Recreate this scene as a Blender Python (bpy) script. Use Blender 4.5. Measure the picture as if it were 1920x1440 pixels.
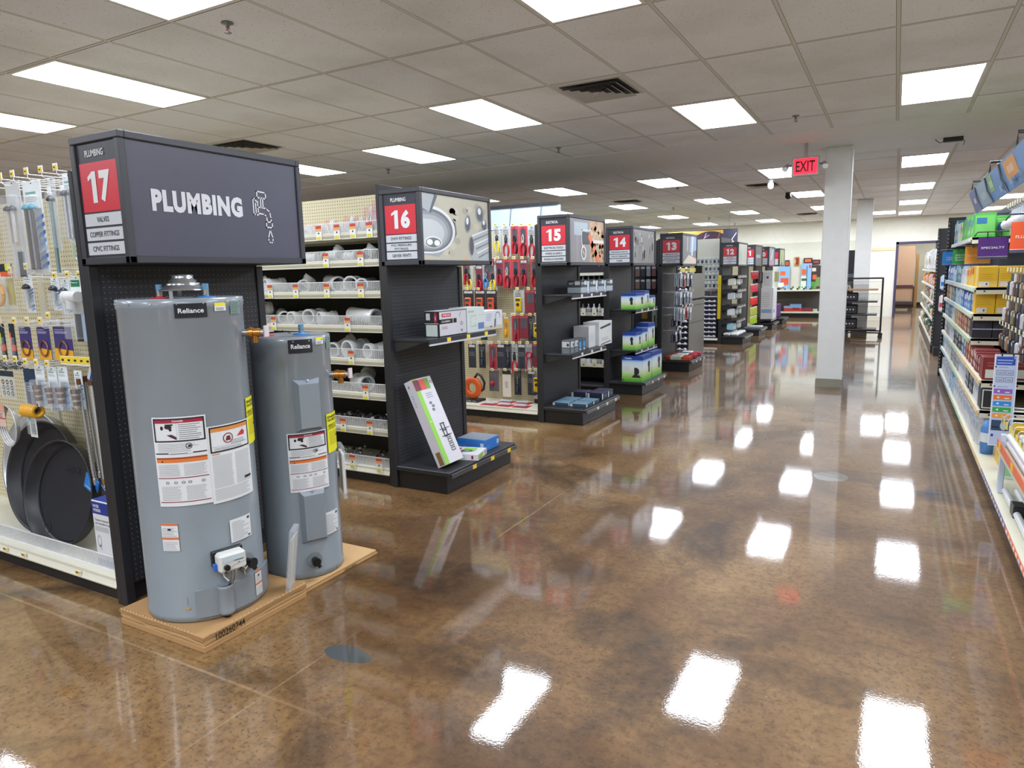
import bpy, math, random
from mathutils import Vector, Matrix
random.seed(7)
for _o in list(bpy.data.objects): bpy.data.objects.remove(_o)
PI = math.pi
SC = bpy.context.scene
COL = SC.collection
# ------------------------------------------------------------------ camera, world, exposure
EYE = Vector((0, 0, 1.52)); FPX = 1290.35
YAW, PITCH, ROLL = 0.506337, -0.155852, -0.0237974
cy_, sy_, cp_, sp_ = math.cos(YAW), math.sin(YAW), math.cos(PITCH), math.sin(PITCH)
FW = Vector((-sy_*cp_, cy_*cp_, sp_)); _r = Vector((cy_, sy_, 0)); _u = _r.cross(FW)
RT = math.cos(ROLL)*_r + math.sin(ROLL)*_u; UPV = -math.sin(ROLL)*_r + math.cos(ROLL)*_u
cam = bpy.data.cameras.new('camera'); camo = bpy.data.objects.new('camera', cam); COL.objects.link(camo)
cam.sensor_fit = 'HORIZONTAL'; cam.sensor_width = 36; cam.lens = FPX/1920*36
cam.clip_start = .05; cam.clip_end = 200
mm = Matrix((RT, UPV, -FW)).transposed().to_4x4(); mm.translation = EYE
camo.matrix_world = mm
SC.camera = camo
w = bpy.data.worlds.new('world'); SC.world = w; w.use_nodes = True
w.node_tree.nodes['Background'].inputs[0].default_value = (.8, .85, .9, 1)
w.node_tree.nodes['Background'].inputs[1].default_value = .3
SC.view_settings.view_transform = 'Standard'; SC.view_settings.look = 'None'
SC.view_settings.gamma = 1; SC.view_settings.use_curve_mapping = False
SC.view_settings.exposure = 0.92
LAMP = 13.0           # strength of the ceiling panels
CEIL = 3.008
# a point of the photograph laid on a real plane of the place
def ray(px, py): return FW + (px-960)/FPX*RT - (py-720)/FPX*UPV
def onz(px, py, z=0.0):
    d = ray(px, py); s = (z-EYE.z)/d.z; return EYE + d*s
def onx(px, py, x):
    d = ray(px, py); return EYE + d*(x/d.x)
def ony(px, py, y):
    d = ray(px, py); return EYE + d*(y/d.y)
# ------------------------------------------------------------------ materials
_m = {}
def lin(h):
    h = h.lstrip('#'); v = [int(h[i:i+2], 16)/255 for i in (0, 2, 4)]
    return tuple(c/12.92 if c <= .04045 else ((c+.055)/1.055)**2.4 for c in v)+(1,)
def C(h, rough=.55, metal=0.0, coat=0.0):
    k = (h, rough, metal, coat)
    if k in _m: return _m[k]
    m = bpy.data.materials.new('paint_'+h.lstrip('#')); m.use_nodes = True
    nt = m.node_tree; b = nt.nodes['Principled BSDF']
    c = lin(h)
    n = nt.nodes.new('ShaderNodeTexNoise'); n.inputs['Scale'].default_value = 9; n.inputs['Detail'].default_value = 3
    g = nt.nodes.new('ShaderNodeNewGeometry'); nt.links.new(g.outputs['Position'], n.inputs['Vector'])
    r = nt.nodes.new('ShaderNodeMix'); r.data_type = 'RGBA'
    r.inputs[6].default_value = tuple(x*.93 for x in c[:3])+(1,); r.inputs[7].default_value = tuple(min(1, x*1.05) for x in c[:3])+(1,)
    nt.links.new(n.outputs['Fac'], r.inputs[0]); nt.links.new(r.outputs[2], b.inputs['Base Color'])
    b.inputs['Roughness'].default_value = rough; b.inputs['Metallic'].default_value = metal
    b.inputs['Coat Weight'].default_value = coat; b.inputs['Coat Roughness'].default_value = .08
    _m[k] = m; return m
def glow(h, s):
    k = ('glow', h, s)
    if k in _m: return _m[k]
    m = bpy.data.materials.new('lit_'+h.lstrip('#')); m.use_nodes = True; nt = m.node_tree
    b = nt.nodes['Principled BSDF']; b.inputs['Base Color'].default_value = lin(h)
    b.inputs['Emission Color'].default_value = lin(h); b.inputs['Emission Strength'].default_value = s
    _m[k] = m; return m
def clearp(h='#e8eef2', a=.25, rough=.12):
    k = ('clear', h, a)
    if k in _m: return _m[k]
    m = bpy.data.materials.new('clear_plastic'); m.use_nodes = True; nt = m.node_tree
    b = nt.nodes['Principled BSDF']; b.inputs['Base Color'].default_value = lin(h)
    b.inputs['Roughness'].default_value = rough; b.inputs['Alpha'].default_value = a
    _m[k] = m; return m
def peg(base, hole, axis, rough=.5, pitch=.0254, rad=.19, lighten=None):
    """pegboard: rows of round holes; axis 'xz' or 'yz' in world metres"""
    k = ('peg', base, hole, axis)
    if k in _m: return _m[k]
    m = bpy.data.materials.new('pegboard'); m.use_nodes = True; nt = m.node_tree; b = nt.nodes['Principled BSDF']
    N = nt.nodes.new; L = nt.links.new
    g = N('ShaderNodeNewGeometry'); s = N('ShaderNodeSeparateXYZ'); L(g.outputs['Position'], s.inputs[0])
    def cell(o):
        a = N('ShaderNodeMath'); a.operation = 'DIVIDE'; a.inputs[1].default_value = pitch; L(o, a.inputs[0])
        f = N('ShaderNodeMath'); f.operation = 'FRACT'; L(a.outputs[0], f.inputs[0])
        d = N('ShaderNodeMath'); d.operation = 'SUBTRACT'; d.inputs[1].default_value = .5; L(f.outputs[0], d.inputs[0])
        q = N('ShaderNodeMath'); q.operation = 'MULTIPLY'; L(d.outputs[0], q.inputs[0]); L(d.outputs[0], q.inputs[1]); return q
    a = cell(s.outputs[0 if axis[0] == 'x' else 1]); c = cell(s.outputs[2])
    t = N('ShaderNodeMath'); t.operation = 'ADD'; L(a.outputs[0], t.inputs[0]); L(c.outputs[0], t.inputs[1])
    l = N('ShaderNodeMath'); l.operation = 'LESS_THAN'; l.inputs[1].default_value = rad*rad; L(t.outputs[0], l.inputs[0])
    mx = N('ShaderNodeMix'); mx.data_type = 'RGBA'; mx.inputs[6].default_value = lin(base); mx.inputs[7].default_value = lin(hole)
    L(l.outputs[0], mx.inputs[0]); L(mx.outputs[2], b.inputs['Base Color'])
    bm = N('ShaderNodeBump'); bm.invert = True; bm.inputs['Distance'].default_value = .003; L(l.outputs[0], bm.inputs['Height']); L(bm.outputs[0], b.inputs['Normal'])
    b.inputs['Roughness'].default_value = rough
    _m[k] = m; return m
# ------------------------------------------------------------------ mesh building
class MB:
    def __init__(s): s.v = []; s.f = []; s.m = []; s.s = []; s.mats = []
    def mi(s, m):
        if m not in s.mats: s.mats.append(m)
        return s.mats.index(m)
    def face(s, pts, m, smooth=False):
        n = len(s.v); s.v += [tuple(p) for p in pts]; s.f.append(tuple(range(n, n+len(pts)))); s.m.append(s.mi(m)); s.s.append(smooth)
    def grid(s, rows, m, smooth=True, closed=False):
        n = len(s.v); w_ = len(rows[0])
        for r in rows: s.v += [tuple(p) for p in r]
        k = s.mi(m)
        for i in range(len(rows)-1):
            for j in range(w_ if closed else w_-1):
                a = n+i*w_+j; b = n+i*w_+(j+1) % w_
                s.f.append((a, b, b+w_, a+w_)); s.m.append(k); s.s.append(smooth)
    def box(s, x0, x1, y0, y1, z0, z1, m, M=None, bev=0):
        x0, x1 = sorted((x0, x1)); y0, y1 = sorted((y0, y1)); z0, z1 = sorted((z0, z1))
        if bev:
            b = min(bev, (x1-x0)*.45, (y1-y0)*.45, (z1-z0)*.45)
            P = {}
            n = len(s.v); vs = []
            for sx in (0, 1):
                for sy in (0, 1):
                    for sz in (0, 1):
                        c = (x1 if sx else x0, y1 if sy else y0, z1 if sz else z0)
                        i = (-b if sx else b, -b if sy else b, -b if sz else b)
                        for ax in range(3):
                            p = [c[q]+(0 if q == ax else i[q]) for q in range(3)]
                            P[sx, sy, sz, ax] = n+len(vs); vs.append(p)
            F = []
            for ax in range(3):
                o = [q for q in range(3) if q != ax]
                for sd in (0, 1):
                    q = []
                    for a, b_ in ((0, 0), (1, 0), (1, 1), (0, 1)):
                        k = [0, 0, 0]; k[ax] = sd; k[o[0]] = a; k[o[1]] = b_; q.append(P[k[0], k[1], k[2], ax])
                    flip = (sd == 0) ^ (ax == 1)
                    F.append(q[::-1] if flip else q)
            for ax in range(3):
                o = [q for q in range(3) if q != ax]
                for a in (0, 1):
                    for b_ in (0, 1):
                        k0 = [0, 0, 0]; k0[o[0]] = a; k0[o[1]] = b_; k1 = list(k0); k1[ax] = 1
                        q = [P[(*k0, o[0])], P[(*k1, o[0])], P[(*k1, o[1])], P[(*k0, o[1])]]
                        F.append(q if (a ^ b_ ^ (ax == 1)) else q[::-1])
            for sx in (0, 1):
                for sy in (0, 1):
                    for sz in (0, 1):
                        q = [P[sx, sy, sz, 0], P[sx, sy, sz, 1], P[sx, sy, sz, 2]]
                        F.append(q if (sx+sy+sz) % 2 else q[::-1])
            if M is not None: vs = [M @ Vector(p) for p in vs]
            s.v += [tuple(p) for p in vs]; k = s.mi(m)
            for q in F: s.f.append(tuple(q)); s.m.append(k); s.s.append(False)
            return
        c = [(x, y, z) for z in (z0, z1) for y in (y0, y1) for x in (x0, x1)]
        if M is not None: c = [tuple(M @ Vector(p)) for p in c]
        n = len(s.v); s.v += c; k = s.mi(m)
        for q in ((0, 2, 3, 1), (4, 5, 7, 6), (0, 1, 5, 4), (2, 6, 7, 3), (0, 4, 6, 2), (1, 3, 7, 5)):
            s.f.append(tuple(n+i for i in q)); s.m.append(k); s.s.append(False)
    def cyl(s, p0, p1, r, m, r2=None, seg=12, caps=True):
        p0 = Vector(p0); p1 = Vector(p1); r2 = r if r2 is None else r2
        d = (p1-p0).normalized(); a = d.orthogonal().normalized(); b = d.cross(a)
        R = [[p+(a*math.cos(t)+b*math.sin(t))*q for t in [2*PI*i/seg for i in range(seg)]] for p, q in ((p0, r), (p1, r2))]
        s.grid(R, m, True, True)
        if caps: s.face(R[0][::-1], m); s.face(R[1], m)
    def sweep(s, pts, r, m, seg=8, caps=True, ri=None):
        pts = [Vector(p) for p in pts]; rs = r if isinstance(r, (list, tuple)) else [r]*len(pts)
        rows = []; a = None
        for i, p in enumerate(pts):
            d = (pts[min(i+1, len(pts)-1)]-pts[max(i-1, 0)]).normalized()
            a = d.orthogonal().normalized() if a is None else (a-d*a.dot(d)).normalized()
            b = d.cross(a)
            rows.append([p+(a*math.cos(2*PI*j/seg)+b*math.sin(2*PI*j/seg))*rs[i] for j in range(seg)])
        s.grid(rows, m, True, True)
        if ri:
            inner = [[p+(q-p).normalized()*ri if (q-p).length else q for q in row] for p, row in zip(pts, rows)]
            s.grid([r_[::-1] for r_ in inner], m, True, True)
            s.grid([inner[0], rows[0]], m, False, True); s.grid([rows[-1], inner[-1]], m, False, True)
        elif caps: s.face(rows[0][::-1], m); s.face(rows[-1], m)
    def lathe(s, prof, m, c=(0, 0, 0), seg=24, M=None):
        rows = []
        for r, z in prof:
            row = [Vector((c[0]+r*math.cos(2*PI*j/seg), c[1]+r*math.sin(2*PI*j/seg), c[2]+z)) for j in range(seg)]
            if M is not None: row = [M @ p for p in row]
            rows.append(row)
        s.grid(rows, m, True, True)
    def build(s, name, parent=None, loc=None, world=True, link=True):
        """world coordinates in; the object's origin goes to loc (or its parent's)"""
        me = bpy.data.meshes.new(name)
        off = Vector((0, 0, 0))
        if parent is not None and world: off = parent['_base'] if '_base' in parent else (0, 0, 0); off = Vector(off)
        if loc is not None: off = Vector(loc)
        if parent is None and loc is None and world and s.v:
            xs = [p[0] for p in s.v]; ys = [p[1] for p in s.v]; zs = [p[2] for p in s.v]
            off = Vector(((min(xs)+max(xs))/2, (min(ys)+max(ys))/2, min(zs)))
        me.from_pydata([(p[0]-off[0], p[1]-off[1], p[2]-off[2]) for p in s.v], [], s.f)
        for m in s.mats: me.materials.append(m)
        me.polygons.foreach_set('material_index', s.m); me.polygons.foreach_set('use_smooth', s.s)
        me.update()
        o = bpy.data.objects.new(name, me); COL.objects.link(o)
        if parent is not None:
            o.parent = parent
            if '_base' in parent: o.location = off-Vector(parent['_base']); o['_base'] = tuple(off)
        else:
            o.location = off; o['_base'] = tuple(off)
        return o
BASES = []
def tag(o, label, cat, group=None, kind=None):
    if label: o['label'] = label
    if cat: o['category'] = cat
    if group: o['group'] = group
    if kind: o['kind'] = kind
    return o
def thing(name, label, cat, loc=(0, 0, 0), group=None, rz=0):
    o = bpy.data.objects.new(name, None); COL.objects.link(o); o.location = loc; o.rotation_euler = (0, 0, rz)
    o['_base'] = tuple(loc); return tag(o, label, cat, group)
def proto(name, label, cat, group=None):      # built round the origin, moved or copied afterwards
    return thing(name, label, cat, (0, 0, 0), group)
KIDS = {}
def dup(o, loc, rot=(0, 0, 0), label=None, group=None, scale=None):
    def cp(a, par):
        c = a.copy(); COL.objects.link(c)
        if par is not None: c.parent = par
        for ch in a.children: cp(ch, c)
        return c
    c = cp(o, None); c.location = loc; c.rotation_euler = rot
    if scale: c.scale = scale
    if label: c['label'] = label
    if group: c['group'] = group
    return c
class Use:
    """first placing moves the thing itself, later ones copy it"""
    def __init__(s, o): s.o = o; s.used = False
    def __call__(s, loc, rot=(0, 0, 0), label=None, group=None, scale=None):
        if not s.used:
            s.used = True; o = s.o; o.location = loc; o.rotation_euler = rot
            if scale: o.scale = scale
            if label: o['label'] = label
            if group: o['group'] = group
            return o
        return dup(s.o, loc, rot, label, group, scale)
def drop(o):
    for ch in list(o.children): drop(ch)
    bpy.data.objects.remove(o)
def struct(name, mb, parent=None):
    o = mb.build(name, parent)
    if parent is None: o['kind'] = 'structure'
    return o
# ------------------------------------------------------------------ lettering and printed areas
_tx = {}
def glyphs(t, bold):
    k = (t, bold)
    if k in _tx: return _tx[k]
    cu = bpy.data.curves.new('t', 'FONT'); cu.body = t; cu.offset = bold; cu.resolution_u = 3; cu.space_character = 1+max(0, bold-.02)*3.2
    o = bpy.data.objects.new('t', cu); COL.objects.link(o)
    me = bpy.data.meshes.new_from_object(o)
    V = [(v.co.x, v.co.y) for v in me.vertices]; F = [tuple(p.vertices) for p in me.polygons]
    bpy.data.objects.remove(o); bpy.data.curves.remove(cu); bpy.data.meshes.remove(me)
    _tx[k] = (V, F); return _tx[k]
class Flat:
    """printed surface: a to the right, b up, in metres, from the origin O"""
    def __init__(s, O, U, V=(0, 0, 1)):
        s.O = Vector(O); s.U = Vector(U).normalized(); s.V = Vector(V).normalized(); s.N = s.U.cross(s.V)
    def p(s, a, b, l=.001): return s.O+s.U*a+s.V*b+s.N*l
    seg = 1e9
class Round:
    """printed surface wrapped round an upright cylinder; angle th0 faces a=0"""
    def __init__(s, c, r, th0, z0): s.c = Vector(c); s.r = r; s.t = th0; s.z = z0
    def p(s, a, b, l=.001):
        t = s.t+a/s.r; return Vector((s.c.x+(s.r+l)*math.cos(t), s.c.y+(s.r+l)*math.sin(t), s.z+b))
    seg = .02
def rect(mb, S, a0, a1, b0, b1, m, l=.001, th=0):
    if isinstance(S, Flat) and th:
        q = [S.p(a0, b0, l), S.p(a1, b0, l), S.p(a1, b1, l), S.p(a0, b1, l)]; k = [S.p(a0, b0, 0), S.p(a1, b0, 0), S.p(a1, b1, 0), S.p(a0, b1, 0)]
        mb.face(q, m)
        for i in range(4): mb.face([k[i], k[(i+1) % 4], q[(i+1) % 4], q[i]], m)
        return
    n = max(1, int(abs(a1-a0)/S.seg+.99))
    rows = [[S.p(a0+(a1-a0)*i/n, b, l) for i in range(n+1)] for b in (b0, b1)]
    mb.grid(rows, m, False)
def outline(mb, S, a0, a1, b0, b1, t, m, l=.0015):
    rect(mb, S, a0, a1, b0, b0+t, m, l); rect(mb, S, a0, a1, b1-t, b1, m, l); rect(mb, S, a0, a0+t, b0+t, b1-t, m, l); rect(mb, S, a1-t, a1, b0+t, b1-t, m, l)
def oval(mb, S, a, b, ra, rb, m, l=.0015, n=20, t0=0, t1=2*PI, hole=0, rot=0):
    cr, sr = math.cos(rot), math.sin(rot)
    def P(t, k): x, y = ra*k*math.cos(t), rb*k*math.sin(t); return S.p(a+x*cr-y*sr, b+x*sr+y*cr, l)
    T = [t0+(t1-t0)*i/n for i in range(n+1)]
    if hole: mb.grid([[P(t, hole) for t in T], [P(t, 1) for t in T]], m, False)
    else: mb.face([P(t, 1) for t in T[:-1]] if t1-t0 > 6.2 else [P(t, 1) for t in T], m)
def poly(mb, S, pts, m, l=.0015): mb.face([S.p(a, b, l) for a, b in pts], m)
def stroke(mb, S, pts, t, m, l=.002):
    for (a0, b0), (a1, b1) in zip(pts, pts[1:]):
        d = math.hypot(a1-a0, b1-b0) or 1; ux, uy = (a1-a0)/d*t/2, (b1-b0)/d*t/2
        poly(mb, S, [(a0-ux+uy, b0-uy-ux), (a1+ux+uy, b1+uy-ux), (a1+ux-uy, b1+uy+ux), (a0-ux-uy, b0-uy+ux)], m, l)
def text(mb, S, t, a, b, w, h, m, l=.002, bold=.02, al='c'):
    """lettering fitted into w x h, centred on (a, b)"""
    V, F = glyphs(t, bold)
    if not V: return
    x0 = min(v[0] for v in V); x1 = max(v[0] for v in V); y0 = min(v[1] for v in V); y1 = max(v[1] for v in V)
    sx = w/(x1-x0); sy = h/(y1-y0)
    n = len(mb.v); mb.v += [tuple(S.p(a+(x-(x0+x1)/2)*sx, b+(y-(y0+y1)/2)*sy, l)) for x, y in V]; k = mb.mi(m)
    for f in F: mb.f.append(tuple(n+i for i in f)); mb.m.append(k); mb.s.append(False)
def number(mb, S, t, a, b, w, h, m, l=.003):
    """condensed heavy figures; the one is drawn with its flag"""
    n = len(t); cw = w/n; x = a-w/2
    for ch in t:
        if ch == '1': q = cw*.98; poly(mb, S, [(x+q*.42, b-h/2), (x+q*.80, b-h/2), (x+q*.80, b+h/2), (x+q*.50, b+h/2), (x+q*.12, b+h*.34), (x+q*.12, b+h*.20), (x+q*.42, b+h*.30)], m, l)
        else: text(mb, S, ch, x+cw*.5, b, cw*.90, h, m, l, bold=.055)
        x += cw
def lines(mb, S, a0, a1, b0, b1, n, m, l=.0015, fill=.45, ragged=.25):
    """rows of print too small to read"""
    R = random.Random(int(a0*991+b0*737+n)); h = (b1-b0)/n
    for i in range(n):
        e = a1-(a1-a0)*ragged*R.random(); rect(mb, S, a0, e, b0+h*i, b0+h*(i+fill), m, l)
ORD = ['first', 'second', 'third', 'fourth', 'fifth', 'sixth', 'seventh', 'eighth', 'ninth', 'tenth', 'eleventh', 'twelfth', 'thirteenth', 'fourteenth', 'fifteenth', 'sixteenth', 'seventeenth', 'eighteenth', 'nineteenth', 'twentieth']
for _t, _b in (('twenty', 'twentieth'), ('thirty', 'thirtieth'), ('forty', 'fortieth'), ('fifty', 'fiftieth'), ('sixty', 'sixtieth')): ORD += ([_b] if _t != 'twenty' else []) + [_t+'-'+o for o in ORD[:9]]
BLK = C('#26272b', .45); BLK2 = C('#1b1c1f', .4); CREAM = C('#d8d5c4', .5); CHROME = C('#c9ccd0', .25, .9); WHT = C('#e4e6e6', .5); DARKW = C('#3a3b40', .4, .6)
INK = C('#202024'); YEL = C('#f0cf3a'); LYEL = C('#ece6a8'); RED = C('#d02c3c')
# ================================================================== the room
T2 = .6096; TY = 1.2255; GX, GY = -.066, 6.45
XL, XR, YN, YF = -13.0, 6.0, -5.0, 24.3
STRIP0, STRIP1 = 8.45, 10.35
def ceiling_mat(gx, gy, tx, ty):
    m = bpy.data.materials.new('ceiling_tiles'); m.use_nodes = True; nt = m.node_tree; b = nt.nodes['Principled BSDF']
    N = nt.nodes.new; L = nt.links.new
    g = N('ShaderNodeNewGeometry'); s = N('ShaderNodeSeparateXYZ'); L(g.outputs['Position'], s.inputs[0])
    def mth(op, a, c=None):
        n = N('ShaderNodeMath'); n.operation = op
        for i, q in enumerate((a, c)):
            if q is None: continue
            if isinstance(q, (int, float)): n.inputs[i].default_value = q
            else: L(q, n.inputs[i])
        return n.outputs[0]
    def dist(o, g0, t):      # distance in metres to the nearest grid line
        f = mth('FRACT', mth('DIVIDE', mth('SUBTRACT', o, g0-t*100), t))
        return mth('MULTIPLY', mth('MINIMUM', f, mth('SUBTRACT', 1.0, f)), t)
    def cellid(o, g0, t): return mth('FLOOR', mth('DIVIDE', mth('SUBTRACT', o, g0-t*100), t))
    dx = dist(s.outputs[0], gx, tx); dy = dist(s.outputs[1], gy, ty)
    d = mth('MINIMUM', dx, dy)
    bar = mth('LESS_THAN', d, .011); gap = mth('LESS_THAN', dy, .0165); gapx = mth('LESS_THAN', dx, .0135); gap = mth('MAXIMUM', gap, gapx)  # dark shadow line along the grid bars, painted into the tile colour
    wn = N('ShaderNodeTexWhiteNoise'); cx = N('ShaderNodeCombineXYZ'); L(cellid(s.outputs[0], gx, tx), cx.inputs[0]); L(cellid(s.outputs[1], gy, ty), cx.inputs[1]); L(cx.outputs[0], wn.inputs[0])
    no = N('ShaderNodeTexNoise'); no.inputs['Scale'].default_value = 90; no.inputs['Detail'].default_value = 4; L(g.outputs['Position'], no.inputs['Vector'])
    sp = N('ShaderNodeValToRGB'); sp.color_ramp.elements[0].position = .30; sp.color_ramp.elements[1].position = .36
    sp.color_ramp.elements[0].color = (.45, .45, .45, 1); sp.color_ramp.elements[1].color = (1, 1, 1, 1); L(no.outputs['Fac'], sp.inputs[0])
    n2 = N('ShaderNodeTexNoise'); n2.inputs['Scale'].default_value = 1.3; n2.inputs['Detail'].default_value = 5; L(g.outputs['Position'], n2.inputs['Vector'])
    st = N('ShaderNodeValToRGB'); st.color_ramp.elements[0].position = .3; st.color_ramp.elements[1].position = .55
    st.color_ramp.elements[0].color = (.88, .87, .84, 1); st.color_ramp.elements[1].color = (1, 1, 1, 1); L(n2.outputs['Fac'], st.inputs[0])
    base = N('ShaderNodeMix'); base.data_type = 'RGBA'; base.inputs[6].default_value = lin('#e6e8ee'); base.inputs[7].default_value = lin('#f0f2f6'); L(wn.outputs[0], base.inputs[0])
    def mul(a, c):
        x = N('ShaderNodeMix'); x.data_type = 'RGBA'; x.blend_type = 'MULTIPLY'; x.inputs[0].default_value = 1; L(a, x.inputs[6]); L(c, x.inputs[7]); return x.outputs[2]
    col = mul(mul(base.outputs[2], sp.outputs[0]), st.outputs[0])
    x1 = N('ShaderNodeMix'); x1.data_type = 'RGBA'; L(gap, x1.inputs[0]); L(col, x1.inputs[6]); x1.inputs[7].default_value = lin('#4c4a48')
    x2 = N('ShaderNodeMix'); x2.data_type = 'RGBA'; L(bar, x2.inputs[0]); L(x1.outputs[2], x2.inputs[6]); x2.inputs[7].default_value = lin('#d6d4ce')
    L(x2.outputs[2], b.inputs['Base Color']); b.inputs['Roughness'].default_value = .85
    bp = N('ShaderNodeBump'); bp.inputs['Distance'].default_value = .004; bp.inputs['Strength'].default_value = .6; L(sp.outputs[0], bp.inputs['Height']); L(bp.outputs[0], b.inputs['Normal'])
    return m
CT1 = ceiling_mat(GX, GY, T2, TY); TX3 = .63; CT2 = ceiling_mat(-.045, 11.15, TX3, 1.2192)
PLASTER = C('#d9d5cb', .8); WALLW = C('#dedccf', .8)
mb = MB()
mb.face([(XL, YN, CEIL), (XL, STRIP0, CEIL), (XR, STRIP0, CEIL), (XR, YN, CEIL)], CT1)
mb.face([(XL, STRIP1, CEIL), (XL, YF, CEIL), (XR, YF, CEIL), (XR, STRIP1, CEIL)], CT2)
struct('ceiling', mb)
mb = MB(); mb.box(XL, XR, STRIP0, STRIP1, CEIL-.006, CEIL+.05, C('#e9e9ea', .8)); struct('trim_1', mb)
# ---- floor
def floor_mat():
    m = bpy.data.materials.new('stained_concrete'); m.use_nodes = True; nt = m.node_tree; b = nt.nodes['Principled BSDF']
    N = nt.nodes.new; L = nt.links.new
    g = N('ShaderNodeNewGeometry'); P = g.outputs['Position']; s = N('ShaderNodeSeparateXYZ'); L(P, s.inputs[0])
    def noise(sc, det=4, rough=.6, dist=0, vec=None):
        n = N('ShaderNodeTexNoise'); n.inputs['Scale'].default_value = sc; n.inputs['Detail'].default_value = det; n.inputs['Roughness'].default_value = rough
        n.inputs['Distortion'].default_value = dist; L(vec or P, n.inputs['Vector']); return n.outputs['Fac']
    def ramp(v, *st):
        r = N('ShaderNodeValToRGB'); e = r.color_ramp.elements
        while len(e) < len(st): e.new(.5)
        for q, (p, c) in zip(e, st): q.position = p; q.color = c if isinstance(c, tuple) else lin(c)
        L(v, r.inputs[0]); return r.outputs[0]
    def mix(f, a, c, bl='MIX'):
        x = N('ShaderNodeMix'); x.data_type = 'RGBA'; x.blend_type = bl
        for i, q in ((0, f), (6, a), (7, c)):
            if isinstance(q, (int, float)): x.inputs[i].default_value = q
            elif isinstance(q, str): x.inputs[i].default_value = lin(q)
            elif isinstance(q, tuple): x.inputs[i].default_value = q
            else: L(q, x.inputs[i])
        return x.outputs[2]
    def mth(op, a, c=None):
        n = N('ShaderNodeMath'); n.operation = op
        for i, q in enumerate((a, c)):
            if q is None: continue
            if isinstance(q, (int, float)): n.inputs[i].default_value = q
            else: L(q, n.inputs[i])
        return n.outputs[0]
    W = (1, 1, 1, 1); K = (0, 0, 0, 1)
    base = ramp(noise(.55, 7, .62, .6), (.28, FLC[0]), (.42, FLC[1]), (.55, FLC[2]), (.72, FLC[3]))
    hue = ramp(noise(1.7, 5, .6, .4), (.35, (.80, .73, .60, 1)), (.6, (1, 1, 1, 1)))
    base = mix(1.0, base, hue, 'MULTIPLY')
    dark = ramp(noise(.8, 6, .65, 1.2), (.53, K), (.68, W))
    base = mix(mth('MULTIPLY', dark, .8), base, FLC[4])
    mott = ramp(noise(26, 5, .7), (.34, (.66, .60, .52, 1)), (.5, (1, 1, 1, 1)), (.68, (1.2, 1.16, 1.1, 1)))
    base = mix(1.0, base, mott, 'MULTIPLY')
    spots = ramp(noise(62, 2, .5), (.35, W), (.42, K)); amt = ramp(noise(1.1, 3), (.36, K), (.55, W))
    base = mix(mth('MULTIPLY', mth('MULTIPLY', spots, amt), .6), base, '#3b2a1b')
    flecks = ramp(noise(70, 2, .5), (.70, K), (.74, W)); base = mix(mth('MULTIPLY', flecks, .35), base, '#b89b78')
    # saw-cut joints, filled pale
    wob = mth('MULTIPLY', mth('SUBTRACT', noise(1.5, 3), .5), .02)
    def joint(o, v, wd):
        q = mth('ABSOLUTE', mth('ADD', mth('SUBTRACT', o, v), wob)); return mth('LESS_THAN', q, wd)
    j = joint(s.outputs[1], 5.32, .005)
    for v in (1.60, 9.35, 12.4, 15.4, 18.5, 21.5): j = mth('MAXIMUM', j, joint(s.outputs[1], v, .006))
    for v in (-1.97, -6.4): j = mth('MAXIMUM', j, joint(s.outputs[0], v, .004))
    base = mix(mth('MULTIPLY', mth('MULTIPLY', j, ramp(noise(.9, 3), (.44, K), (.58, W))), .42), base, '#b39670')
    # repair patches: grey, smooth
    pm = None
    for (px_, py_, rx, ry, pc, hc) in ((-1.885, 1.955, .115, .055, '#3f4444', None), (-.338, 5.433, .12, .13, '#8b8a83', None), (-.15, 5.5, .42, .17, '#3c3228', .6), (-1.35, 2.2, .3, .22, '#2c211a', .55), (-.95, 2.62, .26, .2, '#2e2419', .5), (-1.75, 3.15, .55, .3, '#3a2716', .5), (-1.45, 4.6, 1.1, .25, '#3a2716', .5), (-2.05, 2.75, .32, .25, '#33200f', .6), (-1.55, 2.05, .45, .12, '#33200f', .5), (-.2, 2.6, .35, .12, '#33200f', .5), (-1.0, 1.75, .45, .2, '#33200f', .45), (-1.2, 3.9, .7, .5, '#3a2612', .35), (.1, 3.6, .35, .6, '#3a2612', .4), (-.4, 3.0, .5, .25, '#3a2612', .35), (.0, 12.6, .45, 3.2, '#7f8684', .8), (-.6, 10.1, 1.0, .5, '#7f8684', .7), (-1.87, 2.72, .3, .25, '#2f1d0d', .7), (-2.1, 4.75, .6, .18, '#2f1d0d', .6), (-.80, 2.3, .16, .42, '#2b2018', .6)):
        vx = mth('DIVIDE', mth('SUBTRACT', s.outputs[0], px_), rx); vy = mth('DIVIDE', mth('SUBTRACT', s.outputs[1], py_), ry)
        rr = mth('ADD', mth('MULTIPLY', vx, vx), mth('MULTIPLY', vy, vy)); rr = mth('ADD', rr, mth('MULTIPLY', mth('SUBTRACT', noise(9 if hc is None else 3.5, 4), .5), 1.0 if hc is None else 3))
        msk = ramp(rr, (.5, W), (1.0 if hc is None else .999, K))
        if hc: base = mix(mth('MULTIPLY', mth('MULTIPLY', msk, ramp(noise(14, 4), (.4, (.5, .5, .5, 1)), (.6, W))), hc), base, pc)
        else: hard = ramp(rr, (.92, W), (1, K)); base = mix(hard, base, pc)
    L(base, b.inputs['Base Color']); b.inputs['Roughness'].default_value = .5; b.inputs['Specular IOR Level'].default_value = .3
    b.inputs['Coat Weight'].default_value = 1; b.inputs['Coat IOR'].default_value = 1.62; b.inputs['Coat Roughness'].default_value = .045
    bp = N('ShaderNodeBump'); bp.inputs['Distance'].default_value = .0005; bp.inputs['Strength'].default_value = .3
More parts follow.
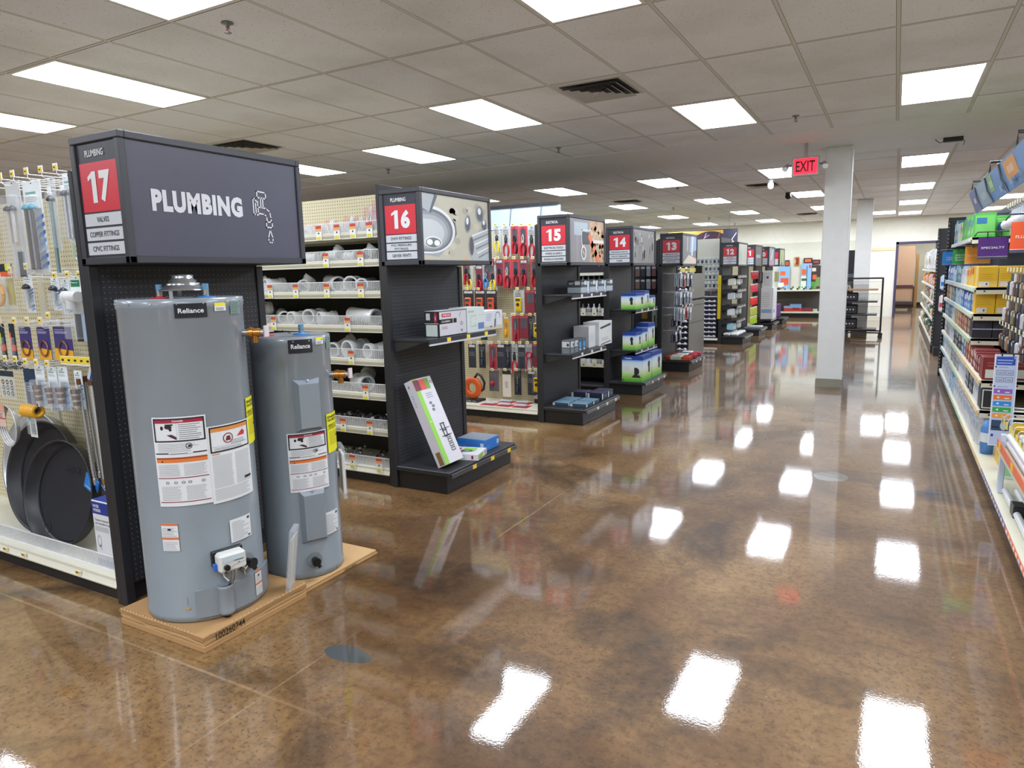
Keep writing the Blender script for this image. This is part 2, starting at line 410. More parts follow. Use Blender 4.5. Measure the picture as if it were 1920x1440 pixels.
    h = mth('ADD', mth('MULTIPLY', noise(110, 2, .5), .55), mth('MULTIPLY', noise(14, 2, .5), .8)); h = mth('ADD', h, mth('MULTIPLY', noise(1.6, 2, .5), 2.0))
    L(h, bp.inputs['Height']); L(bp.outputs[0], b.inputs['Coat Normal'])
    return m
FLC = ('#422e1a', '#644829', '#80633f', '#9d835c', '#291c11')
mb = MB(); n = 1
mb.face([(XL, YN, 0), (XR, YN, 0), (XR, 34, 0), (XL, 34, 0)], floor_mat()); fl = struct('floor', mb)
# ---- walls; the back wall has the doorway to the stock room
mb = MB(); mb.box(XL-.1, XL, YN, YF, 0, CEIL, WALLW); struct('wall_left', mb)
mb = MB(); mb.box(XR, XR+.1, YN, 34, 0, CEIL, WALLW); struct('wall_right', mb)
mb = MB(); mb.box(XL, XR, YN-.1, YN, 0, CEIL, WALLW); struct('wall_front', mb)
DX0, DX1, DZ = .05, 1.02, 2.19
mb = MB(); mb.box(XL, DX0, YF, YF+.14, 0, CEIL, WALLW); mb.box(DX1, XR, YF, YF+.14, 0, CEIL, WALLW); mb.box(DX0, DX1, YF, YF+.14, DZ, CEIL, WALLW); struct('wall_back', mb)
mb = MB(); mb.box(XL+3, -.95, YF-.05, YF, 0, 2.36, C('#c3c3b4', .8)); struct('trim_2', mb)
PUR = C('#3d3450', .5)
mb = MB()
for x0, x1, z0, z1 in ((DX0-.07, DX0, 0, DZ+.07), (DX1, DX1+.07, 0, DZ+.07), (DX0-.07, DX1+.07, DZ, DZ+.07)):
    mb.box(x0, x1, YF-.03, YF+.17, z0, z1, PUR)
dr = struct('door_1', mb)
mb = MB(); mb.box(DX0+.0, DX0+.02, YF-.035, YF-.03, .98, 1.16, CHROME); mb.build('strike_plate', dr)
# stock room beyond the doorway
mb = MB(); mb.box(-3, 5, 31.5, 31.6, 0, CEIL, C('#e6e0c6', .8)); struct('wall_stockroom_back', mb)
mb = MB(); mb.box(-3.1, -3, YF+.14, 31.6, 0, CEIL, WALLW); struct('wall_stockroom_left', mb)
mb = MB(); mb.box(-3, XR, YF+.14, 31.6, CEIL, CEIL+.05, PLASTER); struct('ceiling_stockroom', mb)
mb = MB(); mb.box(DX0-1, 5, 31.46, 31.5, 0, .12, C('#26211f')); struct('baseboard_back', mb)
# ---- columns
for nm, cx, cy, w_, lb in (('support_column', -.685, 9.84, .3, 'near square white column standing in the main aisle, grey scuffed foot'), ('support_column', -.66, 17.6, .31, 'far square white column behind the rolling rack, near the back wall')):
    t = thing(nm, lb, 'column', (cx, cy, 0))
    mb = MB(); mb.box(cx-w_/2, cx+w_/2, cy-w_/2, cy+w_/2, .1, CEIL-.006, C('#dfe0de', .45), bev=.006); mb.build('shaft', t)
    mb = MB(); mb.box(cx-w_/2-.006, cx+w_/2+.006, cy-w_/2-.006, cy+w_/2+.006, 0, .1, C('#8d8878', .5)); mb.build('foot', t)
    mb = MB(); mb.box(cx+w_/2-.004, cx+w_/2+.006, cy-w_/2-.006, cy-w_/2+.02, .1, CEIL-.01, C('#e6e8e8', .4)); mb.build('corner_guard', t)
# ---- ceiling light panels
LENS = glow('#eef4ff', LAMP)
FRM = C('#e0e0dc', .5)
def light_proto():
    t = proto('ceiling_light', '', 'ceiling light'); hx, hy = T2/2-.012, TY/2-.012
    mb = MB()
    for x0, x1, y0, y1 in ((-hx, hx, -hy, -hy+.022), (-hx, hx, hy-.022, hy), (-hx, -hx+.022, -hy+.022, hy-.022), (hx-.022, hx, -hy+.022, hy-.022)): mb.box(x0, x1, y0, y1, -.008, .002, FRM)
    mb.build('frame', t)
    mb = MB(); q = [(-hx+.022, -hy+.022, -.004), (-hx+.022, hy-.022, -.004), (hx-.022, hy-.022, -.004), (hx-.022, -hy+.022, -.004)]; mb.face(q, LENS); mb.build('diffuser', t)
    return Use(t)
place_light = light_proto()
def rowname(i, n): return ORD[i]
LIGHTS = []
near = [(0, 0), (-3, -3), (-6, -4 + 3), (-9, -3), (-6, -4), (-3, 0), (0, -4 + 1), (-12, -3), (-9, 0), (-12, 0), (3, 0), (3, -3), (6, 0), (6, -3), (-15, 0), (-15, -3), (-3, -6), (0, -6), (-6, -7), (-9, -6), (3, -6), (-12, -6), (0, -8), (-3, -9), (-6, -9), (-18, -3), (-18, 0)]
NAMES = {0: 'over the right side of the main aisle', -3: 'over the middle of the main aisle', -6: 'over the left end caps', -9: 'over the left gondolas', -12: 'far left above the gondolas', 3: 'over the right-hand shelving', 6: 'at the far right', -15: 'near the left wall', -18: 'against the left wall'}
cols = {}
for i, j in near: cols.setdefault(i, []).append(j)
for i in cols:
    js = sorted(cols[i])
    for k, j in enumerate(js):
        vis = 'front zone'
        place_light((GX+(i+.5)*T2, GY+(j+.5)*TY, CEIL), label='%s lit ceiling panel %s, near zone' % (ORD[k], NAMES[i]), group='ceiling light panels')
FX = [(0, 11.63), (-1, 11.75), (-2, 11.9), (-3, 12.0)]
FN = ['above the right side of the main aisle', 'above the column side of the main aisle', 'above the middle end caps', 'above the left gondolas', 'far left above the gondolas']
for ci in range(-2, 5):
    x = -.045-ci*3*TX3+TX3/2
    for k in range(4):
        y = 11.15+.61+k*3.6576+(0.0 if ci <= 0 else .0)
        lb = ('%s lit ceiling panel beyond the soffit, ' % ORD[k])
        nm = {-2: 'far to the right', -1: 'above the right-hand shelving'}.get(ci, FN[min(max(ci, 0), 4)])
        place_light((x, y, CEIL), label=lb+nm, group='ceiling light panels')
place_light((-.045-TX3/2, 22.1, CEIL), label='lit ceiling panel beside the far column, close to the back wall', group='ceiling light panels')
for k, (x, y) in enumerate(((1.2, 26.5), (1.2, 29.5), (.2, 28.0), (2.6, 28.0))): place_light((x, y, CEIL-.01), label='unseen ceiling panel in the stock room, %s beyond the doorway' % ORD[k], group='ceiling light panels')  # out-of-view panels, two of them added to brighten the stock room
# ---- air vents
def vent(x, y, w_, d, lb):
    t = thing('ceiling_vent', lb, 'vent', (x, y, CEIL), 'ceiling air vents')
    mb = MB(); mb.box(x-w_/2, x+w_/2, y-d/2, y+d/2, CEIL-.004, CEIL, C('#c9c8c2', .5)); mb.build('back_plate', t)
    dk = C('#34343a', .6); li = C('#b9b8b4', .4, .3)
    mb = MB(); mb.box(x-w_/2+.03, x+w_/2-.03, y-d/2+.03, y+d/2-.03, CEIL-.007, CEIL-.004, dk); mb.build('throat', t)
    mb = MB()
    for k in range(4):
        a, b_ = w_/2-.045-k*.062, d/2-.045-k*.062
        if b_ < .03: break
        o = [(-a, -b_), (a, -b_), (a, b_), (-a, b_)]; i_ = [(-a+.035, -b_+.035), (a-.035, -b_+.035), (a-.035, b_-.035), (-a+.035, b_-.035)]
        for q in range(4):
            p, r_ = q, (q+1) % 4
            mb.face([(x+o[p][0], y+o[p][1], CEIL-.03), (x+o[r_][0], y+o[r_][1], CEIL-.03), (x+i_[r_][0], y+i_[r_][1], CEIL-.012), (x+i_[p][0], y+i_[p][1], CEIL-.012)], li)
    mb.build('louvre', t)
vent(GX-3.5*T2, GY-.5*TY-.27, .56, .58, 'square white ceiling air vent with stepped louvres above the main aisle')
vent(-6.35, 5.55, .56, .58, 'dark square ceiling vent just above the PLUMBING sign')
vent(-2.15, 13.2, .56, .5, 'dark louvred ceiling vent left of the exit sign')
vent(-2.2, 20.8, .56, .5, 'dark ceiling vent far back beside the near column')
vent(-5.0, 14.2, .56, .5, 'dark ceiling vent above the aisle 14 sign')
vent(2.0, 12.5, .5, .5, 'dark ceiling vent above the right-hand hanging banner')
# ---- sprinklers, smoke sensor, cameras
def sprinkler_proto():
    t = proto('sprinkler_head', '', 'sprinkler', 'ceiling sprinklers')
    mb = MB(); mb.lathe([(0, 0), (.035, 0), (.035, -.006), (.012, -.012), (.01, -.03), (0, -.03)][::-1], C('#8a8a88', .3, .8), seg=14); mb.build('escutcheon', t)
    mb = MB(); mb.sweep([(.011, 0, -.03), (.016, 0, -.042), (.004, 0, -.055)], .003, C('#77787c', .3, .8), 6); mb.sweep([(-.011, 0, -.03), (-.016, 0, -.042), (-.004, 0, -.055)], .003, C('#77787c', .3, .8), 6)
    mb.cyl((0, 0, -.03), (0, 0, -.054), .004, C('#b03030', .3), seg=6); mb.build('bulb_frame', t)
    mb = MB(); mb.cyl((0, 0, -.055), (0, 0, -.058), .02, C('#77787c', .3, .8), seg=12); mb.build('deflector', t)
    return Use(t)
spr = sprinkler_proto()
for (x, y), w_ in zip(((-3.468, 2.957), (-3.58, 7.73), (-6.18, 7.78), (-.94, 7.57), (-4.62, 16.3), (-4.67, 20.1), (-4.58, 23.2), (-3.5, 12.6)), ('nearest the camera, above the first water heater', 'left of the plain soffit over the end caps', 'above the aisle 16 sign', 'over the main aisle just before the column', 'far back above the aisle 13 sign', 'far back above the mural', 'against the back wall', 'just beyond the soffit')):
    spr((x, y, CEIL-.001 if y < 8 or y > 10.5 else CEIL-.007), label='small metal ceiling sprinkler '+w_)
t = thing('wall_sensor', 'small dark ceiling box with dangling wires on the soffit', 'sensor', (.5, 9.88, CEIL))
mb = MB(); mb.box(.41, .61, 9.84, 9.92, CEIL-.055, CEIL-.006, BLK, bev=.006); mb.build('housing', t)
mb = MB(); mb.sweep([(.42, 9.9, CEIL-.04), (.38, 9.92, CEIL-.05), (.35, 9.9, CEIL-.03), (.33, 9.9, CEIL-.008)], .004, BLK, 6); mb.build('wire', t); mb = MB(); mb.sweep([(.60, 9.9, CEIL-.03), (.63, 9.95, CEIL-.05), (.62, 9.98, CEIL-.09)], .004, BLK, 6); mb.build('wire', t)
p = onz(1445, 336, CEIL); t = thing('security_camera', 'white turret security camera on the ceiling beside the exit sign', 'camera', (p.x, p.y, CEIL))
mb = MB(); mb.cyl((p.x, p.y, CEIL), (p.x, p.y, CEIL-.04), .045, WHT, seg=16); mb.build('mount', t)
mb = MB(); mb.lathe([(0, -.17), (.035, -.16), (.05, -.13), (.05, -.07), (.03, -.04), (0, -.04)], WHT, (p.x, p.y, CEIL), 16); mb.build('camera_body', t)
p = onz(1478, 361, CEIL); t = thing('security_camera', 'round black dome security camera hanging below the far ceiling', 'camera', (p.x, p.y, CEIL))
mb = MB(); mb.cyl((p.x, p.y, CEIL), (p.x, p.y, CEIL-.05), .05, BLK2, seg=16); mb.build('mount', t)
mb = MB(); mb.lathe([(0, -.13), (.04, -.12), (.06, -.09), (.055, -.05), (0, -.05)], C('#101114', .1), (p.x, p.y, CEIL), 16); mb.build('dome', t)
# ---- exit sign hanging from the soffit
p0 = ony(1488, 297, 9.2); p1 = ony(1532, 326, 9.2); ex0, ex1, ez1, ez0 = p0.x, p1.x+.0, p0.z, p1.z
t = thing('exit_sign', 'red lit EXIT sign with two emergency spot lamps hanging from the soffit', 'exit sign', ((ex0+ex1)/2, 9.2, ez0))
mb = MB(); mb.box(ex0-.02, ex1+.02, 9.2, 9.26, ez0-.01, ez1+.01, C('#b7aaa8', .5), bev=.006); mb.cyl(((ex0+ex1)/2, 9.23, ez1), ((ex0+ex1)/2, 9.23, CEIL-.006), .02, C('#b7aaa8'), seg=10); mb.build('housing', t)
S = Flat((ex0, 9.2, ez0), (1, 0, 0)); W_ = ex1-ex0; H_ = ez1-ez0
mb = MB(); rect(mb, S, .005, W_-.005, .012, H_-.012, glow('#ff2038', 1.1), .002, th=1); mb.build('lit_face', t)
mb = MB(); text(mb, S, 'EXIT', W_/2, H_/2, W_*.8, H_*.62, C('#5a0812'), .004, bold=.03); mb.build('lettering', t)
for sx, xx in ((-1, ex0-.02), (1, ex1+.02)):
    mb = MB(); mb.cyl((xx, 9.23, (ez0+ez1)/2+.02), (xx+sx*.04, 9.23, (ez0+ez1)/2+.02), .012, C('#77787c'), seg=8)
    mb.cyl((xx+sx*.05, 9.25, (ez0+ez1)/2+.03), (xx+sx*.07, 9.17, (ez0+ez1)/2-.02), .02, C('#9a9a9a'), r2=.036, seg=14); mb.cyl((xx+sx*.07, 9.17, (ez0+ez1)/2-.02), (xx+sx*.0705, 9.168, (ez0+ez1)/2-.021), .033, C('#eef2f4', .1), seg=14); mb.build('spot_lamp', t)
# ================================================================== left-hand gondolas, end caps and aisle signs
GXE = -3.17                 # x where every gondola ends and its end cap begins
GW = .97                    # full width of a gondola (two shelf depths and the spine)
PEGW = peg('#cfc6a4', '#857d62', 'xz'); PEGB = peg('#2b2c31', '#74757b', 'yz', rad=.11); PEGB2 = peg('#2b2c31', '#74757b', 'xz', rad=.11)
WIRE = C('#eceef0', .3, .15)
def upright(mb, x, y0, y1, z1, m=BLK): mb.box(x-.03, x, y0, y1, 0, z1, m)
def aisle_sign(n, y0, ln, ztop, word, rows, art, frontlabel, zb=1.61, digits=None):
    x0, x1 = -3.165, -2.815; h = ztop-zb
    t = thing('aisle_sign', frontlabel, 'aisle sign', (x0, y0, zb), 'numbered aisle signs')
    FR = C('#3a3c42', .4); mb = MB(); b = .032
    for (a, c) in ((x0, y0), (x1-b, y0), (x1-b, y0+ln-b), (x0, y0+ln-b)): mb.box(a, a+b, c, c+b, zb, ztop-b, FR, bev=.004)
    for z in (zb, ztop-b):
        mb.box(x0, x1, y0, y0+b, z, z+b, FR, bev=.004); mb.box(x0, x1, y0+ln-b, y0+ln, z, z+b, FR, bev=.004); mb.box(x1-b, x1, y0+b, y0+ln-b, z, z+b, FR, bev=.004); mb.box(x0, x0+b, y0+b, y0+ln-b, z, z+b, FR, bev=.004)
    mb.box(x0+b, x1-b, y0+b, y0+ln-b, ztop-.02, ztop-.012, FR); mb.box(x0+b, x1-b, y0+b, y0+ln-b, zb+.004, zb+.012, FR)
    mb.build('frame', t)
    # number panel, facing the camera (-y)
    mb = MB(); mb.box(x0+b, x1-b, y0+.012, y0+.02, zb+b, ztop-b, C('#33343f', .4)); mb.build('number_panel', t)
    S = Flat((x0+b+.012, y0+.012, zb+b+.006), (1, 0, 0)); W = x1-x0-2*b-.024; H = h-2*b-.012
    mb = MB(); rect(mb, S, .0, W, H*.40, H*.84, C('#cf2f3e', .35), .002, th=1); k = mb.build('number_plate', t)
    mb = MB(); number(mb, S, str(n), W*.5, H*.62, W*(.66 if len(str(n)) > 1 else .34), H*.28, C('#dfe3e4', .4), .0035); mb.build('lettering', k)
    for i, r_ in enumerate(rows):
        z1 = H*.385-i*H*.132; mb = MB(); rect(mb, S, 0, W, z1-H*.112, z1, C('#c9ced4', .4), .002, th=1); s_ = mb.build('category_strip', t)
        mb = MB(); tx = r_.split('\n'); hh = H*.112
        for q, tt in enumerate(tx): text(mb, S, tt, W/2, z1-hh*(q+.5)/len(tx), min(W*.8, .0145*len(tt)*(1 if len(tx) > 1 else 1.0)), hh*(.42 if len(tx) == 1 else .3), C('#33363d'), .0035, bold=.01)
        mb.build('lettering', s_)
    mb = MB(); text(mb, S, word, W*.45, H*.92, W*.5, H*.06, C('#dfe3e4'), .0035, bold=.02); mb.build('heading_lettering', t)
    # picture panel, facing the main aisle (+x)
    mb = MB(); mb.box(x1-.02, x1-.012, y0+b, y0+ln-b, zb+b, ztop-b, C('#4a4b57', .35)); ban = mb.build('banner_panel', t)
    S2 = Flat((x1-.012, y0+b, zb+b), (0, 1, 0)); mb = MB(); art(mb, S2, ln-2*b, h-2*b)
    if mb.v: mb.build('banner_print', ban)
    return t
def endcap(n, y0, shelves, label, z_top=1.607, full=2.1, w=GW, base=True, base_x=-2.66, over=None, holes=True):
    """black pegboard end cap with a base deck; shelves = list of (z, depth)"""
    t = thing('end_cap_display', label, 'display shelf', (GXE, y0, 0), 'black end cap displays')
    y1 = y0+w
    mb = MB(); mb.box(GXE-.0, GXE+.045, y0, y0+.045, 0, z_top, BLK, bev=.003); mb.build('upright', t)
    mb = MB(); mb.box(GXE-.0, GXE+.045, y1-.045, y1, 0, z_top, BLK, bev=.003); mb.build('upright', t)
    mb = MB()
    for zz in (z_top-.4, z_top-.8, z_top-1.2): pass
    mb.box(GXE+.02, GXE+.035, y0+.045, y1-.045, .1, z_top, PEGB)
    for zz in (1.37, .82, .43):
        if zz < z_top: mb.box(GXE+.035, GXE+.037, y0+.045, y1-.045, zz-.002, zz, C('#515259'))
    mb.build('back_panel', t)
    if base:
        mb = MB(); mb.box(GXE+.045, base_x-.035, y0+.02, y1-.02, 0, .13, BLK2, bev=.004); mb.build('kick_plate', t)
        mb = MB(); mb.box(GXE+.045, base_x, y0, y1, .13, .165, BLK, bev=.005); mb.box(base_x, base_x+.012, y0+.02, y1-.0, .115, .15, C('#55565a', .25, .5), bev=.003); bd = mb.build('base_deck', t)
        for k in range(3):
            yy = y0+w*(.3+.27*k); mb = MB(); mb.box(base_x+.012, base_x+.014, yy, yy+.05, .118, .148, YEL if n == 16 else C('#dcd9c8')); mb.build('price_tag', bd)
    for z, dep in shelves:
        mb = MB(); xs = GXE+.04+dep
        mb.box(GXE+.04, xs, y0+.03, y1-.03, z-.02, z, BLK, bev=.003)
        mb.box(xs, xs+.01, y0+.03, y1-.03, z-.035, z-.0, C('#3d3f49', .3, .3)); mb.box(xs+.002, xs+.014, y0+.03, y1-.03, z-.045, z-.033, C('#c9ccce', .35)); sh = mb.build('shelf', t)
        for k in range(3):
            yy = y0+w*(.25+.27*k); mb = MB(); mb.box(xs+.01, xs+.0125, yy, yy+.045, z-.032, z-.004, YEL if n == 16 else C('#d8d8cc')); mb.build('price_tag', sh)
        for yy in (y0+.035, y1-.055):
            mb = MB(); mb.face([(GXE+.045, yy, z-.02), (xs-.03, yy, z-.02), (GXE+.045, yy, z-.10)], BLK); mb.face([(GXE+.045, yy+.006, z-.02), (xs-.03, yy+.006, z-.02), (GXE+.045, yy+.006, z-.10)], BLK); mb.build('bracket', sh)
    return t
# ---- pictures on the signs
def art_plumbing(mb, S, W, H):
    rect(mb, S, 0, W, 0, H, C('#4d4e5d', .35), .001)
    text(mb, S, 'PLUMBING', W*.36, H*.50, W*.51, H*.20, C('#d4d7dc', .4), .003, bold=.06)
    L = C('#d4d7dc', .4); t = .0065; cx, cy = W*.70, H*.50
    def s(p): stroke(mb, S, [(cx+a*W*.012, cy+b*H*.035) for a, b in p], t, L, .003)
    s([(-1, -1.6), (-1, 3), (0.3, 3), (.3, -1.6), (-1, -1.6)]); s([(.3, 2), (1.5, 2.6), (1.5, -2), (.3, -1.4)])
    s([(1.5, .6), (6, .4), (8, -.6), (8.5, -2.5), (8.5, -3.6)]); s([(1.5, -1.2), (4.8, -1.4), (6, -2), (6.2, -3.6)])
    s([(5.7, -3.6), (9, -3.6), (9, -5.2), (5.7, -5.2), (5.7, -3.6)]); s([(3.2, .6), (3.2, 3.4)]); s([(4.4, .6), (4.4, 3.4)]); s([(1.4, 3.4), (6.2, 3.2), (6.2, 5), (1.4, 5.2), (1.4, 3.4)])
    s([(7.5, -5.9), (6.2, -8.4), (6.4, -9.4), (7.5, -10), (8.6, -9.4), (8.8, -8.4), (7.5, -5.9)])
def art_fittings(mb, S, W, H):
    rect(mb, S, 0, W, 0, H, C('#bdbaa8', .4), .001)
    R = random.Random(3)
    for k in range(30): oval(mb, S, W*(.05+.9*R.random()), H*(.1+.8*R.random()), .04, .025, C(R.choice(['#b7b4a4', '#c5c2b2', '#aaa799']), .4), .0012)
    def ov(a, b, ra, rb, c, l, **k): oval(mb, S, a*W, b*H, ra*W, rb*H, C(c, .35), l, n=28, **k)
    poly(mb, S, [(0, H*.08), (W*.22, H*.05), (W*.42, H*.3), (W*.45, H*.55), (0, H*.55)], C('#9ea3a8', .35), .0015)
    poly(mb, S, [(W*.40, H*.66), (W*.47, H*.6), (W*.485, H*.42), (W*.42, H*.28), (W*.36, H*.3)], C('#6a6b70'), .0016)
    for ra, c in ((.36, '#dfe4e6'), (.325, '#6f747b'), (.29, '#8e949b'), (.25, '#a7adb2'), (.2, '#c3c8cb')):
        k = ra/.36; pts = []
        for i in range(29):
            tt = -.5*PI+PI*i/28; pts.append((max(0, W*(.10+(ra)*math.cos(tt)*1.0)), H*(.46+.36*k*math.sin(tt)-(1-k)*.1)))
        poly(mb, S, [(0, pts[0][1])]+pts+[(0, pts[-1][1])], C(c, .3), .0018+.0002*(.36-ra)*20)
    ov(.14, .27, .12, .09, '#e2e6e8', .0040); ov(.14, .265, .105, .075, '#6d7278', .0042); ov(.09, .27, .04, .045, '#eceeee', .0044); ov(.19, .26, .04, .045, '#eceeee', .0044)
    poly(mb, S, [(0, H), (W*.18, H), (W*.10, H*.72), (0, H*.78)], C('#a9b0b6'), .002); poly(mb, S, [(W*.18, H), (W*.22, H*.98), (W*.12, H*.7), (W*.10, H*.72)], C('#5f666d'), .0021)
    for a, b, ra, rb, ro in ((.66, .60, .05, .15, -.15), (.86, .78, .07, .14, .2), (.93, .60, .05, .10, .3)):
        oval(mb, S, a*W, b*H, ra*W, rb*H, C('#8a9097', .3), .002, rot=ro); oval(mb, S, a*W, b*H, ra*W*.7, rb*H*.8, C('#575d66', .3), .0022, rot=ro); oval(mb, S, a*W-.005, b*H+.02, ra*W*.4, rb*H*.4, C('#e7eaec'), .0024, rot=ro)
    poly(mb, S, [(W*.66, H*.12), (W*.74, H*.0), (W, 0), (W, H*.55), (W*.72, H*.44)], C('#b4bbc0', .3), .0018)
    for k in range(6): q = k*.07; poly(mb, S, [(W*(.72+q*.3), H*(.42-q)), (W, H*(.55-q*1.1)), (W, H*(.53-q*1.1)), (W*(.72+q*.3), H*(.39-q))], C('#7d848b' if k % 2 else '#e3e7e9'), .0022)
    ov(.71, .24, .035, .15, '#5a5560', .0026); ov(.705, .24, .045, .17, '#a1a6ab', .0024)
    poly(mb, S, [(W*.55, 0), (W*.66, 0), (W*.62, H*.06)], C('#d8a988'), .002)
def art_tool(mb, S, W, H):
    rect(mb, S, 0, W*.56, 0, H, C('#8c8b90', .35), .001); rect(mb, S, W*.56, W, 0, H, C('#b39a80', .4), .001)
    R = random.Random(5)
    for k in range(60): oval(mb, S, W*(.60+.38*R.random()), H*(.1+.86*R.random()), .03, .02, C(R.choice(['#c7a582', '#b07b55', '#ceb79b', '#9d7a60', '#c98d62']), .4), .0013)
    for k in range(14): a = W*(.02+.035*k); rect(mb, S, a, a+.012, H*.02, H*(.9-.02*k), C(R.choice(['#9c9ba1', '#a9a4a6', '#85828a', '#98908f']), .3), .0014)
    rect(mb, S, W*.12, W*.5, H*.62, H*.92, C('#a8b6bf', .3), .002); poly(mb, S, [(W*.33, H*.72), (W*.56, H*.7), (W*.6, H*.55), (W*.55, H*.42), (W*.36, H*.42)], C('#56585f'), .003); stroke(mb, S, [(W*.56, H*.75), (W*.34, H*.75), (W*.31, H*.44), (W*.36, H*.38)], .012, C('#d6dadc'), .0032)
    stroke(mb, S, [(W*.56, H*.60), (W*.64, H*.42), (W*.74, H*.22), (W*.84, 0)], .065, C('#e2703c', .35), .0034); rect(mb, S, W*.66, W, H*.46, H*.54, C('#d9d4cc'), .0025)
    oval(mb, S, W*.38, H*.22, W*.075, H*.17, C('#dcd9cf'), .0036); oval(mb, S, W*.38, H*.22, W*.05, H*.13, C('#7d7c7c'), .0038); stroke(mb, S, [(W*.36, H*.26), (W*.40, H*.18)], .01, C('#dcd9cf'), .004)
    stroke(mb, S, [(W*.66, H*.02), (W*.63, H*.12), (W*.72, H*.24)], .006, C('#3a3431'), .004)
def art_grey(mb, S, W, H):
    rect(mb, S, 0, W, 0, H, C('#8a8a8d', .3), .001); R = random.Random(8)
    for k in range(40): a = W*R.random()*.95; b = H*R.random()*.7; rect(mb, S, a, a+.02+.02*R.random(), b, b+H*.25, C(R.choice(['#939396', '#868588', '#8f8c8c']), .3), .0013)
    for a, b, h_ in ((.28, .8, .12), (.35, .6, .2), (.42, .35, .16), (.7, .75, .16), (.05, .5, .1), (.9, .6, .2), (.85, .8, .1)): poly(mb, S, [(W*a, H*b), (W*(a+.05), H*(b+.02)), (W*(a+.045), H*(b+h_)), (W*(a+.005), H*(b+h_-.02))], C('#cfc8bd', .3), .002)
def art_lamp(mb, S, W, H):
    rect(mb, S, 0, W, 0, H, C('#7b7d84', .35), .001); poly(mb, S, [(W*.5, H*.4), (W, H*.5), (W, H), (W*.55, H)], C('#9fb7d3'), .0015); poly(mb, S, [(W*.62, H*.3), (W*.72, H*.28), (W*.78, H), (W*.66, H)], C('#dfe6ee'), .0018)
    poly(mb, S, [(W*.02, 0), (W*.45, H*.32), (W*.9, H*.2), (W, 0)], C('#d8d2c4'), .002); poly(mb, S, [(W*.6, 0), (W, 0), (W, H*.2), (W*.7, H*.22)], C('#e3c7b6'), .0022); rect(mb, S, W*.3, W*.4, H*.45, H*.95, C('#c8b6a8'), .0016)
def art_bolts(mb, S, W, H):
    rect(mb, S, 0, W, 0, H, C('#b9bbb0', .4), .001); R = random.Random(4)
    for k in range(50): a, b = W*R.random()*.9, H*(.2+.75*R.random()); stroke(mb, S, [(a, b), (a+.05*(R.random()-.3), b-.06)], .008, C(R.choice(['#8b96a2', '#c9d2d8', '#6f7b80', '#d9dedb'])), .002)
def art_plain(mb, S, W, H):
    rect(mb, S, 0, W, 0, H, C('#4d4e5d', .35), .001); lines(mb, S, W*.12, W*.85, H*.38, H*.56, 3, C('#c9ccd2'), .002, fill=.7)
def art_blue(mb, S, W, H):
    rect(mb, S, 0, W, 0, H, C('#7d8795', .35), .001); poly(mb, S, [(0, 0), (W, 0), (W, H*.3), (W*.4, H*.2)], C('#b58aa0'), .0015); poly(mb, S, [(W*.3, H*.3), (W*.6, H*.9), (W*.7, H*.9), (W*.5, H*.3)], C('#c7d0da'), .002)
def art_green(mb, S, W, H):
    rect(mb, S, 0, W, 0, H, C('#a9c08a', .4), .001); rect(mb, S, W*.7, W*.85, 0, H, C('#d9b8b8'), .0015); poly(mb, S, [(W*.35, 0), (W*.5, H*.3), (W*.45, H*.7), (W*.6, 0)], C('#3e4a2c'), .002)
aisle_sign(17, 1.80, 1.0, 2.152, 'PLUMBING', ['VALVES', 'COPPER FITTINGS', 'CPVC FITTINGS'], art_plumbing, 'large aisle 17 sign reading PLUMBING with a dripping tap, over the water heaters')
aisle_sign(16, 3.86, .94, 2.125, 'PLUMBING', ['DWV FITTINGS', 'PVC PRESSURE\nFITTINGS', 'DRYER VENTS'], art_fittings, 'aisle 16 sign with a grey photo of metal pipe fittings')
aisle_sign(15, 6.30, .98, 2.107, 'ELECTRICAL', ['ELECTRICAL TOOLS', 'WIRES & REELS', 'PHONE ACCESSORIES'], art_tool, 'aisle 15 sign with a photo of an orange-handled tool')
aisle_sign(14, 8.19, .94, 2.085, 'ELECTRICAL', ['ELECTRICAL BOXES', 'CIRCUIT BREAKERS', 'FUSES'], art_grey, 'aisle 14 sign with a plain grey streaked picture')
aisle_sign(13, 10.45, .9, 2.10, 'ELECTRICAL', ['HOME PROTECTION', 'EXTENSION CORDS', 'LIGHT KITS'], art_lamp, 'aisle 13 sign with a grey, blue and white picture')
aisle_sign(12, 14.72, 1.0, 2.095, 'HARDWARE', ['FASTENERS', 'HINGES', 'HOOKS'], art_bolts, 'aisle 12 sign with a pale picture of small bolts')
aisle_sign(11, 16.7, .95, 2.095, 'HARDWARE', ['CHAIN', 'ROPE', 'GLOVES'], art_plain, 'dark aisle sign showing a single 1, between aisle signs 12 and 10')
aisle_sign(10, 18.65, .95, 2.10, 'TOOLS', ['TAPE', 'TOOLS', 'SAWS'], art_blue, 'aisle sign showing a 0, beyond the sign marked 1')
aisle_sign(9, 20.5, .95, 2.10, 'PAINT', ['PAINT', 'BRUSHES', 'ROLLERS'], art_green, 'farthest aisle sign with a pale green picture')
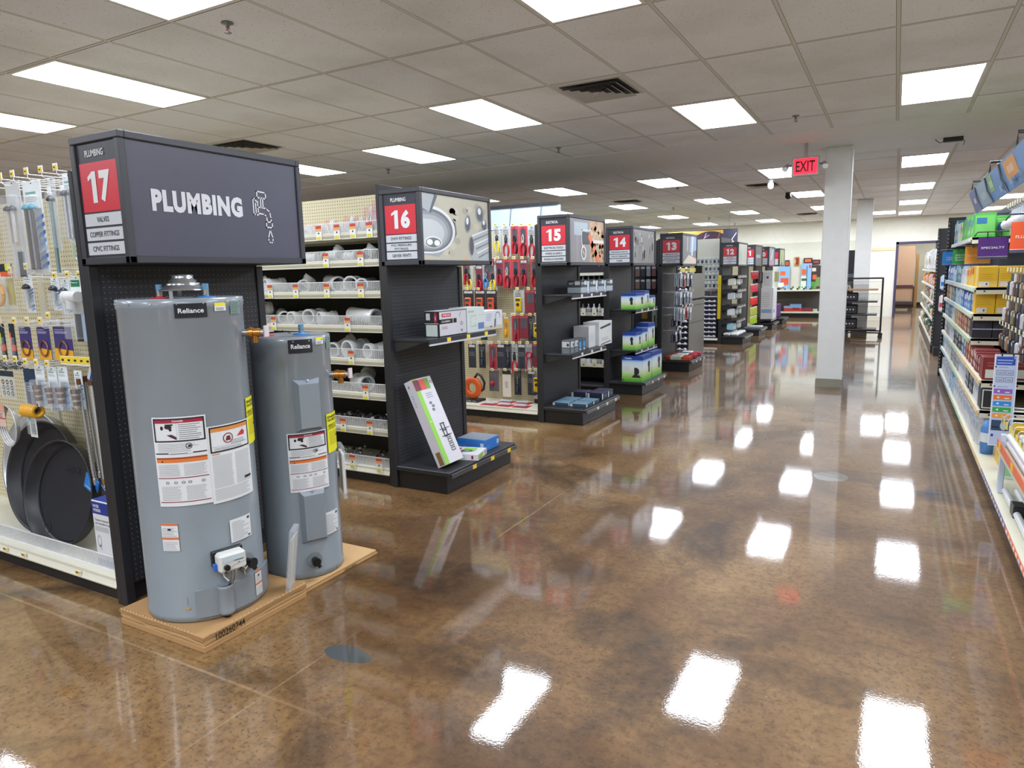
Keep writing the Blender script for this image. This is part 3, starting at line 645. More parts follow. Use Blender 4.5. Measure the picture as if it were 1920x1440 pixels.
# ---- end caps
endcap(17, 1.80, [], 'black pegboard end cap behind the two water heaters, under the PLUMBING sign', base=False)
endcap(16, 3.86, [(1.095, .32)], 'black end cap of aisle 16 with faucet boxes and one long leaning carton')
endcap(15, 6.30, [(1.32, .32), (.72, .32)], 'black end cap of aisle 15 with small grey switch boxes', w=.98)
endcap(14, 8.19, [(1.07, .34), (.56, .34)], 'black end cap of aisle 14 holding green and blue pump cartons', w=.94)
endcap(13, 10.45, [], 'black end cap of aisle 13 with hanging packs and red goods on its base', w=.9)
endcap(12, 14.72, [(1.42, .3), (1.13, .3), (.80, .3), (.50, .3)], 'black end cap of aisle 12 with white trim shelves and white bags at its foot', w=1.0)
endcap(11, 16.7, [], 'black end cap hung with red and green gloves', w=.95)
endcap(10, 18.65, [(.26, .4)], 'black end cap stacked with tall white cartons', w=.95)
endcap(9, 20.5, [(1.0, .34)], 'farthest black end cap, beside the poster wall', w=.95)
# ---- gondola bodies
def gondola(n, y0, xl, label, deck='cream', z_top=2.02, shelves=(), tall=True, wide=GW, pegm=None, lipdrop=.03):
    """run of shelving going left from the end cap; shelves = (z, x_left, x_right, fence height, tags)"""
    t = thing('shelving_gondola', label, 'shelving', (xl, y0, 0), 'shelving gondolas'); ys = y0+wide/2; y1 = y0+wide
    pm = pegm or PEGW
    mb = MB(); mb.box(xl, GXE-.03, ys-.02, ys+.02, .1, z_top, pm); mb.build('pegboard_panel', t)
    mb = MB(); mb.box(GXE-.03, GXE, y0, y1, 0, z_top if tall else 1.6, BLK, bev=.003); mb.build('end_panel', t)
    k = 0; x = GXE-.03
    while x-1.22 > xl:
        x -= 1.22; mb = MB(); mb.box(x-.025, x+.025, ys-.03, ys+.03, 0, z_top, C('#c9c5b0') if deck == 'cream' else BLK); mb.build('upright', t)
    mb = MB(); mb.box(xl, GXE-.03, y0+.03, y1-.03, 0, .095, BLK2); mb.build('kick_plate', t)
    D = CREAM if deck == 'cream' else BLK
    mb = MB(); mb.box(xl, GXE-.03, y0+.012, y1-.012, .095, .12, D); mb.face([(xl, y0-.0, .075), (GXE-.035, y0-.0, .075), (GXE-.035, y0+.018, .12), (xl, y0+.018, .12)], D)
    mb.box(xl, GXE-.035, y0+.0, y0+.012, .075, .082, D); bd = mb.build('base_deck', t)
    return t, bd, ys
G17, deck17, ys17 = gondola(17, 1.80, -6.2, 'near gondola with cream pegboard of plumbing packs and black pans, left of the water heaters')
G16, deck16, ys16 = gondola(16, 3.87, -7.5, 'gondola of white wire-fronted shelves full of white plastic pipe fittings', z_top=2.17, pegm=PEGW)
G15, deck15, ys15 = gondola(15, 6.31, -8, 'gondola with cream pegboard of red and yellow hand tools')
G14, deck14, ys14 = gondola(14, 8.2, -9, 'gondola of black shelves with small pale bins, behind the aisle 14 sign', deck='black', wide=.94, pegm=peg('#2b2c31', '#4a4b50', 'xz', rad=.1))
G13, deck13, ys13 = gondola(13, 10.46, -9, 'gondola behind the aisle 13 end cap', deck='black', wide=.9, pegm=PEGB2)
G12, deck12, ys12 = gondola(12, 14.73, -10, 'gondola with white pegboard above dark parts drawers behind the aisle 12 sign', wide=1.0, z_top=2.2, pegm=peg('#d9d9cc', '#9a9a8c', 'xz'))
G11, deck11, ys11 = gondola(11, 16.71, -10, 'dark gondola behind the glove end cap', deck='black', wide=.95)
G10, deck10, ys10 = gondola(10, 18.66, -10, 'gondola behind the white carton end cap', wide=.95)
G9, deck9, ys9 = gondola(9, 20.51, -10, 'farthest gondola on the left', wide=.95)
def tagcards(parent, items, y, pal=None):
    for x, z, w_, h_ in items:
        mb = MB(); mb.box(x-w_/2, x+w_/2, y-.004, y-.002, z-h_/2, z+h_/2, C('#e8e8e2')); 
        if pal == 'red':
            mb.box(x-w_/2, x+w_/2, y-.0052, y-.004, z+h_*.30, z+h_*.5, C('#c0462c')); mb.box(x-w_/2, x+w_/2, y-.0052, y-.004, z+h_*.12, z+h_*.30, C('#d5a878')); mb.box(x-w_*.4, x+w_*.3, y-.0052, y-.004, z-h_*.45, z-h_*.25, C('#d8cf3e')); mb.box(x-w_*.1, x+w_*.1, y-.0052, y-.004, z-.008, z+.004, INK)
        else:
            mb.box(x-w_*.42, x+w_*.42, y-.0052, y-.004, z-h_*.3, z+h_*.3, C('#e9c531')); mb.box(x-w_*.3, x+w_*.1, y-.0056, y-.0052, z-.003, z+.003, INK)
        mb.build('price_tag', parent)
tagcards(deck17, [(x, .098, .05, .024) for x in (-4.47, -4.33, -4.22, -4.03, -3.52)], 1.803)
# wire fence along a shelf front
def fence(parent, xa, xb, y, z, h, m=WIRE, name='wire_fence', step=.012):
    mb = MB(); n = int((xb-xa)/step)
    for i in range(n+1):
        x = xa+(xb-xa)*i/n; mb.box(x-.0017, x+.0017, y-.0017, y+.0017, z, z+h, m)
    for zz in (z+.004, z+h): mb.box(xa, xb, y-.0026, y+.0026, zz-.0024, zz+.0024, m)
    return mb.build(name, parent)
fence(deck17, -5.9, -3.22, 1.86, .12, .075)
# ---- shelves of gondola 16
LIP16 = [1.81, 1.61, 1.385, 1.135, .89, .635, .368]
SH16 = {}
mb = MB(); mb.box(-7.4, GXE-.035, ys16-.032, ys16-.022, .12, 1.80, C('#2e2c2a', .7)); mb.build('dark_back_panel', G16)
tags16 = {0: [-3.757, -3.579, -3.427, -3.274], 1: [-3.705, -3.372], 2: [-4.312, -4.034, -3.715, -3.384], 3: [-4.3, -3.531], 4: [-3.514, -4.2], 5: [-3.394], 6: [-3.635, -3.373]}
for i, zb in enumerate(LIP16):
    z = zb+.045; mb = MB(); ye = ys16-.02
    mb.box(-7.4, GXE-.035, 3.90, ye-.014, z-.018, z, C('#8d897c', .6)); mb.box(-7.4, GXE-.035, 3.885, 3.90, zb, z+.004, CREAM); mb.box(-7.4, GXE-.035, 3.882, 3.886, zb+.014, zb+.03, C('#aaa794'))
    sh = mb.build('shelf', G16); SH16[i] = (sh, z)
    fence(sh, -5.4, GXE-.04, 3.90, z, .075)
    tagcards(sh, [(x, zb+.055, .055, .105) for x in tags16[i]], 3.882, 'red')
tagcards(deck16, [(x, .15, .055, .105) for x in (-3.548, -3.289)], 3.865, 'red')
fence(deck16, -5.4, GXE-.04, 3.90, .12, .075)
# ================================================================== water heaters on their cardboard trays
CARD = C('#b08a5c', .8); CARDL = C('#c9a473', .8); CARDD = C('#7d5f3e', .85)
def tray(x0, x1, y0, y1, layers, label, prints, torn=False):
    t = thing('cardboard_tray', label, 'cardboard', (x0, y0, 0)); z = 0; R = random.Random(5)
    for k, h in enumerate(layers):
        o = .006*(k % 2)
        mb = MB(); mb.box(x0+o, x1-o, y0+o, y1-o, z, z+h-.002, CARD if k % 2 == 0 else CARDL, bev=.002)
        if torn and k:      # a crushed, lifted liner strip along the near edges
            n_ = 18
            for e in range(2):
                P0 = []; P1 = []
                for i in range(n_+1):
                    q = i/n_; w_ = .004*math.sin(q*9+k)+.003*R.uniform(-1, 1)
                    if e: P0.append((x1-o+.0015, y0+(y1-y0)*q, z+h*.1+w_)); P1.append((x1-o+.004, y0+(y1-y0)*q, z+h*.75+w_))
                    else: P0.append((x0+(x1-x0)*q, y0+o-.0015, z+h*.1+w_)); P1.append((x0+(x1-x0)*q, y0+o-.004, z+h*.75+w_))
                mb.grid([P0, P1], CARDL if k == 1 else CARD, False)
        mb.build('cardboard_layer', t); z += h
    if torn:
        mb = MB()
        n = 26
        for i in range(n):
            yy = y0+(y1-y0)*i/n; hh = .004+.004*R.random(); mb.face([(x1-.001, yy, z-.002), (x1-.001, yy+(y1-y0)/n, z-.002), (x1-.003, yy+(y1-y0)/n*.6, z+hh)], CARDL)
            xx = x0+(x1-x0)*i/n; mb.face([(xx, y0+.001, z-.002), (xx+(x1-x0)/n, y0+.001, z-.002), (xx+(x1-x0)/n*.6, y0+.003, z+hh)], CARDL)
        mb.build('torn_rim', t)
    S = Flat((x1+.0035, y0, 0), (0, 1, 0)); mb = MB()
    for s_, a, b, w_, h_ in prints: text(mb, S, s_, a, b, w_, h_, C('#2b2018'), .002, bold=.01)
    mb.build('printing', t)
    return t
tray(-3.0, -2.425, 1.69, 2.262, (.028, .022, .022), 'torn layered cardboard tray under the taller water heater, marked 100260744', [('100260744', .13, .050, .15, .030)], True)
tray(-3.02, -2.455, 2.272, 2.83, (.014, .013), 'thin flat cardboard tray under the shorter water heater', [('10026884', .33, .013, .09, .012)])
TANK = C('#858f97', .30, 0, .4); TANKD = C('#838b91', .35, 0, .2); STK = C('#dfe3e6', .45); BRASS = C('#b9823f', .25, .9); TXT = C('#7d8288'); BP = C('#17181b', .35)
def heater_body(t, cx, cy, r, z0, z1):
    mb = MB()
    mb.lathe([(0, z0), (r-.006, z0), (r, z0+.004), (r, z0+.03), (r-.003, z0+.034), (r-.003, z1-.042), (r, z1-.038), (r, z1-.002), (r-.004, z1)], TANK, (cx, cy, 0), 64); mb.build('tank', t)
    mb = MB(); mb.lathe([(r-.004, z1), (r-.010, z1+.001), (r-.014, z1-.004), (0, z1-.003)], TANK, (cx, cy, 0), 64); mb.build('top_cap', t)
    mb = MB()
    for k in range(16):
        a = 2*PI*k/16+.1; mb.cyl((cx+(r)*math.cos(a), cy+r*math.sin(a), z1-.02), (cx+(r+.003)*math.cos(a), cy+(r+.003)*math.sin(a), z1-.02), .004, CHROME, seg=6)
        if k % 4 == 0: mb.cyl((cx+r*math.cos(a), cy+r*math.sin(a), z0+.015), (cx+(r+.003)*math.cos(a), cy+(r+.003)*math.sin(a), z0+.015), .004, CHROME, seg=6)
    mb.build('rim_screw', t)['kind'] = 'stuff'
def nipple(t, x, y, z, ring, h=.055):
    mb = MB(); mb.lathe([(0, 0), (.042, 0), (.04, .004), (.014, .007), (.013, .012)], C(ring, .4), (x, y, z), 20); c = mb.build('pipe_collar', t)
    mb = MB(); mb.cyl((x, y, z+.004), (x, y, z+h*.55), .013, C('#a9aaa8', .3, .8), seg=14); mb.cyl((x, y, z+h*.55), (x, y, z+h), .0135, C('#5f8fae', .35), seg=14); mb.build('pipe_nipple', t)
def place_round(cx, cy, r, px, py):
    """angle and height on the tank that the photo shows at (px, py)"""
    d = ray(px, py); ox, oy = -cx, -cy; a = d.x*d.x+d.y*d.y; b = 2*(ox*d.x+oy*d.y); c = ox*ox+oy*oy-r*r
    q = max(b*b-4*a*c, 0); s = (-b-math.sqrt(q))/(2*a); return math.atan2(d.y*s-cy, d.x*s-cx), 1.52+d.z*s
def sticker(t, cx, cy, r, p0, p1, name, draw, label=None, col=STK, H=None):
    (a0, z1), (a1, z0) = place_round(cx, cy, r, *p0), place_round(cx, cy, r, *p1)
    if a1 < a0: a1 += 2*PI
    W = (a1-a0)*r; hh = H or z1-z0; z0 = z1-hh
    S = Round((cx, cy, 0), r, a0, z0); mb = MB(); rect(mb, S, 0, W, 0, hh, col, .0015)
    draw(mb, S, W, hh); o = mb.build(name, t)
    if label: o['label'] = label
    return o
def d_brand(mb, S, W, H): text(mb, S, 'Reliance', W*.5, H*.5, W*.78, H*.34, C('#dfe3e6'), .003, bold=.02)
def d_energy(mb, S, W, H):
    text(mb, S, 'ENERGY\nGUIDE', W*.5, H*.87, W*.9, H*.14, INK, .003); rect(mb, S, 0, W, H*.60, H*.606, INK, .003); rect(mb, S, W*.05, W*.35, H*.68, H*.70, INK, .003)
    lines(mb, S, W*.1, W*.8, H*.62, H*.74, 4, C('#6b6712'), .003); lines(mb, S, W*.1, W*.9, H*.2, H*.56, 9, C('#8f8a1c'), .003, fill=.25); rect(mb, S, W*.68, W*.92, H*.36, H*.42, INK, .003)
def hazard(mb, S, a0, a1, b0, b1, top, tall, two):
    outline(mb, S, a0, a1, b0, b1, .006, INK, .0025); rect(mb, S, a0+.006, a1-.006, b1-.006-(b1-b0)*.14, b1-.006, C(top), .0022)
    w_, h_ = a1-a0, b1-b0
    if two:      # tap, hand and text block
        rect(mb, S, a0+w_*.46, a0+w_*.463, b0+.01, b1-h_*.2, TXT, .0025); oval(mb, S, a0+w_*.17, b0+h_*.60, w_*.03, h_*.09, INK, .0026, 12); oval(mb, S, a0+w_*.30, b0+h_*.64, w_*.075, h_*.09, INK, .0026, 12); oval(mb, S, a0+w_*.34, b0+h_*.53, w_*.03, h_*.07, INK, .0026, 10); rect(mb, S, a0+w_*.24, a0+w_*.40, b0+h_*.70, b0+h_*.76, INK, .0026)
        poly(mb, S, [(a0+w_*.26, b0+h_*.30), (a0+w_*.32, b0+h_*.22), (a0+w_*.45, b0+h_*.08), (a0+w_*.45, b0+h_*.2), (a0+w_*.36, b0+h_*.32)], C('#4a2630'), .0026)
        lines(mb, S, a0+w_*.50, a1-.012, b0+h_*.12, b0+h_*.80, 8, TXT, .0026, fill=.3)
    else:
        oval(mb, S, a0+w_*.40, b0+h_*.50, w_*.12, h_*.2, C('#8a2a38'), .0026, 20, hole=.82); poly(mb, S, [(a0+w_*.34, b0+h_*.40), (a0+w_*.46, b0+h_*.40), (a0+w_*.45, b0+h_*.58), (a0+w_*.37, b0+h_*.58)], C('#6b2330'), .0027)
        poly(mb, S, [(a0+w_*.62, b0+h_*.48), (a0+w_*.84, b0+h_*.48), (a0+w_*.86, b0+h_*.62), (a0+w_*.78, b0+h_*.70)], C('#c63434'), .0026); poly(mb, S, [(a0+w_*.78, b0+h_*.68), (a0+w_*.84, b0+h_*.80), (a0+w_*.80, b0+h_*.74)], INK, .0027)
        lines(mb, S, a0+w_*.45, a1-w_*.15, b0+h_*.24, b0+h_*.42, 3, TXT, .0026, fill=.3); rect(mb, S, a0+.01, a1-.01, b0+h_*.22, b0+h_*.228, TXT, .0026); lines(mb, S, a0+w_*.08, a1-w_*.08, b0+h_*.05, b0+h_*.2, 3, TXT, .0026, fill=.3)
def d_warn_a(mb, S, W, H):
    hazard(mb, S, W*.03, W*.97, H*.725, H*.985, '#a3203a', 1, True); text(mb, S, 'DANGER', W*.5, H*.955, W*.2, H*.02, STK, .004)
    lines(mb, S, W*.08, W*.9, H*.615, H*.715, 7, TXT, .002, fill=.25, ragged=.4); oval(mb, S, W*.66, H*.675, W*.06, H*.033, INK, .003, 18, hole=.8); poly(mb, S, [(W*.64, H*.655), (W*.70, H*.665), (W*.69, H*.69), (W*.65, H*.685)], INK, .003)
    rect(mb, S, W*.03, W*.97, H*.592, H*.604, INK, .003); rect(mb, S, W*.28, W*.72, H*.588, H*.608, STK, .0035); lines(mb, S, W*.3, W*.7, H*.592, H*.604, 1, INK, .004)
    rect(mb, S, W*.03, W*.97, H*.495, H*.55, C('#dd7b34'), .0025); rect(mb, S, W*.03, W*.97, H*.535, H*.552, C('#9c3a1c'), .003); poly(mb, S, [(W*.12, H*.50), (W*.16, H*.50), (W*.14, H*.525)], INK, .003)
    for a in (.05, .53): lines(mb, S, W*a, W*(a+.42), H*.345, H*.48, 10, TXT, .002, fill=.25, ragged=.15)
    rect(mb, S, W*.03, W*.97, H*.318, H*.327, C('#8d1f35'), .003)
    for a in (.2, .36, .5, .62, .86): oval(mb, S, W*a, H*.27, W*.035, H*.015, C('#5d6570'), .0025, 9, hole=.6)
    for a in (.07, .54): lines(mb, S, W*a, W*(a+.38), H*.07, H*.235, 11, TXT, .002, fill=.25, ragged=.2)
    rect(mb, S, W*.03, W*.97, H*.045, H*.054, C('#8d1f35'), .003)
def d_warn_b(mb, S, W, H):
    hazard(mb, S, W*.03, W*.97, H*.655, H*.985, '#d98a3c', 1, False)
    rect(mb, S, W*.05, W*.2, H*.63, H*.64, C('#c77a3c'), .003)
    for a in (.05, .53): lines(mb, S, W*a, W*(a+.42), H*.2, H*.62, 30, C('#989da2'), .002, fill=.3, ragged=.08)
    lines(mb, S, W*.05, W*.9, H*.04, H*.19, 8, C('#989da2'), .002, fill=.3); rect(mb, S, W*.74, W*.93, H*.235, H*.265, INK, .004)
def d_lines(mb, S, W, H):
    lines(mb, S, W*.08, W*.9, H*.08, H*.92, 12, TXT, .002, fill=.25, ragged=.5); rect(mb, S, W*.8, W*.93, H*.82, H*.93, C('#4a4e55'), .003); rect(mb, S, W*.8, W*.92, H*.06, H*.12, INK, .003)
def d_small_warn(mb, S, W, H):
    for b in (.5, 0): rect(mb, S, 0, W, H*(b+.42), H*(b+.5), C('#d9774a'), .003); lines(mb, S, W*.06, W*.94, H*(b+.04), H*(b+.36), 6, TXT, .002, fill=.25)
    oval(mb, S, W*.5, H*.78, W*.12, H*.04, INK, .003, 8)
def d_yellow(mb, S, W, H): rect(mb, S, 0, W, H*.6, H, C('#e9dc2c'), .002); lines(mb, S, W*.1, W*.9, H*.1, H*.5, 3, TXT, .0025)
def d_green(mb, S, W, H): lines(mb, S, W*.05, W*.95, H*.04, H*.96, 7, C('#4f6663'), .002, fill=.45)
def valve(t, cx, cy, r, px, py):
    a, z = place_round(cx, cy, r, px, py); a -= .0
    o = Vector((cx+r*math.cos(a), cy+r*math.sin(a), z)); n = Vector((math.cos(a), math.sin(a), 0)); s = Vector((0, 0, 1)).cross(n)
    mb = MB(); mb.cyl(o-n*.005, o+n*.02, .016, C('#9a9b9a', .3, .8), seg=12); mb.cyl(o+n*.02, o+n*.075, .02, BRASS, seg=10); mb.cyl(o+n*.03, o+n*.045, .026, BRASS, seg=6); mb.cyl(o+n*.05, o+n*.05+Vector((0, 0, -.045)), .014, BRASS, seg=10); mb.cyl(o+n*.075, o+n*.09, .013, C('#a9aaa8', .3, .8), seg=10); v = mb.build('relief_valve', t)
    mb = MB(); mb.box(-.004, .004, -.012, .012, -.02, .03, C('#d7c9cf', .5), Matrix.Translation(o+n*.1)); v2 = mb.build('valve_lever', v)
def drain(t, cx, cy, r, px, py, s=1):
    a, z = place_round(cx, cy, r, px, py); n = Vector((math.cos(a), math.sin(a), 0)); o = Vector((cx, cy, z))+n*r; u = Vector((0, 0, 1)).cross(n)
    mb = MB(); mb.cyl(o, o+n*.004, .042*s, TANKD, seg=24); p = mb.build('drain_plate', t)
    mb = MB(); mb.cyl(o+n*.004, o+n*.035, .018*s, BP, seg=14); mb.cyl(o+n*.035, o+n*.045, .024*s, BP, seg=14); mb.cyl(o+n*.02, o+n*.03+u*.02+Vector((0, 0, -.035)), .011*s, BP, seg=10); mb.build('drain_tap', t)
# ---- taller gas heater
HX, HY, HR, HZ0, HZ1 = -2.73, 1.955, .254, .072, 1.46
t = thing('water_heater', 'tall grey gas water heater with a metal draft hood, left of the pair', 'water heater', (HX, HY, HZ0))
heater_body(t, HX, HY, HR, HZ0, HZ1)
hx, hy = HX-.03, HY+.04
HZ = lambda z: .034+(z-.055)*.60
mb = MB(); mb.lathe([(r_, HZ(z_)) for r_, z_ in [(.10, .055), (.098, .062), (.086, .080), (.074, .088), (.070, .098), (.071, .106), (.058, .114), (.056, .130), (.047, .136), (.045, .150), (.045, .168), (.041, .168), (.041, .12)]], C('#b4b9bd', .22, .85), (hx, hy, HZ1-.003), 40); mb.build('draft_hood', t)
for a in (0.2, 2.2, 4.1): 
    mb = MB(); mb.box(-.009, .009, -.001, .001, 0, .036, C('#b5b8ba', .3, .7), Matrix.Translation((hx+.092*math.cos(a-1.4), hy+.092*math.sin(a-1.4), HZ1-.003)) @ Matrix.Rotation(a+.1, 4, 'Z')); mb.build('hood_leg', t)
mb = MB(); mb.lathe([(0, .006), (.055, .006), (.06, .0), (.0, 0)][::-1], C('#77808a', .4), (hx, hy, HZ1-.002), 28); mb.build('flue_ring', t)
nipple(t, HX-.105*.874-.02, HY-.105*.485+.03, HZ1-.003, '#c23a44', .062); nipple(t, HX+.10*.874-.02, HY+.10*.485+.03, HZ1-.003, '#3c78b8', .062)
A = (HX, HY, HR)
sticker(t, *A, (325, 570), (389, 594), 'brand_badge', d_brand, 'black badge reading Reliance', C('#191a26', .4))
sticker(t, *A, (401, 568), (423, 582), 'yellow_label', d_yellow)
sticker(t, *A, (430, 564), (449, 588), 'green_label', d_green, None, C('#7f938f'))
sticker(t, *A, (284, 783), (400, 941), 'warning_label', d_warn_a)
sticker(t, *A, (387, 801), (474, 920), 'warning_label', d_warn_b)
sticker(t, *A, (459, 747), (480, 822), 'energy_label', d_energy, 'yellow energy label', C('#e6e21f', .45))
sticker(t, *A, (302, 981), (338, 1033), 'caution_label', d_small_warn)
sticker(t, *A, (430, 976), (471, 1002), 'rating_plate', d_lines)
valve(t, *A, 456, 624)
# burner skirt and access cover round the foot
a0, z1 = place_round(*A, 366, 1107); a1, _ = place_round(*A, 497, 1065)
rows = []
def skirt(a0, a1, z0, z1, off, name, m=TANK):
    mb = MB(); n = 16; rr = HR+off
    for ri, rev in ((rr, 0),):
        rows = [[(HX+ri*math.cos(a0+(a1-a0)*i/n), HY+ri*math.sin(a0+(a1-a0)*i/n), z) for i in range(n+1)] for z in (z0, z1)]; mb.grid(rows, m, True)
    rows = [[(HX+ri*math.cos(a0+(a1-a0)*i/n), HY+ri*math.sin(a0+(a1-a0)*i/n), z1) for i in range(n+1)] for ri in (rr, HR-.002)]; mb.grid(rows, m, False)
    for a in (a0, a1): mb.face([(HX+HR*math.cos(a), HY+HR*math.sin(a), z0), (HX+rr*math.cos(a), HY+rr*math.sin(a), z0), (HX+rr*math.cos(a), HY+rr*math.sin(a), z1), (HX+HR*math.cos(a), HY+HR*math.sin(a), z1)], m)
    return mb.build(name, t)
skirt(a0, a1+.0, HZ0+.022, z1-.0, .012, 'burner_cover')
ac, zc = place_round(*A, 423, 1120); c = Vector((HX+(HR+.008)*math.cos(ac), HY+(HR+.008)*math.sin(ac), 0))
mb = MB(); mb.lathe([(.0, HZ0+.02), (.032, HZ0+.02), (.034, HZ0+.03), (.032, HZ0+.036), (.032, z1-.012), (.035, z1-.006), (.034, z1+.004), (.030, z1+.004), (.029, z1-.02)], TANK, (c.x, c.y, 0), 24); mb.build('pipe_sleeve', t)
mb = MB(); mb.cyl((c.x, c.y, HZ0+.001), (c.x, c.y, HZ0+.022), .014, BP, seg=12); mb.build('foot_plug', t)
av, zv = place_round(*A, 424, 1042); n = Vector((math.cos(av), math.sin(av), 0)); o = Vector((HX, HY, 0))+n*HR; zA = zv
R3 = Matrix.Translation(Vector((o.x, o.y, zA))) @ Matrix.Rotation(av, 4, 'Z')     # local x outwards, y sideways
mb = MB(); mb.box(.002, .022, -.068, .066, -.03, .04, BP, R3, bev=.004); mb.build('valve_bracket', t)
mb = MB(); mb.box(.018, .078, -.058, .058, -.046, .036, C('#d4d6d4', .4), R3, bev=.010)
gv = mb.build('gas_valve', t)
S = Flat(R3 @ Vector((.0785, -.058, -.046)), R3.to_3x3() @ Vector((0, 1, 0))); mb = MB(); rect(mb, S, .014, .102, .046, .070, C('#c3d2d6', .3), .001); rect(mb, S, .06, .10, .046, .049, INK, .002); rect(mb, S, .078, .083, .034, .038, INK, .002)
stroke(mb, S, [(.05, .02), (.062, .028), (.108, .034)], .002, C('#8f9190'), .0015); rect(mb, S, .018, .027, .001, .008, BP, .0015); rect(mb, S, .082, .092, .001, .009, BP, .0015); mb.build('valve_print', gv)
mb = MB(); q = R3 @ Vector((.078, -.031, -.020)); q2 = R3 @ Vector((.092, -.031, -.020)); mb.cyl(q, q2, .0125, BP, seg=18); mb.build('control_knob', gv)
mb = MB(); mb.box(.03, .05, -.072, -.056, -.036, -.006, C('#2f66c4', .4), R3, bev=.003); mb.build('blue_clip', gv)
for (dy, rr_, m_) in ((.004, .0065, C('#9ea2a5', .25, .8)), (.018, .004, C('#b5b8ba', .25, .8)), (-.012, .003, C('#9ea2a5', .25, .8))):
    mb = MB(); mb.sweep([R3 @ Vector((.05, dy, -.045)), R3 @ Vector((.045, dy, -.08)), R3 @ Vector((.02, dy*.6, -.13))], rr_, m_, 8); mb.build('gas_pipe', t)
mb = MB(); mb.sweep([R3 @ Vector((.05, .05, -.045)), R3 @ Vector((.05, .06, -.065)), R3 @ Vector((.04, .072, -.058)), R3 @ Vector((.02, .066, -.08)), R3 @ Vector((.012, .07, -.105))], .0022, C('#ddd8d0'), 6); mb.build('igniter_wire', t)
mb = MB(); mb.sweep([R3 @ Vector((.045, -.035, -.05)), R3 @ Vector((.04, -.03, -.075)), R3 @ Vector((.05, -.016, -.095))], .003, C('#e4e4e0'), 6); mb.build('sensor_wire', t)
drain(t, *A, 462, 1053)
sticker(t, HX, HY, HR+.013, (477, 1072), (492, 1108), 'lighting_label', d_small_warn)
mb = MB(); ac, zc = place_round(*A, 352, 1141); S = Round((HX, HY, 0), HR, ac-.03, zc); oval(mb, S, .008, 0, .011, .006, C('#c89a5e'), .002, 12); rect(mb, S, .010, .0115, .014, .05, C('#5a6066'), .002); mb.build('knockout_slot', t)
# ---- shorter electric heater
EX, EY, ER, EZ0, EZ1 = -2.668, 2.502, .196, .028, 1.252
t = thing('water_heater', 'shorter grey electric water heater, right of the taller one', 'water heater', (EX, EY, EZ0))
heater_body(t, EX, EY, ER, EZ0, EZ1)
B = (EX, EY, ER)
nipple(t, EX-.135*.874, EY-.135*.485+.02, EZ1-.003, '#c23a44', .045); nipple(t, EX+.045*.874-.03, EY+.045*.485+.05, EZ1-.003, '#3c8fd8', .05)
mb = MB(); p = onz(533, 624, EZ1); mb.sweep([(p.x-.04, p.y, EZ1-.002), (p.x-.02, p.y+.01, EZ1+.012), (p.x, p.y, EZ1+.004), (p.x+.02, p.y-.005, EZ1+.010), (p.x+.045, p.y, EZ1-.002)], .0022, C('#3a1518'), 6); mb.build('junction_wire', t)
mb = MB(); p = onz(500, 621, EZ1); mb.box(p.x-.035, p.x+.035, p.y-.03, p.y+.02, EZ1-.003, EZ1+.002, C('#c7cbce', .35)); mb.build('cover_plate', t)
sticker(t, *B, (539, 638), (586, 660), 'brand_badge', d_brand, 'black badge reading Reliance', C('#191a26', .4))
sticker(t, *B, (591, 633), (605, 644), 'yellow_label', d_yellow); sticker(t, *B, (610, 630), (619, 652), 'green_label', d_green, None, C('#7f938f'))
sticker(t, *B, (537, 814), (617, 911), 'warning_label', d_warn_a)
sticker(t, *B, (611, 777), (633, 838), 'energy_label', d_energy, 'yellow energy label', C('#e6e21f', .45))
sticker(t, *B, (607, 963), (634, 992), 'rating_plate', d_lines)
def element_cover(px, py, px2, py2):
    a, z1 = place_round(*B, px, py); a2, z0 = place_round(*B, px2, py2); am = (a+a2)/2
    Rm = Matrix.Translation((EX+ER*math.cos(am), EY+ER*math.sin(am), 0)) @ Matrix.Rotation(am, 4, 'Z')
    mb = MB(); w_ = .066
    o = [Rm @ Vector((-.012, -w_, z0)), Rm @ Vector((-.012, w_, z0)), Rm @ Vector((-.012, w_, z1)), Rm @ Vector((-.012, -w_, z1))]
    i = [Rm @ Vector((.022, -w_+.016, z0+.02)), Rm @ Vector((.022, w_-.016, z0+.02)), Rm @ Vector((.022, w_-.016, z1-.022)), Rm @ Vector((.022, -w_+.016, z1-.022))]
    for k in range(4): mb.face([o[k], o[(k+1) % 4], i[(k+1) % 4], i[k]], TANK)
    mb.face(i, TANK); c_ = mb.build('element_cover', t)
    mb = MB(); q = Rm @ Vector((.006, 0, z1-.006)); mb.cyl(q, q+Rm.to_3x3() @ Vector((.006, 0, .002)), .005, CHROME, seg=8); mb.build('cover_screw', c_)
element_cover(562, 712, 594, 806); element_cover(573, 920, 604, 1012)
valve(t, *B, 620, 702); drain(t, *B, 590, 1049, .9)
# ---- manuals in plastic sleeves
t = thing('instruction_manual', 'folded white instruction booklet in a clear sleeve leaning between the two heaters', 'booklet', (-2.50, 2.24, .073))
p0 = onx(516, 1112, -2.43); p1 = onx(505, 980, -2.475)
M_ = Matrix.Translation((-2.452, 2.19, .0745)) @ Matrix.Rotation(math.radians(8), 4, Vector((-.74, .67, 0))) @ Matrix.Rotation(math.radians(125), 4, 'Z') @ Matrix.Rotation(math.radians(-3), 4, 'Y')
R = random.Random(2); mb = MB()
for k in range(5): mb.box(-.045+.002*k, .045, -.009+.004*k, -.0065+.004*k, .012, .27-.006*k, C('#d9d8d2' if k % 2 else '#c9c8c2', .6), M_)
mb.build('pages', t)
mb = MB(); mb.box(-.052, .052, -.012, .013, .0, .30, clearp(a=.22), M_); mb.build('plastic_sleeve', t)
t = thing('instruction_manual', 'white booklet in plastic taped flat to the right side of the shorter heater', 'booklet', (-2.47, 2.55, .4))
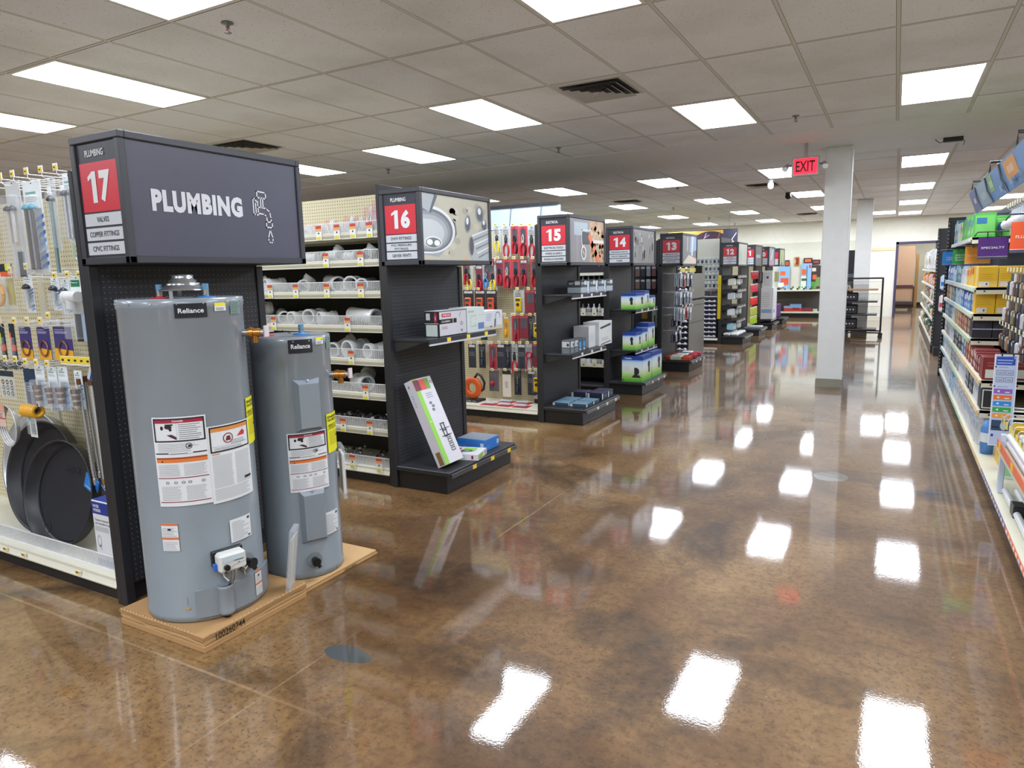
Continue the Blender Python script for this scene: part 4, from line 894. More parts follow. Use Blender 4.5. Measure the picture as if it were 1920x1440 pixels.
a, z = place_round(*B, 641, 870); a = a+.12; Rm = Matrix.Translation((EX+(ER+.016)*math.cos(a), EY+(ER+.016)*math.sin(a), 0)) @ Matrix.Rotation(a, 4, 'Z')
mb = MB(); mb.box(0, .014, -.06, .07, .40, .62, C('#dcdad2', .6), Rm, bev=.003); mb.build('pages', t); mb = MB(); mb.box(-.002, .017, -.07, .078, .38, .655, clearp(a=.22), Rm); mb.build('plastic_sleeve', t)
# ================================================================== goods on the near gondola (aisle 17)
CLR = clearp('#dfe6ea', .34, .15); CLR2 = clearp('#e8eef2', .18, .1)
def hook_proto(ln, name='peg_hook', tagc='#efe9b4', double=False, h=.03):
    """wire hook reaching towards -y from the board, its tip at the origin; carries a price tag"""
    t = proto(name, '', 'peg hook')
    mb = MB(); mb.sweep([(0, ln, 0), (0, .012, 0), (0, 0, .010)], .0022, WIRE, 6); mb.build('hook_arm', t)
    if double: mb = MB(); mb.sweep([(0, ln, .028), (0, 0, .028), (0, 0, .01)], .0018, WIRE, 6); mb.build('tag_arm', t)
    mb = MB(); mb.box(-.015, .015, ln-.006, ln-.001, -.015, .03, WIRE); mb.build('back_plate', t)
    z = .03 if double else .012
    mb = MB(); mb.box(-.019, .019, -.006, -.003, z-.004, z+h, C('#efeee4', .4)); mb.box(-.016, .016, -.0072, -.006, z, z+h*.72, C('#eccf4a')); mb.box(-.010, .004, -.0078, -.0072, z+.008, z+.014, INK); mb.build('price_tag', t)
    return Use(t)
def card_pack(name, label, w_, h_, d, card, draw=None, cat='packaged part', bubble=True, content=None, group=None, cardz=(0, 1)):
    """carded or bagged goods; origin at the hang hole, front towards -y"""
    t = proto(name, label, cat, group)
    mb = MB(); mb.box(-w_/2, w_/2, -.001, .001, -h_+.015+h_*0, .015, C(card, .5) if isinstance(card, str) else card, bev=0); mb.build('card', t)
    S = Flat((-w_/2, -.001, -h_+.015), (1, 0, 0)); mb = MB()
    if draw: draw(mb, S, w_, h_)
    oval(mb, S, w_/2, h_-.012, .006, .004, C('#4a4c4f'), .0012, 8); mb.build('card_print', t)
    if content: content(t, w_, h_, d)
    if bubble: mb = MB(); mb.box(-w_*.44, w_*.44, -d, -.001, -h_+.03, -.06, CLR2, bev=.006); mb.build('blister', t)
    return t
hk = hook_proto(.30, double=True)
HK = [('top row', [(-4.06, 2.075), (-3.94, 2.077), (-3.81, 2.078), (-3.68, 2.075), (-3.552, 2.074), (-4.19, 2.075)], None),
      ('second row', [(-4.085, 1.60), (-3.925, 1.615), (-3.671, 1.565), (-3.558, 1.567), (-3.458, 1.565), (-4.21, 1.58)], None),
      ('third row', [(-4.265, 1.335), (-4.111, 1.335), (-3.983, 1.338), (-3.856, 1.338), (-3.775, 1.365)], None),
      ('fourth row', [(-4.259, 1.125), (-4.154, 1.126), (-4.054, 1.118), (-3.95, 1.117), (-3.843, 1.115)], None)]
for rn, pts, _ in HK:
    pts = sorted(pts)
    for k, (x, z) in enumerate(pts): hk((x, 1.95, z-.03), label='yellow tagged wire peg hook, %s from the left in the %s, aisle 17' % (ORD[k], rn), group='aisle 17 peg hooks')
t = thing('peg_hook', 'single silver hook with a yellow tag under the red 17 plate, near the sign post', 'peg hook', (-3.4, 1.95, 1.80), 'aisle 17 peg hooks')
mb = MB(); mb.sweep([(-3.40, 2.262, 1.80), (-3.40, 1.96, 1.80), (-3.40, 1.95, 1.81)], .0022, WIRE, 6); mb.build('hook_arm', t); mb = MB(); mb.box(-3.42, -3.38, 1.944, 1.947, 1.80, 1.835, C('#eccf4a')); mb.build('price_tag', t)
# prints for the cards
def d_water(mb, S, W, H, dark='#2a2d38', head='#e3eaee', blue='#6f9fd0'):
    rect(mb, S, 0, W, H*.70, H, C(head), .0006); rect(mb, S, W*.12, W*.7, H*.86, H*.885, C('#7fa99b'), .001); lines(mb, S, W*.1, W*.8, H*.78, H*.84, 3, TXT, .001, fill=.3)
    R = random.Random(int(W*1e4)); 
    for k in range(7): b = H*(.04+.085*k); a = W*(.45+.1*R.random()); poly(mb, S, [(a, b), (W, b+H*.05), (W, b+H*.09), (a+W*.1, b+H*.05)], C(R.choice([blue, '#a9c6e6', '#3f6fb5', '#c6d9ee'])), .0008)
def d_valve(mb, S, W, H): rect(mb, S, 0, W, 0, H*.45, C('#a9bfd8'), .0006); d_water(mb, S, W, H); text(mb, S, 'DRAIN', W*.4, H*.91, W*.4, H*.02, C('#6f9f8f'), .002)
def d_torch(mb, S, W, H):
    rect(mb, S, 0, W, 0, H*.40, C('#e5a92c'), .0006); poly(mb, S, [(0, H*.40), (W*.0, H*.36), (W, H*.3), (W, H*.40)], C('#3b3570'), .0008)
    for b, a in ((.9, .6), (.84, .8), (.80, .75)): rect(mb, S, W*.08, W*a, H*b, H*(b+.015), C('#c9c6dc'), .001)
def d_navy(mb, S, W, H): rect(mb, S, 0, W, 0, H, C('#1c3350'), .0006); lines(mb, S, W*.2, W*.8, H*.45, H*.6, 3, C('#9fb3c8'), .001); rect(mb, S, 0, W*.3, 0, H*.15, C('#35a3b5'), .001); rect(mb, S, W*.05, W*.35, H*.0, H*.06, C('#e6d43a'), .0012)
def c_rod(n, m, caps='#20242c', ln=.9):
    def f(t, w_, h_, d):
        for k in range(n):
            x = (k-(n-1)/2)*w_*.34; mb = MB(); mb.cyl((x, -d*.5, -h_*.27), (x, -d*.5, -h_*ln), .009, m, seg=10); mb.lathe([(0, .02), (.010, .014), (.018, .006), (.020, 0), (.020, -.006), (.012, -.008), (0, -.008)][::-1], C(caps, .4), (x, -d*.5, -h_*.26), 12); mb.build('drain_rod', t)
    return f
def c_nut(m, n=3):
    def f(t, w_, h_, d):
        mb = MB()
        for k in range(n): z = -h_*.40-k*.032; mb.cyl((0, -d*.5, z), (0, -d*.5, z-.02), .024-.003*k, m, seg=8); mb.cyl((0, -d*.5, z-.02), (0, -d*.5, z-.032), .015, C('#c9c4b8', .4), seg=10)
        mb.cyl((0, -d*.5, -h_*.45), (0, -d*.5, -h_*.92), .008, C('#d6dadd', .3), seg=8); mb.build('brass_fitting', t)
    return f
def put(o, px, py, y=1.99):      # hang point seen at (px, py) on the hook plane
    p = ony(px, py, y); o.location = (p.x, y, p.z); return o
put(card_pack('drain_part_pack', 'tall grey plastic bag of white sealing tubes at the far left of the top row', .14, .50, .05, C('#c9cdcd', .5), lambda mb, S, W, H: (rect(mb, S, W*.2, W*.8, H*.3, H*.75, C('#c9c2b8'), .001), rect(mb, S, W*.3, W*.75, H*.02, H*.28, C('#2c2d33'), .001)), content=c_rod(2, C('#c9c5bd', .4), '#2a2d33', .6)), 22, 345)
put(card_pack('drain_part_pack', 'tall blue and white pack of long brown drain rods, top row', .165, .46, .05, C('#dbe3e9', .45), d_water, content=c_rod(2, C('#4b3a33', .35, .3), '#1f8fa8', .93)), 58, 345)
put(card_pack('drain_part_pack', 'narrow pack with one thin steel pull rod, top row', .06, .36, .03, CLR, None, content=lambda t, w_, h_, d: (c_rod(1, C('#7c99a3', .3, .5), '#23262e', 1.25)(t, w_, h_, d))), 96, 338)
put(card_pack('drain_part_pack', 'white and blue pack beside the red 17 plate, top row', .10, .33, .04, C('#dbe3e9', .45), d_water, content=c_rod(2, C('#c8ccd0', .3, .5), '#1d222b', .9)), 128, 330)
put(card_pack('drain_part_pack', 'blue and white pack half hidden by the sign post, top row', .09, .28, .04, C('#dbe3e9', .45), d_water, content=c_rod(1, C('#c8ccd0', .3, .5), '#1d222b', .9)), 146, 326)
t = thing('metal_wire_hook', 'long thin U-shaped steel rod hanging against the cream pegboard', 'steel rod', (-3.63, 2.10, 1.60))
mb = MB(); mb.sweep([(-3.755, 2.1, 1.95), (-3.75, 2.1, 1.68), (-3.74, 2.1, 1.655), (-3.725, 2.1, 1.65), (-3.71, 2.1, 1.66), (-3.705, 2.1, 1.68), (-3.71, 2.1, 1.95)], .004, C('#8fb0a8', .25, .6), 8); mb.build('rod', t)
t = thing('metal_wire_hook', 'straight dark steel rod with a hooked end beside the sign post', 'steel rod', (-3.53, 2.10, 1.60))
mb = MB(); mb.sweep([(-3.545, 2.1, 1.86), (-3.54, 2.1, 1.70), (-3.545, 2.1, 1.685), (-3.555, 2.1, 1.69)], .004, C('#4c5154', .3, .7), 8); mb.build('rod', t)
for k, (x, z, h_) in enumerate(((52, 520, .20), (103, 525, .17), (122, 528, .18))):
    put(card_pack('drain_part_pack', 'small white and blue plumbing pack, %s from the left in the second row' % ORD[k], .08, h_, .03, C('#dfe6ea', .45), d_water, content=c_rod(1, C('#b9c2c8', .3), '#23262e', .6)), x, z)
t = put(card_pack('fitting_pack', 'pack holding a large white plastic tee fitting beside the sign post, second row', .13, .33, .06, CLR, lambda mb, S, W, H: (rect(mb, S, 0, W, H*.75, H, C('#dfe9e2'), .0006), rect(mb, S, W*.1, W*.7, H*.83, H*.93, C('#1f7a52'), .001), rect(mb, S, W*.1, W*.55, 0, H*.42, C('#26262b'), .001), rect(mb, S, W*.55, W, 0, H*.42, C('#a9c0dc'), .001))), 143, 522)
mb = MB(); mb.cyl((-.05, -.03, -.09), (.05, -.03, -.09), .026, C('#e3e5e5', .3), seg=18); mb.cyl((-.02, -.03, -.09), (-.02, -.03, -.15), .022, C('#e3e5e5', .3), seg=16); mb.cyl((-.058, -.03, -.09), (-.04, -.03, -.09), .03, C('#e9ebeb', .3), seg=18); mb.build('tee_fitting', t)
t = put(card_pack('fitting_pack', 'second clear pack with dark rubber parts behind the white tee, second row', .10, .26, .05, CLR, lambda mb, S, W, H: (rect(mb, S, 0, W, H*.75, H, C('#dfe9e2'), .0006), rect(mb, S, W*.1, W*.7, H*.83, H*.93, C('#1f7a52'), .001), lines(mb, S, W*.1, W*.9, H*.1, H*.5, 5, C('#4c535c'), .001, fill=.6))), 158, 520, 2.06)
t = put(card_pack('hand_tool_pack', 'large bag with an orange strip and a yellow looped tool at the left edge', .17, .26, .05, CLR, lambda mb, S, W, H: (rect(mb, S, 0, W, H*.84, H, C('#16202c'), .0006), rect(mb, S, 0, W, H*.74, H*.84, C('#e2622a'), .001), rect(mb, S, W*.55, W*.9, H*.86, H*1.0, C('#d6e02c'), .0015), rect(mb, S, W*.5, W*.95, H*.15, H*.7, C('#b7ad5e'), .001))), 8, 500)
mb = MB(); mb.sweep([(-.03+.045*math.cos(a), -.03, -.15+.055*math.sin(a)) for a in [2*PI*i/16 for i in range(17)]], .011, C('#e3a52c', .35), 8); mb.build('yellow_loop', t)
for k, (x, c1) in enumerate(((2, '#b8d62c'), (21, '#e2622a'))):
    t = put(card_pack('marker_pen_pack', 'dark narrow pack with an orange band, %s from the left in the third row' % ORD[k], .055, .20, .02, '#182433', lambda mb, S, W, H, c1=c1: (rect(mb, S, 0, W, H*.25, H*.42, C('#d8502a'), .001), rect(mb, S, W*.0, W*.3, H*.45, H*.75, C(c1), .001))), x, 612)
for k, (x, w_) in enumerate(((46, .115), (80, .12), (116, .165))):
    t = put(card_pack('solder_coil_pack', 'purple and yellow card with a copper wire coil, %s of three' % ORD[k], w_, .175, .012, '#3b3570', d_torch, bubble=False), x, 618)
    mb = MB()
    for q in range(3): rr_ = .034+.004*q; mb.sweep([(rr_*math.cos(a), -.006, -.10+rr_*1.05*math.sin(a)) for a in [2*PI*i/20 for i in range(21)]], .0016, C('#9c6a55', .3, .7), 6)
    mb.build('wire_coil', t)
t = thing('price_tag_strip', 'yellow strip of price tags at the front of the fourth row near the sign post', 'price tag strip', (-3.56, 1.96, 1.13))
mb = MB(); mb.box(-3.73, -3.40, 1.955, 1.958, 1.125, 1.17, C('#efeee4')); mb.box(-3.73, -3.40, 1.952, 1.955, 1.135, 1.168, C('#ecd23c'))
for k in range(6): mb.box(-3.715+.055*k, -3.695+.055*k, 1.951, 1.952, 1.145, 1.155, INK)
mb.build('strip', t)
for k in range(2):
    mb = MB(); mb.sweep([(-3.70+.26*k, 2.262, 1.13), (-3.70+.26*k, 1.958, 1.13)], .0022, WIRE, 6); mb.build('hook_arm', t)
for k, (x, z, h_) in enumerate(((74, 690, .175), (97, 693, .185), (117, 693, .18))):
    if k == 0: put(card_pack('washer_pack', 'navy blue card with a teal corner in the fourth row', .11, .23, .02, '#1c3350', d_navy), x-20, z+6)
    put(card_pack('valve_pack', 'blue and white pack with a brown valve, %s of three in the fourth row' % ORD[k], .09, h_+.05, .045, C('#d3dfe9', .45), d_valve, content=c_nut(C('#7c5a48', .35, .4))), x, z)
put(card_pack('valve_pack', 'single valve pack with a brown brass valve beside the corrugated hoses', .07, .2, .045, C('#d3dfe9', .45), d_valve, content=c_nut(C('#6b4b3b', .35, .4))), 146, 700)
put(card_pack('washer_pack', 'clear pack of dark rubber washers at the left edge, fourth row', .15, .16, .02, CLR, lambda mb, S, W, H: (rect(mb, S, 0, W, H*.8, H, C('#20303c'), .0006), [oval(mb, S, W*(.2+.3*(q % 3)), H*(.2+.2*(q//3)), .014, .014, C('#33363a'), .002, 14, hole=.6) for q in range(9)])), 12, 700)
t = thing('wire_bundle', 'loose bundle of grey wires lying over the hooks at the left edge', 'wire', (-4.35, 2.0, 1.07)); R = random.Random(6)
mb = MB()
for k in range(9): mb.sweep([(-4.55+.06*j, 1.98+.02*R.random(), 1.075+.03*R.random()+.02*math.sin(j+k)) for j in range(7)], .004, C(R.choice(['#5a6265', '#7d8486', '#3f474a']), .4), 6)
o = mb.build('wires', t); o['kind'] = 'stuff'
t = put(card_pack('tape_pack', 'white and teal hanging card behind the yellow roll', .07, .18, .02, '#dfe6e6', lambda mb, S, W, H: (rect(mb, S, 0, W*.3, H*.5, H*.8, C('#37a9bd'), .001), lines(mb, S, W*.2, W*.9, H*.1, H*.45, 5, TXT, .001))), 58, 765)
t = thing('hose_roll', 'yellow transparent coil of tubing hanging below the valve packs', 'hose', (-4.14, 2.0, .80))
mb = MB()
for k in range(6): mb.sweep([(-4.20+.022*k+.0*math.cos(a), 1.99+.028*math.cos(a), .845+.028*math.sin(a)) for a in [2*PI*i/14 for i in range(15)]], .012, C('#e0a82e', .3), 8)
mb.build('tubing', t)
t = thing('supply_hose', 'coiled white hose with a red and white paper wrap at the left edge', 'hose', (-4.38, 2.0, .60))
mb = MB()
for k in range(4): mb.sweep([(-4.40+(.075+.006*k)*math.cos(a), 2.0-.008*k, .74+(.10+.006*k)*math.sin(a)) for a in [2*PI*i/26 for i in range(27)]], .005, C('#cfd0d0', .3, .3), 8)
mb.build('hose_coil', t)
S = Flat((-4.47, 1.955, .74), (1, 0, 0)); mb = MB(); rect(mb, S, 0, .105, 0, .13, C('#dcc0b4'), .001, th=1); rect(mb, S, 0, .105, .045, .052, C('#c0402f'), .002); rect(mb, S, 0, .105, .085, .13, C('#d9a08c'), .002); lines(mb, S, .01, .09, .055, .083, 3, C('#8f6b60'), .002); mb.build('paper_wrap', t)
# flexible connectors
def flex(x, y, z0, z1, r, name, label, m, ridged=True, dx=0):
    t = thing(name, label, 'flexible hose', (x, y, z0)); mb = MB()
    n = int((z1-z0)/.009) if ridged else 8; pts = []; rr = []
    for i in range(n+1):
        q = i/n; pts.append((x+dx*q*q+.006*math.sin(q*3), y, z1-(z1-z0)*q)); rr.append(r*(1 if (i % 2 or not ridged) else .78))
    mb.sweep(pts, rr, m, 10); mb.build('hose', t)
    mb = MB(); mb.cyl(pts[-1], (pts[-1][0], y, z0-.03), r*1.25, C('#b8963c', .3, .8) if not ridged else C('#c9ccd0', .25, .8), seg=8); mb.build('end_nut', t)
    mb = MB(); mb.cyl((x, y, z1+.03), (x, y, z1), r*1.25, C('#7d5436', .3, .6), seg=8); mb.build('top_nut', t)
ST = C('#b9bcc0', .25, .8); BR = C('#c7c9cb', .3, .6)
flex(ony(157, 780, 1.99).x, 1.99, .52, 1.02, .0125, 'corrugated_connector', 'ridged steel water connector hanging left of its twin', ST, dx=.03)
flex(ony(168, 780, 2.02).x, 2.02, .55, 1.03, .0125, 'corrugated_connector', 'ridged steel water connector hanging just right of its twin', ST, dx=.03)
flex(ony(180, 780, 2.0).x, 2.0, .53, 1.02, .016, 'braided_connector', 'thick pale braided hose with a brass nut', BR, False, .02)
flex(ony(190, 780, 2.03).x, 2.03, .58, 1.0, .008, 'braided_connector', 'thin pale braided hose, left of the slimmest pair', BR, False, .03)
flex(ony(197, 780, 2.04).x, 2.04, .62, .98, .006, 'braided_connector', 'slimmest braided hose, closest to the black upright', BR, False, .04)
t = thing('hose_tag', 'blue and pink product tag wrapped round the tops of the hanging hoses', 'tag', (-3.6, 1.965, 1.0))
mb = MB(); M_ = Matrix.Translation((ony(176, 697, 1.965).x, 1.965, 1.07)) @ Matrix.Rotation(.5, 4, 'Y'); mb.box(-.03, .02, -.003, .003, -.03, .02, C('#2b4aa8', .4), M_); mb.box(.02, .045, -.003, .003, -.015, .05, C('#c8579a', .4), M_); mb.box(-.05, -.03, -.003, .003, -.035, .03, C('#c9cfd6', .4), M_); mb.build('tag', t)
for k, (x, z, ro, c1, c2) in enumerate(((ony(172, 908, 1.99).x, ony(172, 908, 1.99).z, .45, '#2f7fcf', '#3a8fe0'), (ony(202, 912, 2.01).x, ony(202, 912, 2.01).z, .75, '#2b3f8f', '#dfe6ee'))):
    t = thing('hose_tag', ('bright blue cardboard tag hanging from the hose ends', 'white and navy cardboard tag hanging from the hose ends')[k], 'tag', (x, 1.99+.02*k, z))
    M_ = Matrix.Translation((x, 1.99+.02*k, z)) @ Matrix.Rotation(ro, 4, 'Y'); mb = MB(); mb.box(-.055, .055, -.004, .004, -.045, .045, C(c1, .4), M_); mb.box(-.02, .05, -.0055, -.004, -.02, .03, C(c2, .4), M_); mb.box(-.04, .04, -.006, -.0055, -.030, -.027, C('#dfe6ee'), M_); mb.build('tag', t)
# ---- pans standing on the bottom deck
PAN = C('#22242b', .4); 
def pan(cx, cy, r, tilt, yaw, m, name, label, depth=.06):
    t = thing(name, label, 'drain pan', (cx, cy, .121))
    M_ = Matrix.Translation((cx, cy, .121)) @ Matrix.Rotation(yaw, 4, 'Z') @ Matrix.Rotation(math.radians(90-tilt), 4, 'X') @ Matrix.Translation((0, r, 0))
    mb = MB(); rr = r; mb.lathe([(0, 0), (rr-.03, 0), (rr-.018, .004), (rr-.006, depth*.9), (rr, depth), (rr+.006, depth), (rr+.006, depth-.006), (rr, depth-.008), (rr-.012, -.002), (0, -.004)], m, (0, 0, 0), 72, M_); mb.build('pan_body', t)
    mb = MB(); mb.lathe([(rr*.86, .0035), (rr*.875, .0055), (rr*.89, .0035)], m, (0, 0, 0), 60, M_); mb.build('raised_ring', t)
    mb = MB(); S = Flat(M_ @ Vector((-.06, rr*.0, .002)), M_.to_3x3() @ Vector((1, 0, 0)), M_.to_3x3() @ Vector((0, 1, 0))); text(mb, S, 'COVER', .09, rr*.45, .12, .035, C('#2c2e36', .3), .001); oval(mb, S, -.09, -rr*.7, .03, .035, C('#31333a', .3), .001, 14, hole=.7); mb.build('moulded_mark', t)
pan(-3.885, 1.93, .288, 12, .06, PAN, 'drain_pan', 'front black round plastic pan leaning on the bottom shelf', .065)
pan(-4.25, 2.035, .315, 11, .06, C('#26272c', .45), 'drain_pan', 'larger black round pan behind the front one', .065)
pan(-4.50, 2.125, .325, 9, .04, C('#c9ced2', .3, .7), 'drain_pan', 'shiny metal round pan behind the two black pans', .05)
t = thing('shelf_sticker', 'bright blue label stuck on the back black pan', 'label', (-4.13, 1.99, .45))
mb = MB(); M_ = Matrix.Translation((-4.19, 2.08, .47)) @ Matrix.Rotation(-.03, 4, 'X'); mb.box(-.035, .035, -.002, .002, -.05, .05, C('#2f86e0', .4), M_); mb.build('label_card', t)
# expansion tank carton
t = thing('product_box', 'tall white and navy expansion tank carton at the right end of the bottom shelf', 'carton', (-3.38, 1.95, .121), rz=0)
bx0, bx1, by0, by1 = -3.475, -3.29, 1.88, 2.06; mb = MB(); mb.box(bx0, bx1, by0, by1, .121, .462, C('#d6dadb', .5), bev=.003); bb = mb.build('carton', t)
S = Flat((bx0, by0, .121), (1, 0, 0)); W, H = bx1-bx0, .339; mb = MB(); rect(mb, S, 0, W, H*.80, H*.985, C('#24368a'), .0008); rect(mb, S, 0, W, 0, H*.10, C('#24368a'), .0008)
text(mb, S, 'WATER\nWORKER', W*.24, H*.89, W*.34, H*.11, C('#dfe3ea'), .0016); text(mb, S, 'Tanque de expansion\npara calentador de agua', W*.45, H*.68, W*.72, H*.10, C('#4c5268'), .0014, bold=0); lines(mb, S, W*.06, W*.7, H*.54, H*.62, 4, TXT, .0014, fill=.3); oval(mb, S, W*.2, H*.38, W*.09, H*.09, C('#9aa1a8'), .0014, 18, hole=.85); rect(mb, S, W*.14, W*.26, H*.24, H*.34, C('#c2c8cc'), .0014); lines(mb, S, W*.1, W*.6, H*.12, H*.16, 2, TXT, .0014)
mb.build('carton_print', bb)
mb = MB(); mb.box(bx0+.002, bx1-.002, by0+.002, by1-.002, .462, .4635, C('#24368a')); mb.build('carton_top_print', bb)
# ================================================================== pipe fittings on the wire-fronted shelves (aisle 16)
PVC = C('#e6e9ea', .28, 0, .3); PVCD = C('#8d9294', .5)
def pipe(mb, pts, r, hubs=(True, True), wall=.006, seg=18):
    pts = [Vector(p) for p in pts]; mb.sweep(pts, r, PVC, seg, ri=r-wall)
    for e, (a, b) in ((0, (pts[0], pts[1])), (1, (pts[-1], pts[-2]))):
        if hubs[e]: d = (b-a).normalized(); mb.sweep([a, a+d*r*.75], r*1.13, PVC, seg, ri=r-.002)
def arc(R, a0, a1, n=7): return [(R*math.cos(a0+(a1-a0)*i/n)-R, 0, R*math.sin(a0+(a1-a0)*i/n)) for i in range(n+1)]
def fit_coupling(r): mb = MB(); pipe(mb, [(0, -r*1.5, 0), (0, 0, 0), (0, r*1.5, 0)], r); return mb
def fit_elbow(r, ang): mb = MB(); a = arc(r*1.7, 0, ang); e = Vector(a[-1])-Vector(a[-2]); pipe(mb, [(0, 0, -r)]+a+[Vector(a[-1])+e.normalized()*r], r); return mb
def fit_tee(r): mb = MB(); pipe(mb, [(0, -r*2, 0), (0, 0, 0), (0, r*2, 0)], r); pipe(mb, [(0, 0, 0), (r*1.2, 0, 0), (r*2, 0, 0)], r*.98, (False, True)); return mb
def fit_wye(r): mb = MB(); pipe(mb, [(0, -r*2, 0), (0, 0, 0), (0, r*2.2, 0)], r); pipe(mb, [(0, -r*.3, 0), (r*1.2, r*.9, 0), (r*2, r*1.7, 0)], r*.95, (False, True)); return mb
def fit_pipe(r): mb = MB(); pipe(mb, [(0, -r*3, 0), (0, 0, 0), (0, r*3, 0)], r, (True, False)); return mb
FITS = {}
def fitting(kind, r, loc, rot, label):
    k = (kind, r)
    if k not in FITS:
        mb = {'coupling': fit_coupling, 'elbow': lambda r_: fit_elbow(r_, PI/2), 'bend': lambda r_: fit_elbow(r_, PI/4), 'tee': fit_tee, 'wye': fit_wye, 'pipe': fit_pipe}[kind](r)
        o = mb.build('pipe_'+kind, None, (0, 0, 0)); tag(o, '', 'pipe fitting', 'white pipe fittings'); FITS[k] = Use(o)
    return FITS[k](loc, rot, label)
KN = {'coupling': 'white plastic pipe coupling', 'elbow': 'white plastic pipe elbow', 'bend': 'white plastic shallow pipe bend', 'tee': 'white plastic pipe tee', 'wye': 'white plastic branching pipe', 'pipe': 'white plastic pipe length'}
SHN = ['topmost', 'second', 'third', 'fourth', 'fifth', 'sixth', 'seventh']
R = random.Random(11)
from mathutils.bvhtree import BVHTree
from mathutils import Euler
def fill16(i, r, x0, x1, kinds, layers, dz=0):
    """lay the fittings one by one, each lifted until it clears those already there"""
    sh, z = SH16[i]; done = []; items = []
    ceil_ = SH16[i-1][1]-.065 if i else z+.4
    for ly in range(layers):
        x = x0-(.02*ly)
        while x > x1:
            k = R.choice(kinds); rr = round(r*R.choice((.85, 1, 1)), 3)
            lean = {'elbow': (0, PI/2, R.uniform(-.6, .6)), 'bend': (PI/2+R.uniform(-.2, .2), 0, R.uniform(-.5, .9)), 'tee': (0, R.uniform(-1.0, -.2), R.uniform(-1.0, 1.4)), 'wye': (0, R.uniform(-1.2, -.3), R.uniform(-.8, 1.2)), 'coupling': (0, 0, R.choice((PI/2+R.uniform(-.2, .2), R.uniform(-.5, .5)))), 'pipe': (R.uniform(0, .1), 0, R.uniform(.2, 1.5))}[k]
            if (k, rr) not in FITM: FITM[k, rr] = {'coupling': fit_coupling, 'elbow': lambda r_: fit_elbow(r_, PI/2), 'bend': lambda r_: fit_elbow(r_, PI/4), 'tee': fit_tee, 'wye': fit_wye, 'pipe': fit_pipe}[k](rr)
            m_ = FITM[k, rr]; E_ = Euler(lean).to_matrix(); V = [E_ @ Vector(v) for v in m_.v]
            mnx = max(v.x for v in V); mnw = min(v.x for v in V); mny = min(v.y for v in V); mxy = max(v.y for v in V); mnz = min(v.z for v in V); mxz = max(v.z for v in V)
            y = max(3.912-mny, 3.94+R.uniform(0, .05)+.04*ly); lift = 0; ok = False
            if y+mxy < ys16-.06 or True:
                while lift < .2:
                    zz = z-mnz+.0015+lift+.0; P = [v+Vector((x, y, zz)) for v in V]
                    if zz+mxz > ceil_: break
                    t_ = BVHTree.FromPolygons(P, m_.f)
                    if x+mnx < GXE-.045 and y+mxy < ys16-.04 and not any(t_.overlap(q) for q in done): ok = True; break
                    lift += .006
            if ok: done.append(t_); items.append((k, rr, x, y, zz, lean))
            x -= (mnx-mnw)*(R.uniform(.35, .6) if ly == 0 else R.uniform(.5, .9))
    items.sort(key=lambda q: -q[2])
    for n, (k, rr, x, y, zz, lean) in enumerate(items):
        fitting(k, rr, (x, y, zz), lean, '%s, %s from the right on the %s shelf' % (KN[k], ORD[n] if n < len(ORD) else 'far left', SHN[i]))
FITM = {}
fill16(1, .038, -3.25, -4.2, ['elbow', 'tee', 'coupling', 'wye'], 3)
fill16(2, .052, -3.27, -4.85, ['elbow', 'tee', 'wye', 'pipe', 'coupling'], 3)
fill16(3, .054, -3.28, -4.85, ['coupling', 'pipe', 'elbow', 'coupling'], 3)
fill16(4, .060, -3.29, -3.95, ['wye', 'pipe', 'tee', 'coupling'], 3)
fill16(5, .064, -3.30, -3.95, ['wye', 'tee', 'tee', 'coupling'], 2)
# bags on the top shelf
sh, z = SH16[0]
BAG = clearp('#e9edf0', .55, .15)
R = random.Random(3)
for k, (x, h_) in enumerate(((-3.29, .24), (-3.37, .19), (-3.47, .12), (-3.56, .13), (-3.67, .09), (-3.76, .11), (-3.88, .08), (-4.0, .09))):
    t = thing('bagged_fittings', 'clear bag of fittings with pink print, %s from the right, topmost aisle 16 shelf' % ORD[k], 'bag', (x, 4.03, z), 'bags of small fittings'); w_ = .055
    rows = []
    for j, (q, s_) in enumerate(((0, .9), (.25, 1.05), (.6, .8), (.85, .3), (1, .42))):
        rows.append([(x+w_*s_*math.cos(a)*(1+.12*R.uniform(-1, 1)), 4.03+.05*s_*math.sin(a)*(1+.12*R.uniform(-1, 1)), z+h_*q+.002+.006*R.uniform(-1, 1)*(q > 0)) for a in [2*PI*i/14 for i in range(14)]])
    mb = MB(); mb.grid(rows, BAG, True, True); mb.face(rows[0], BAG); mb.build('plastic_bag', t)
    mb = MB(); S = Flat((x-w_*.7, 3.972, z+.02), (1, 0, 0))
    [poly(mb, S, [(w_*a, h_*.15), (w_*(a+.12), h_*.15), (w_*(a*.7+.45), h_*.85), (w_*(a*.7+.38), h_*.85)], C('#cf6a78'), .002) for a in (.0, .35, .7, 1.05)]; poly(mb, S, [(w_*.8, h_*.1), (w_*1.3, h_*.15), (w_*1.1, h_*.5)], C('#7fa890'), .002); mb.build('bag_print', t)
    mb = MB(); mb.cyl((x-.02, 4.02, z+.025), (x+.02, 4.04, z+.025), .022, PVC, seg=12); mb.build('fitting_inside', t)
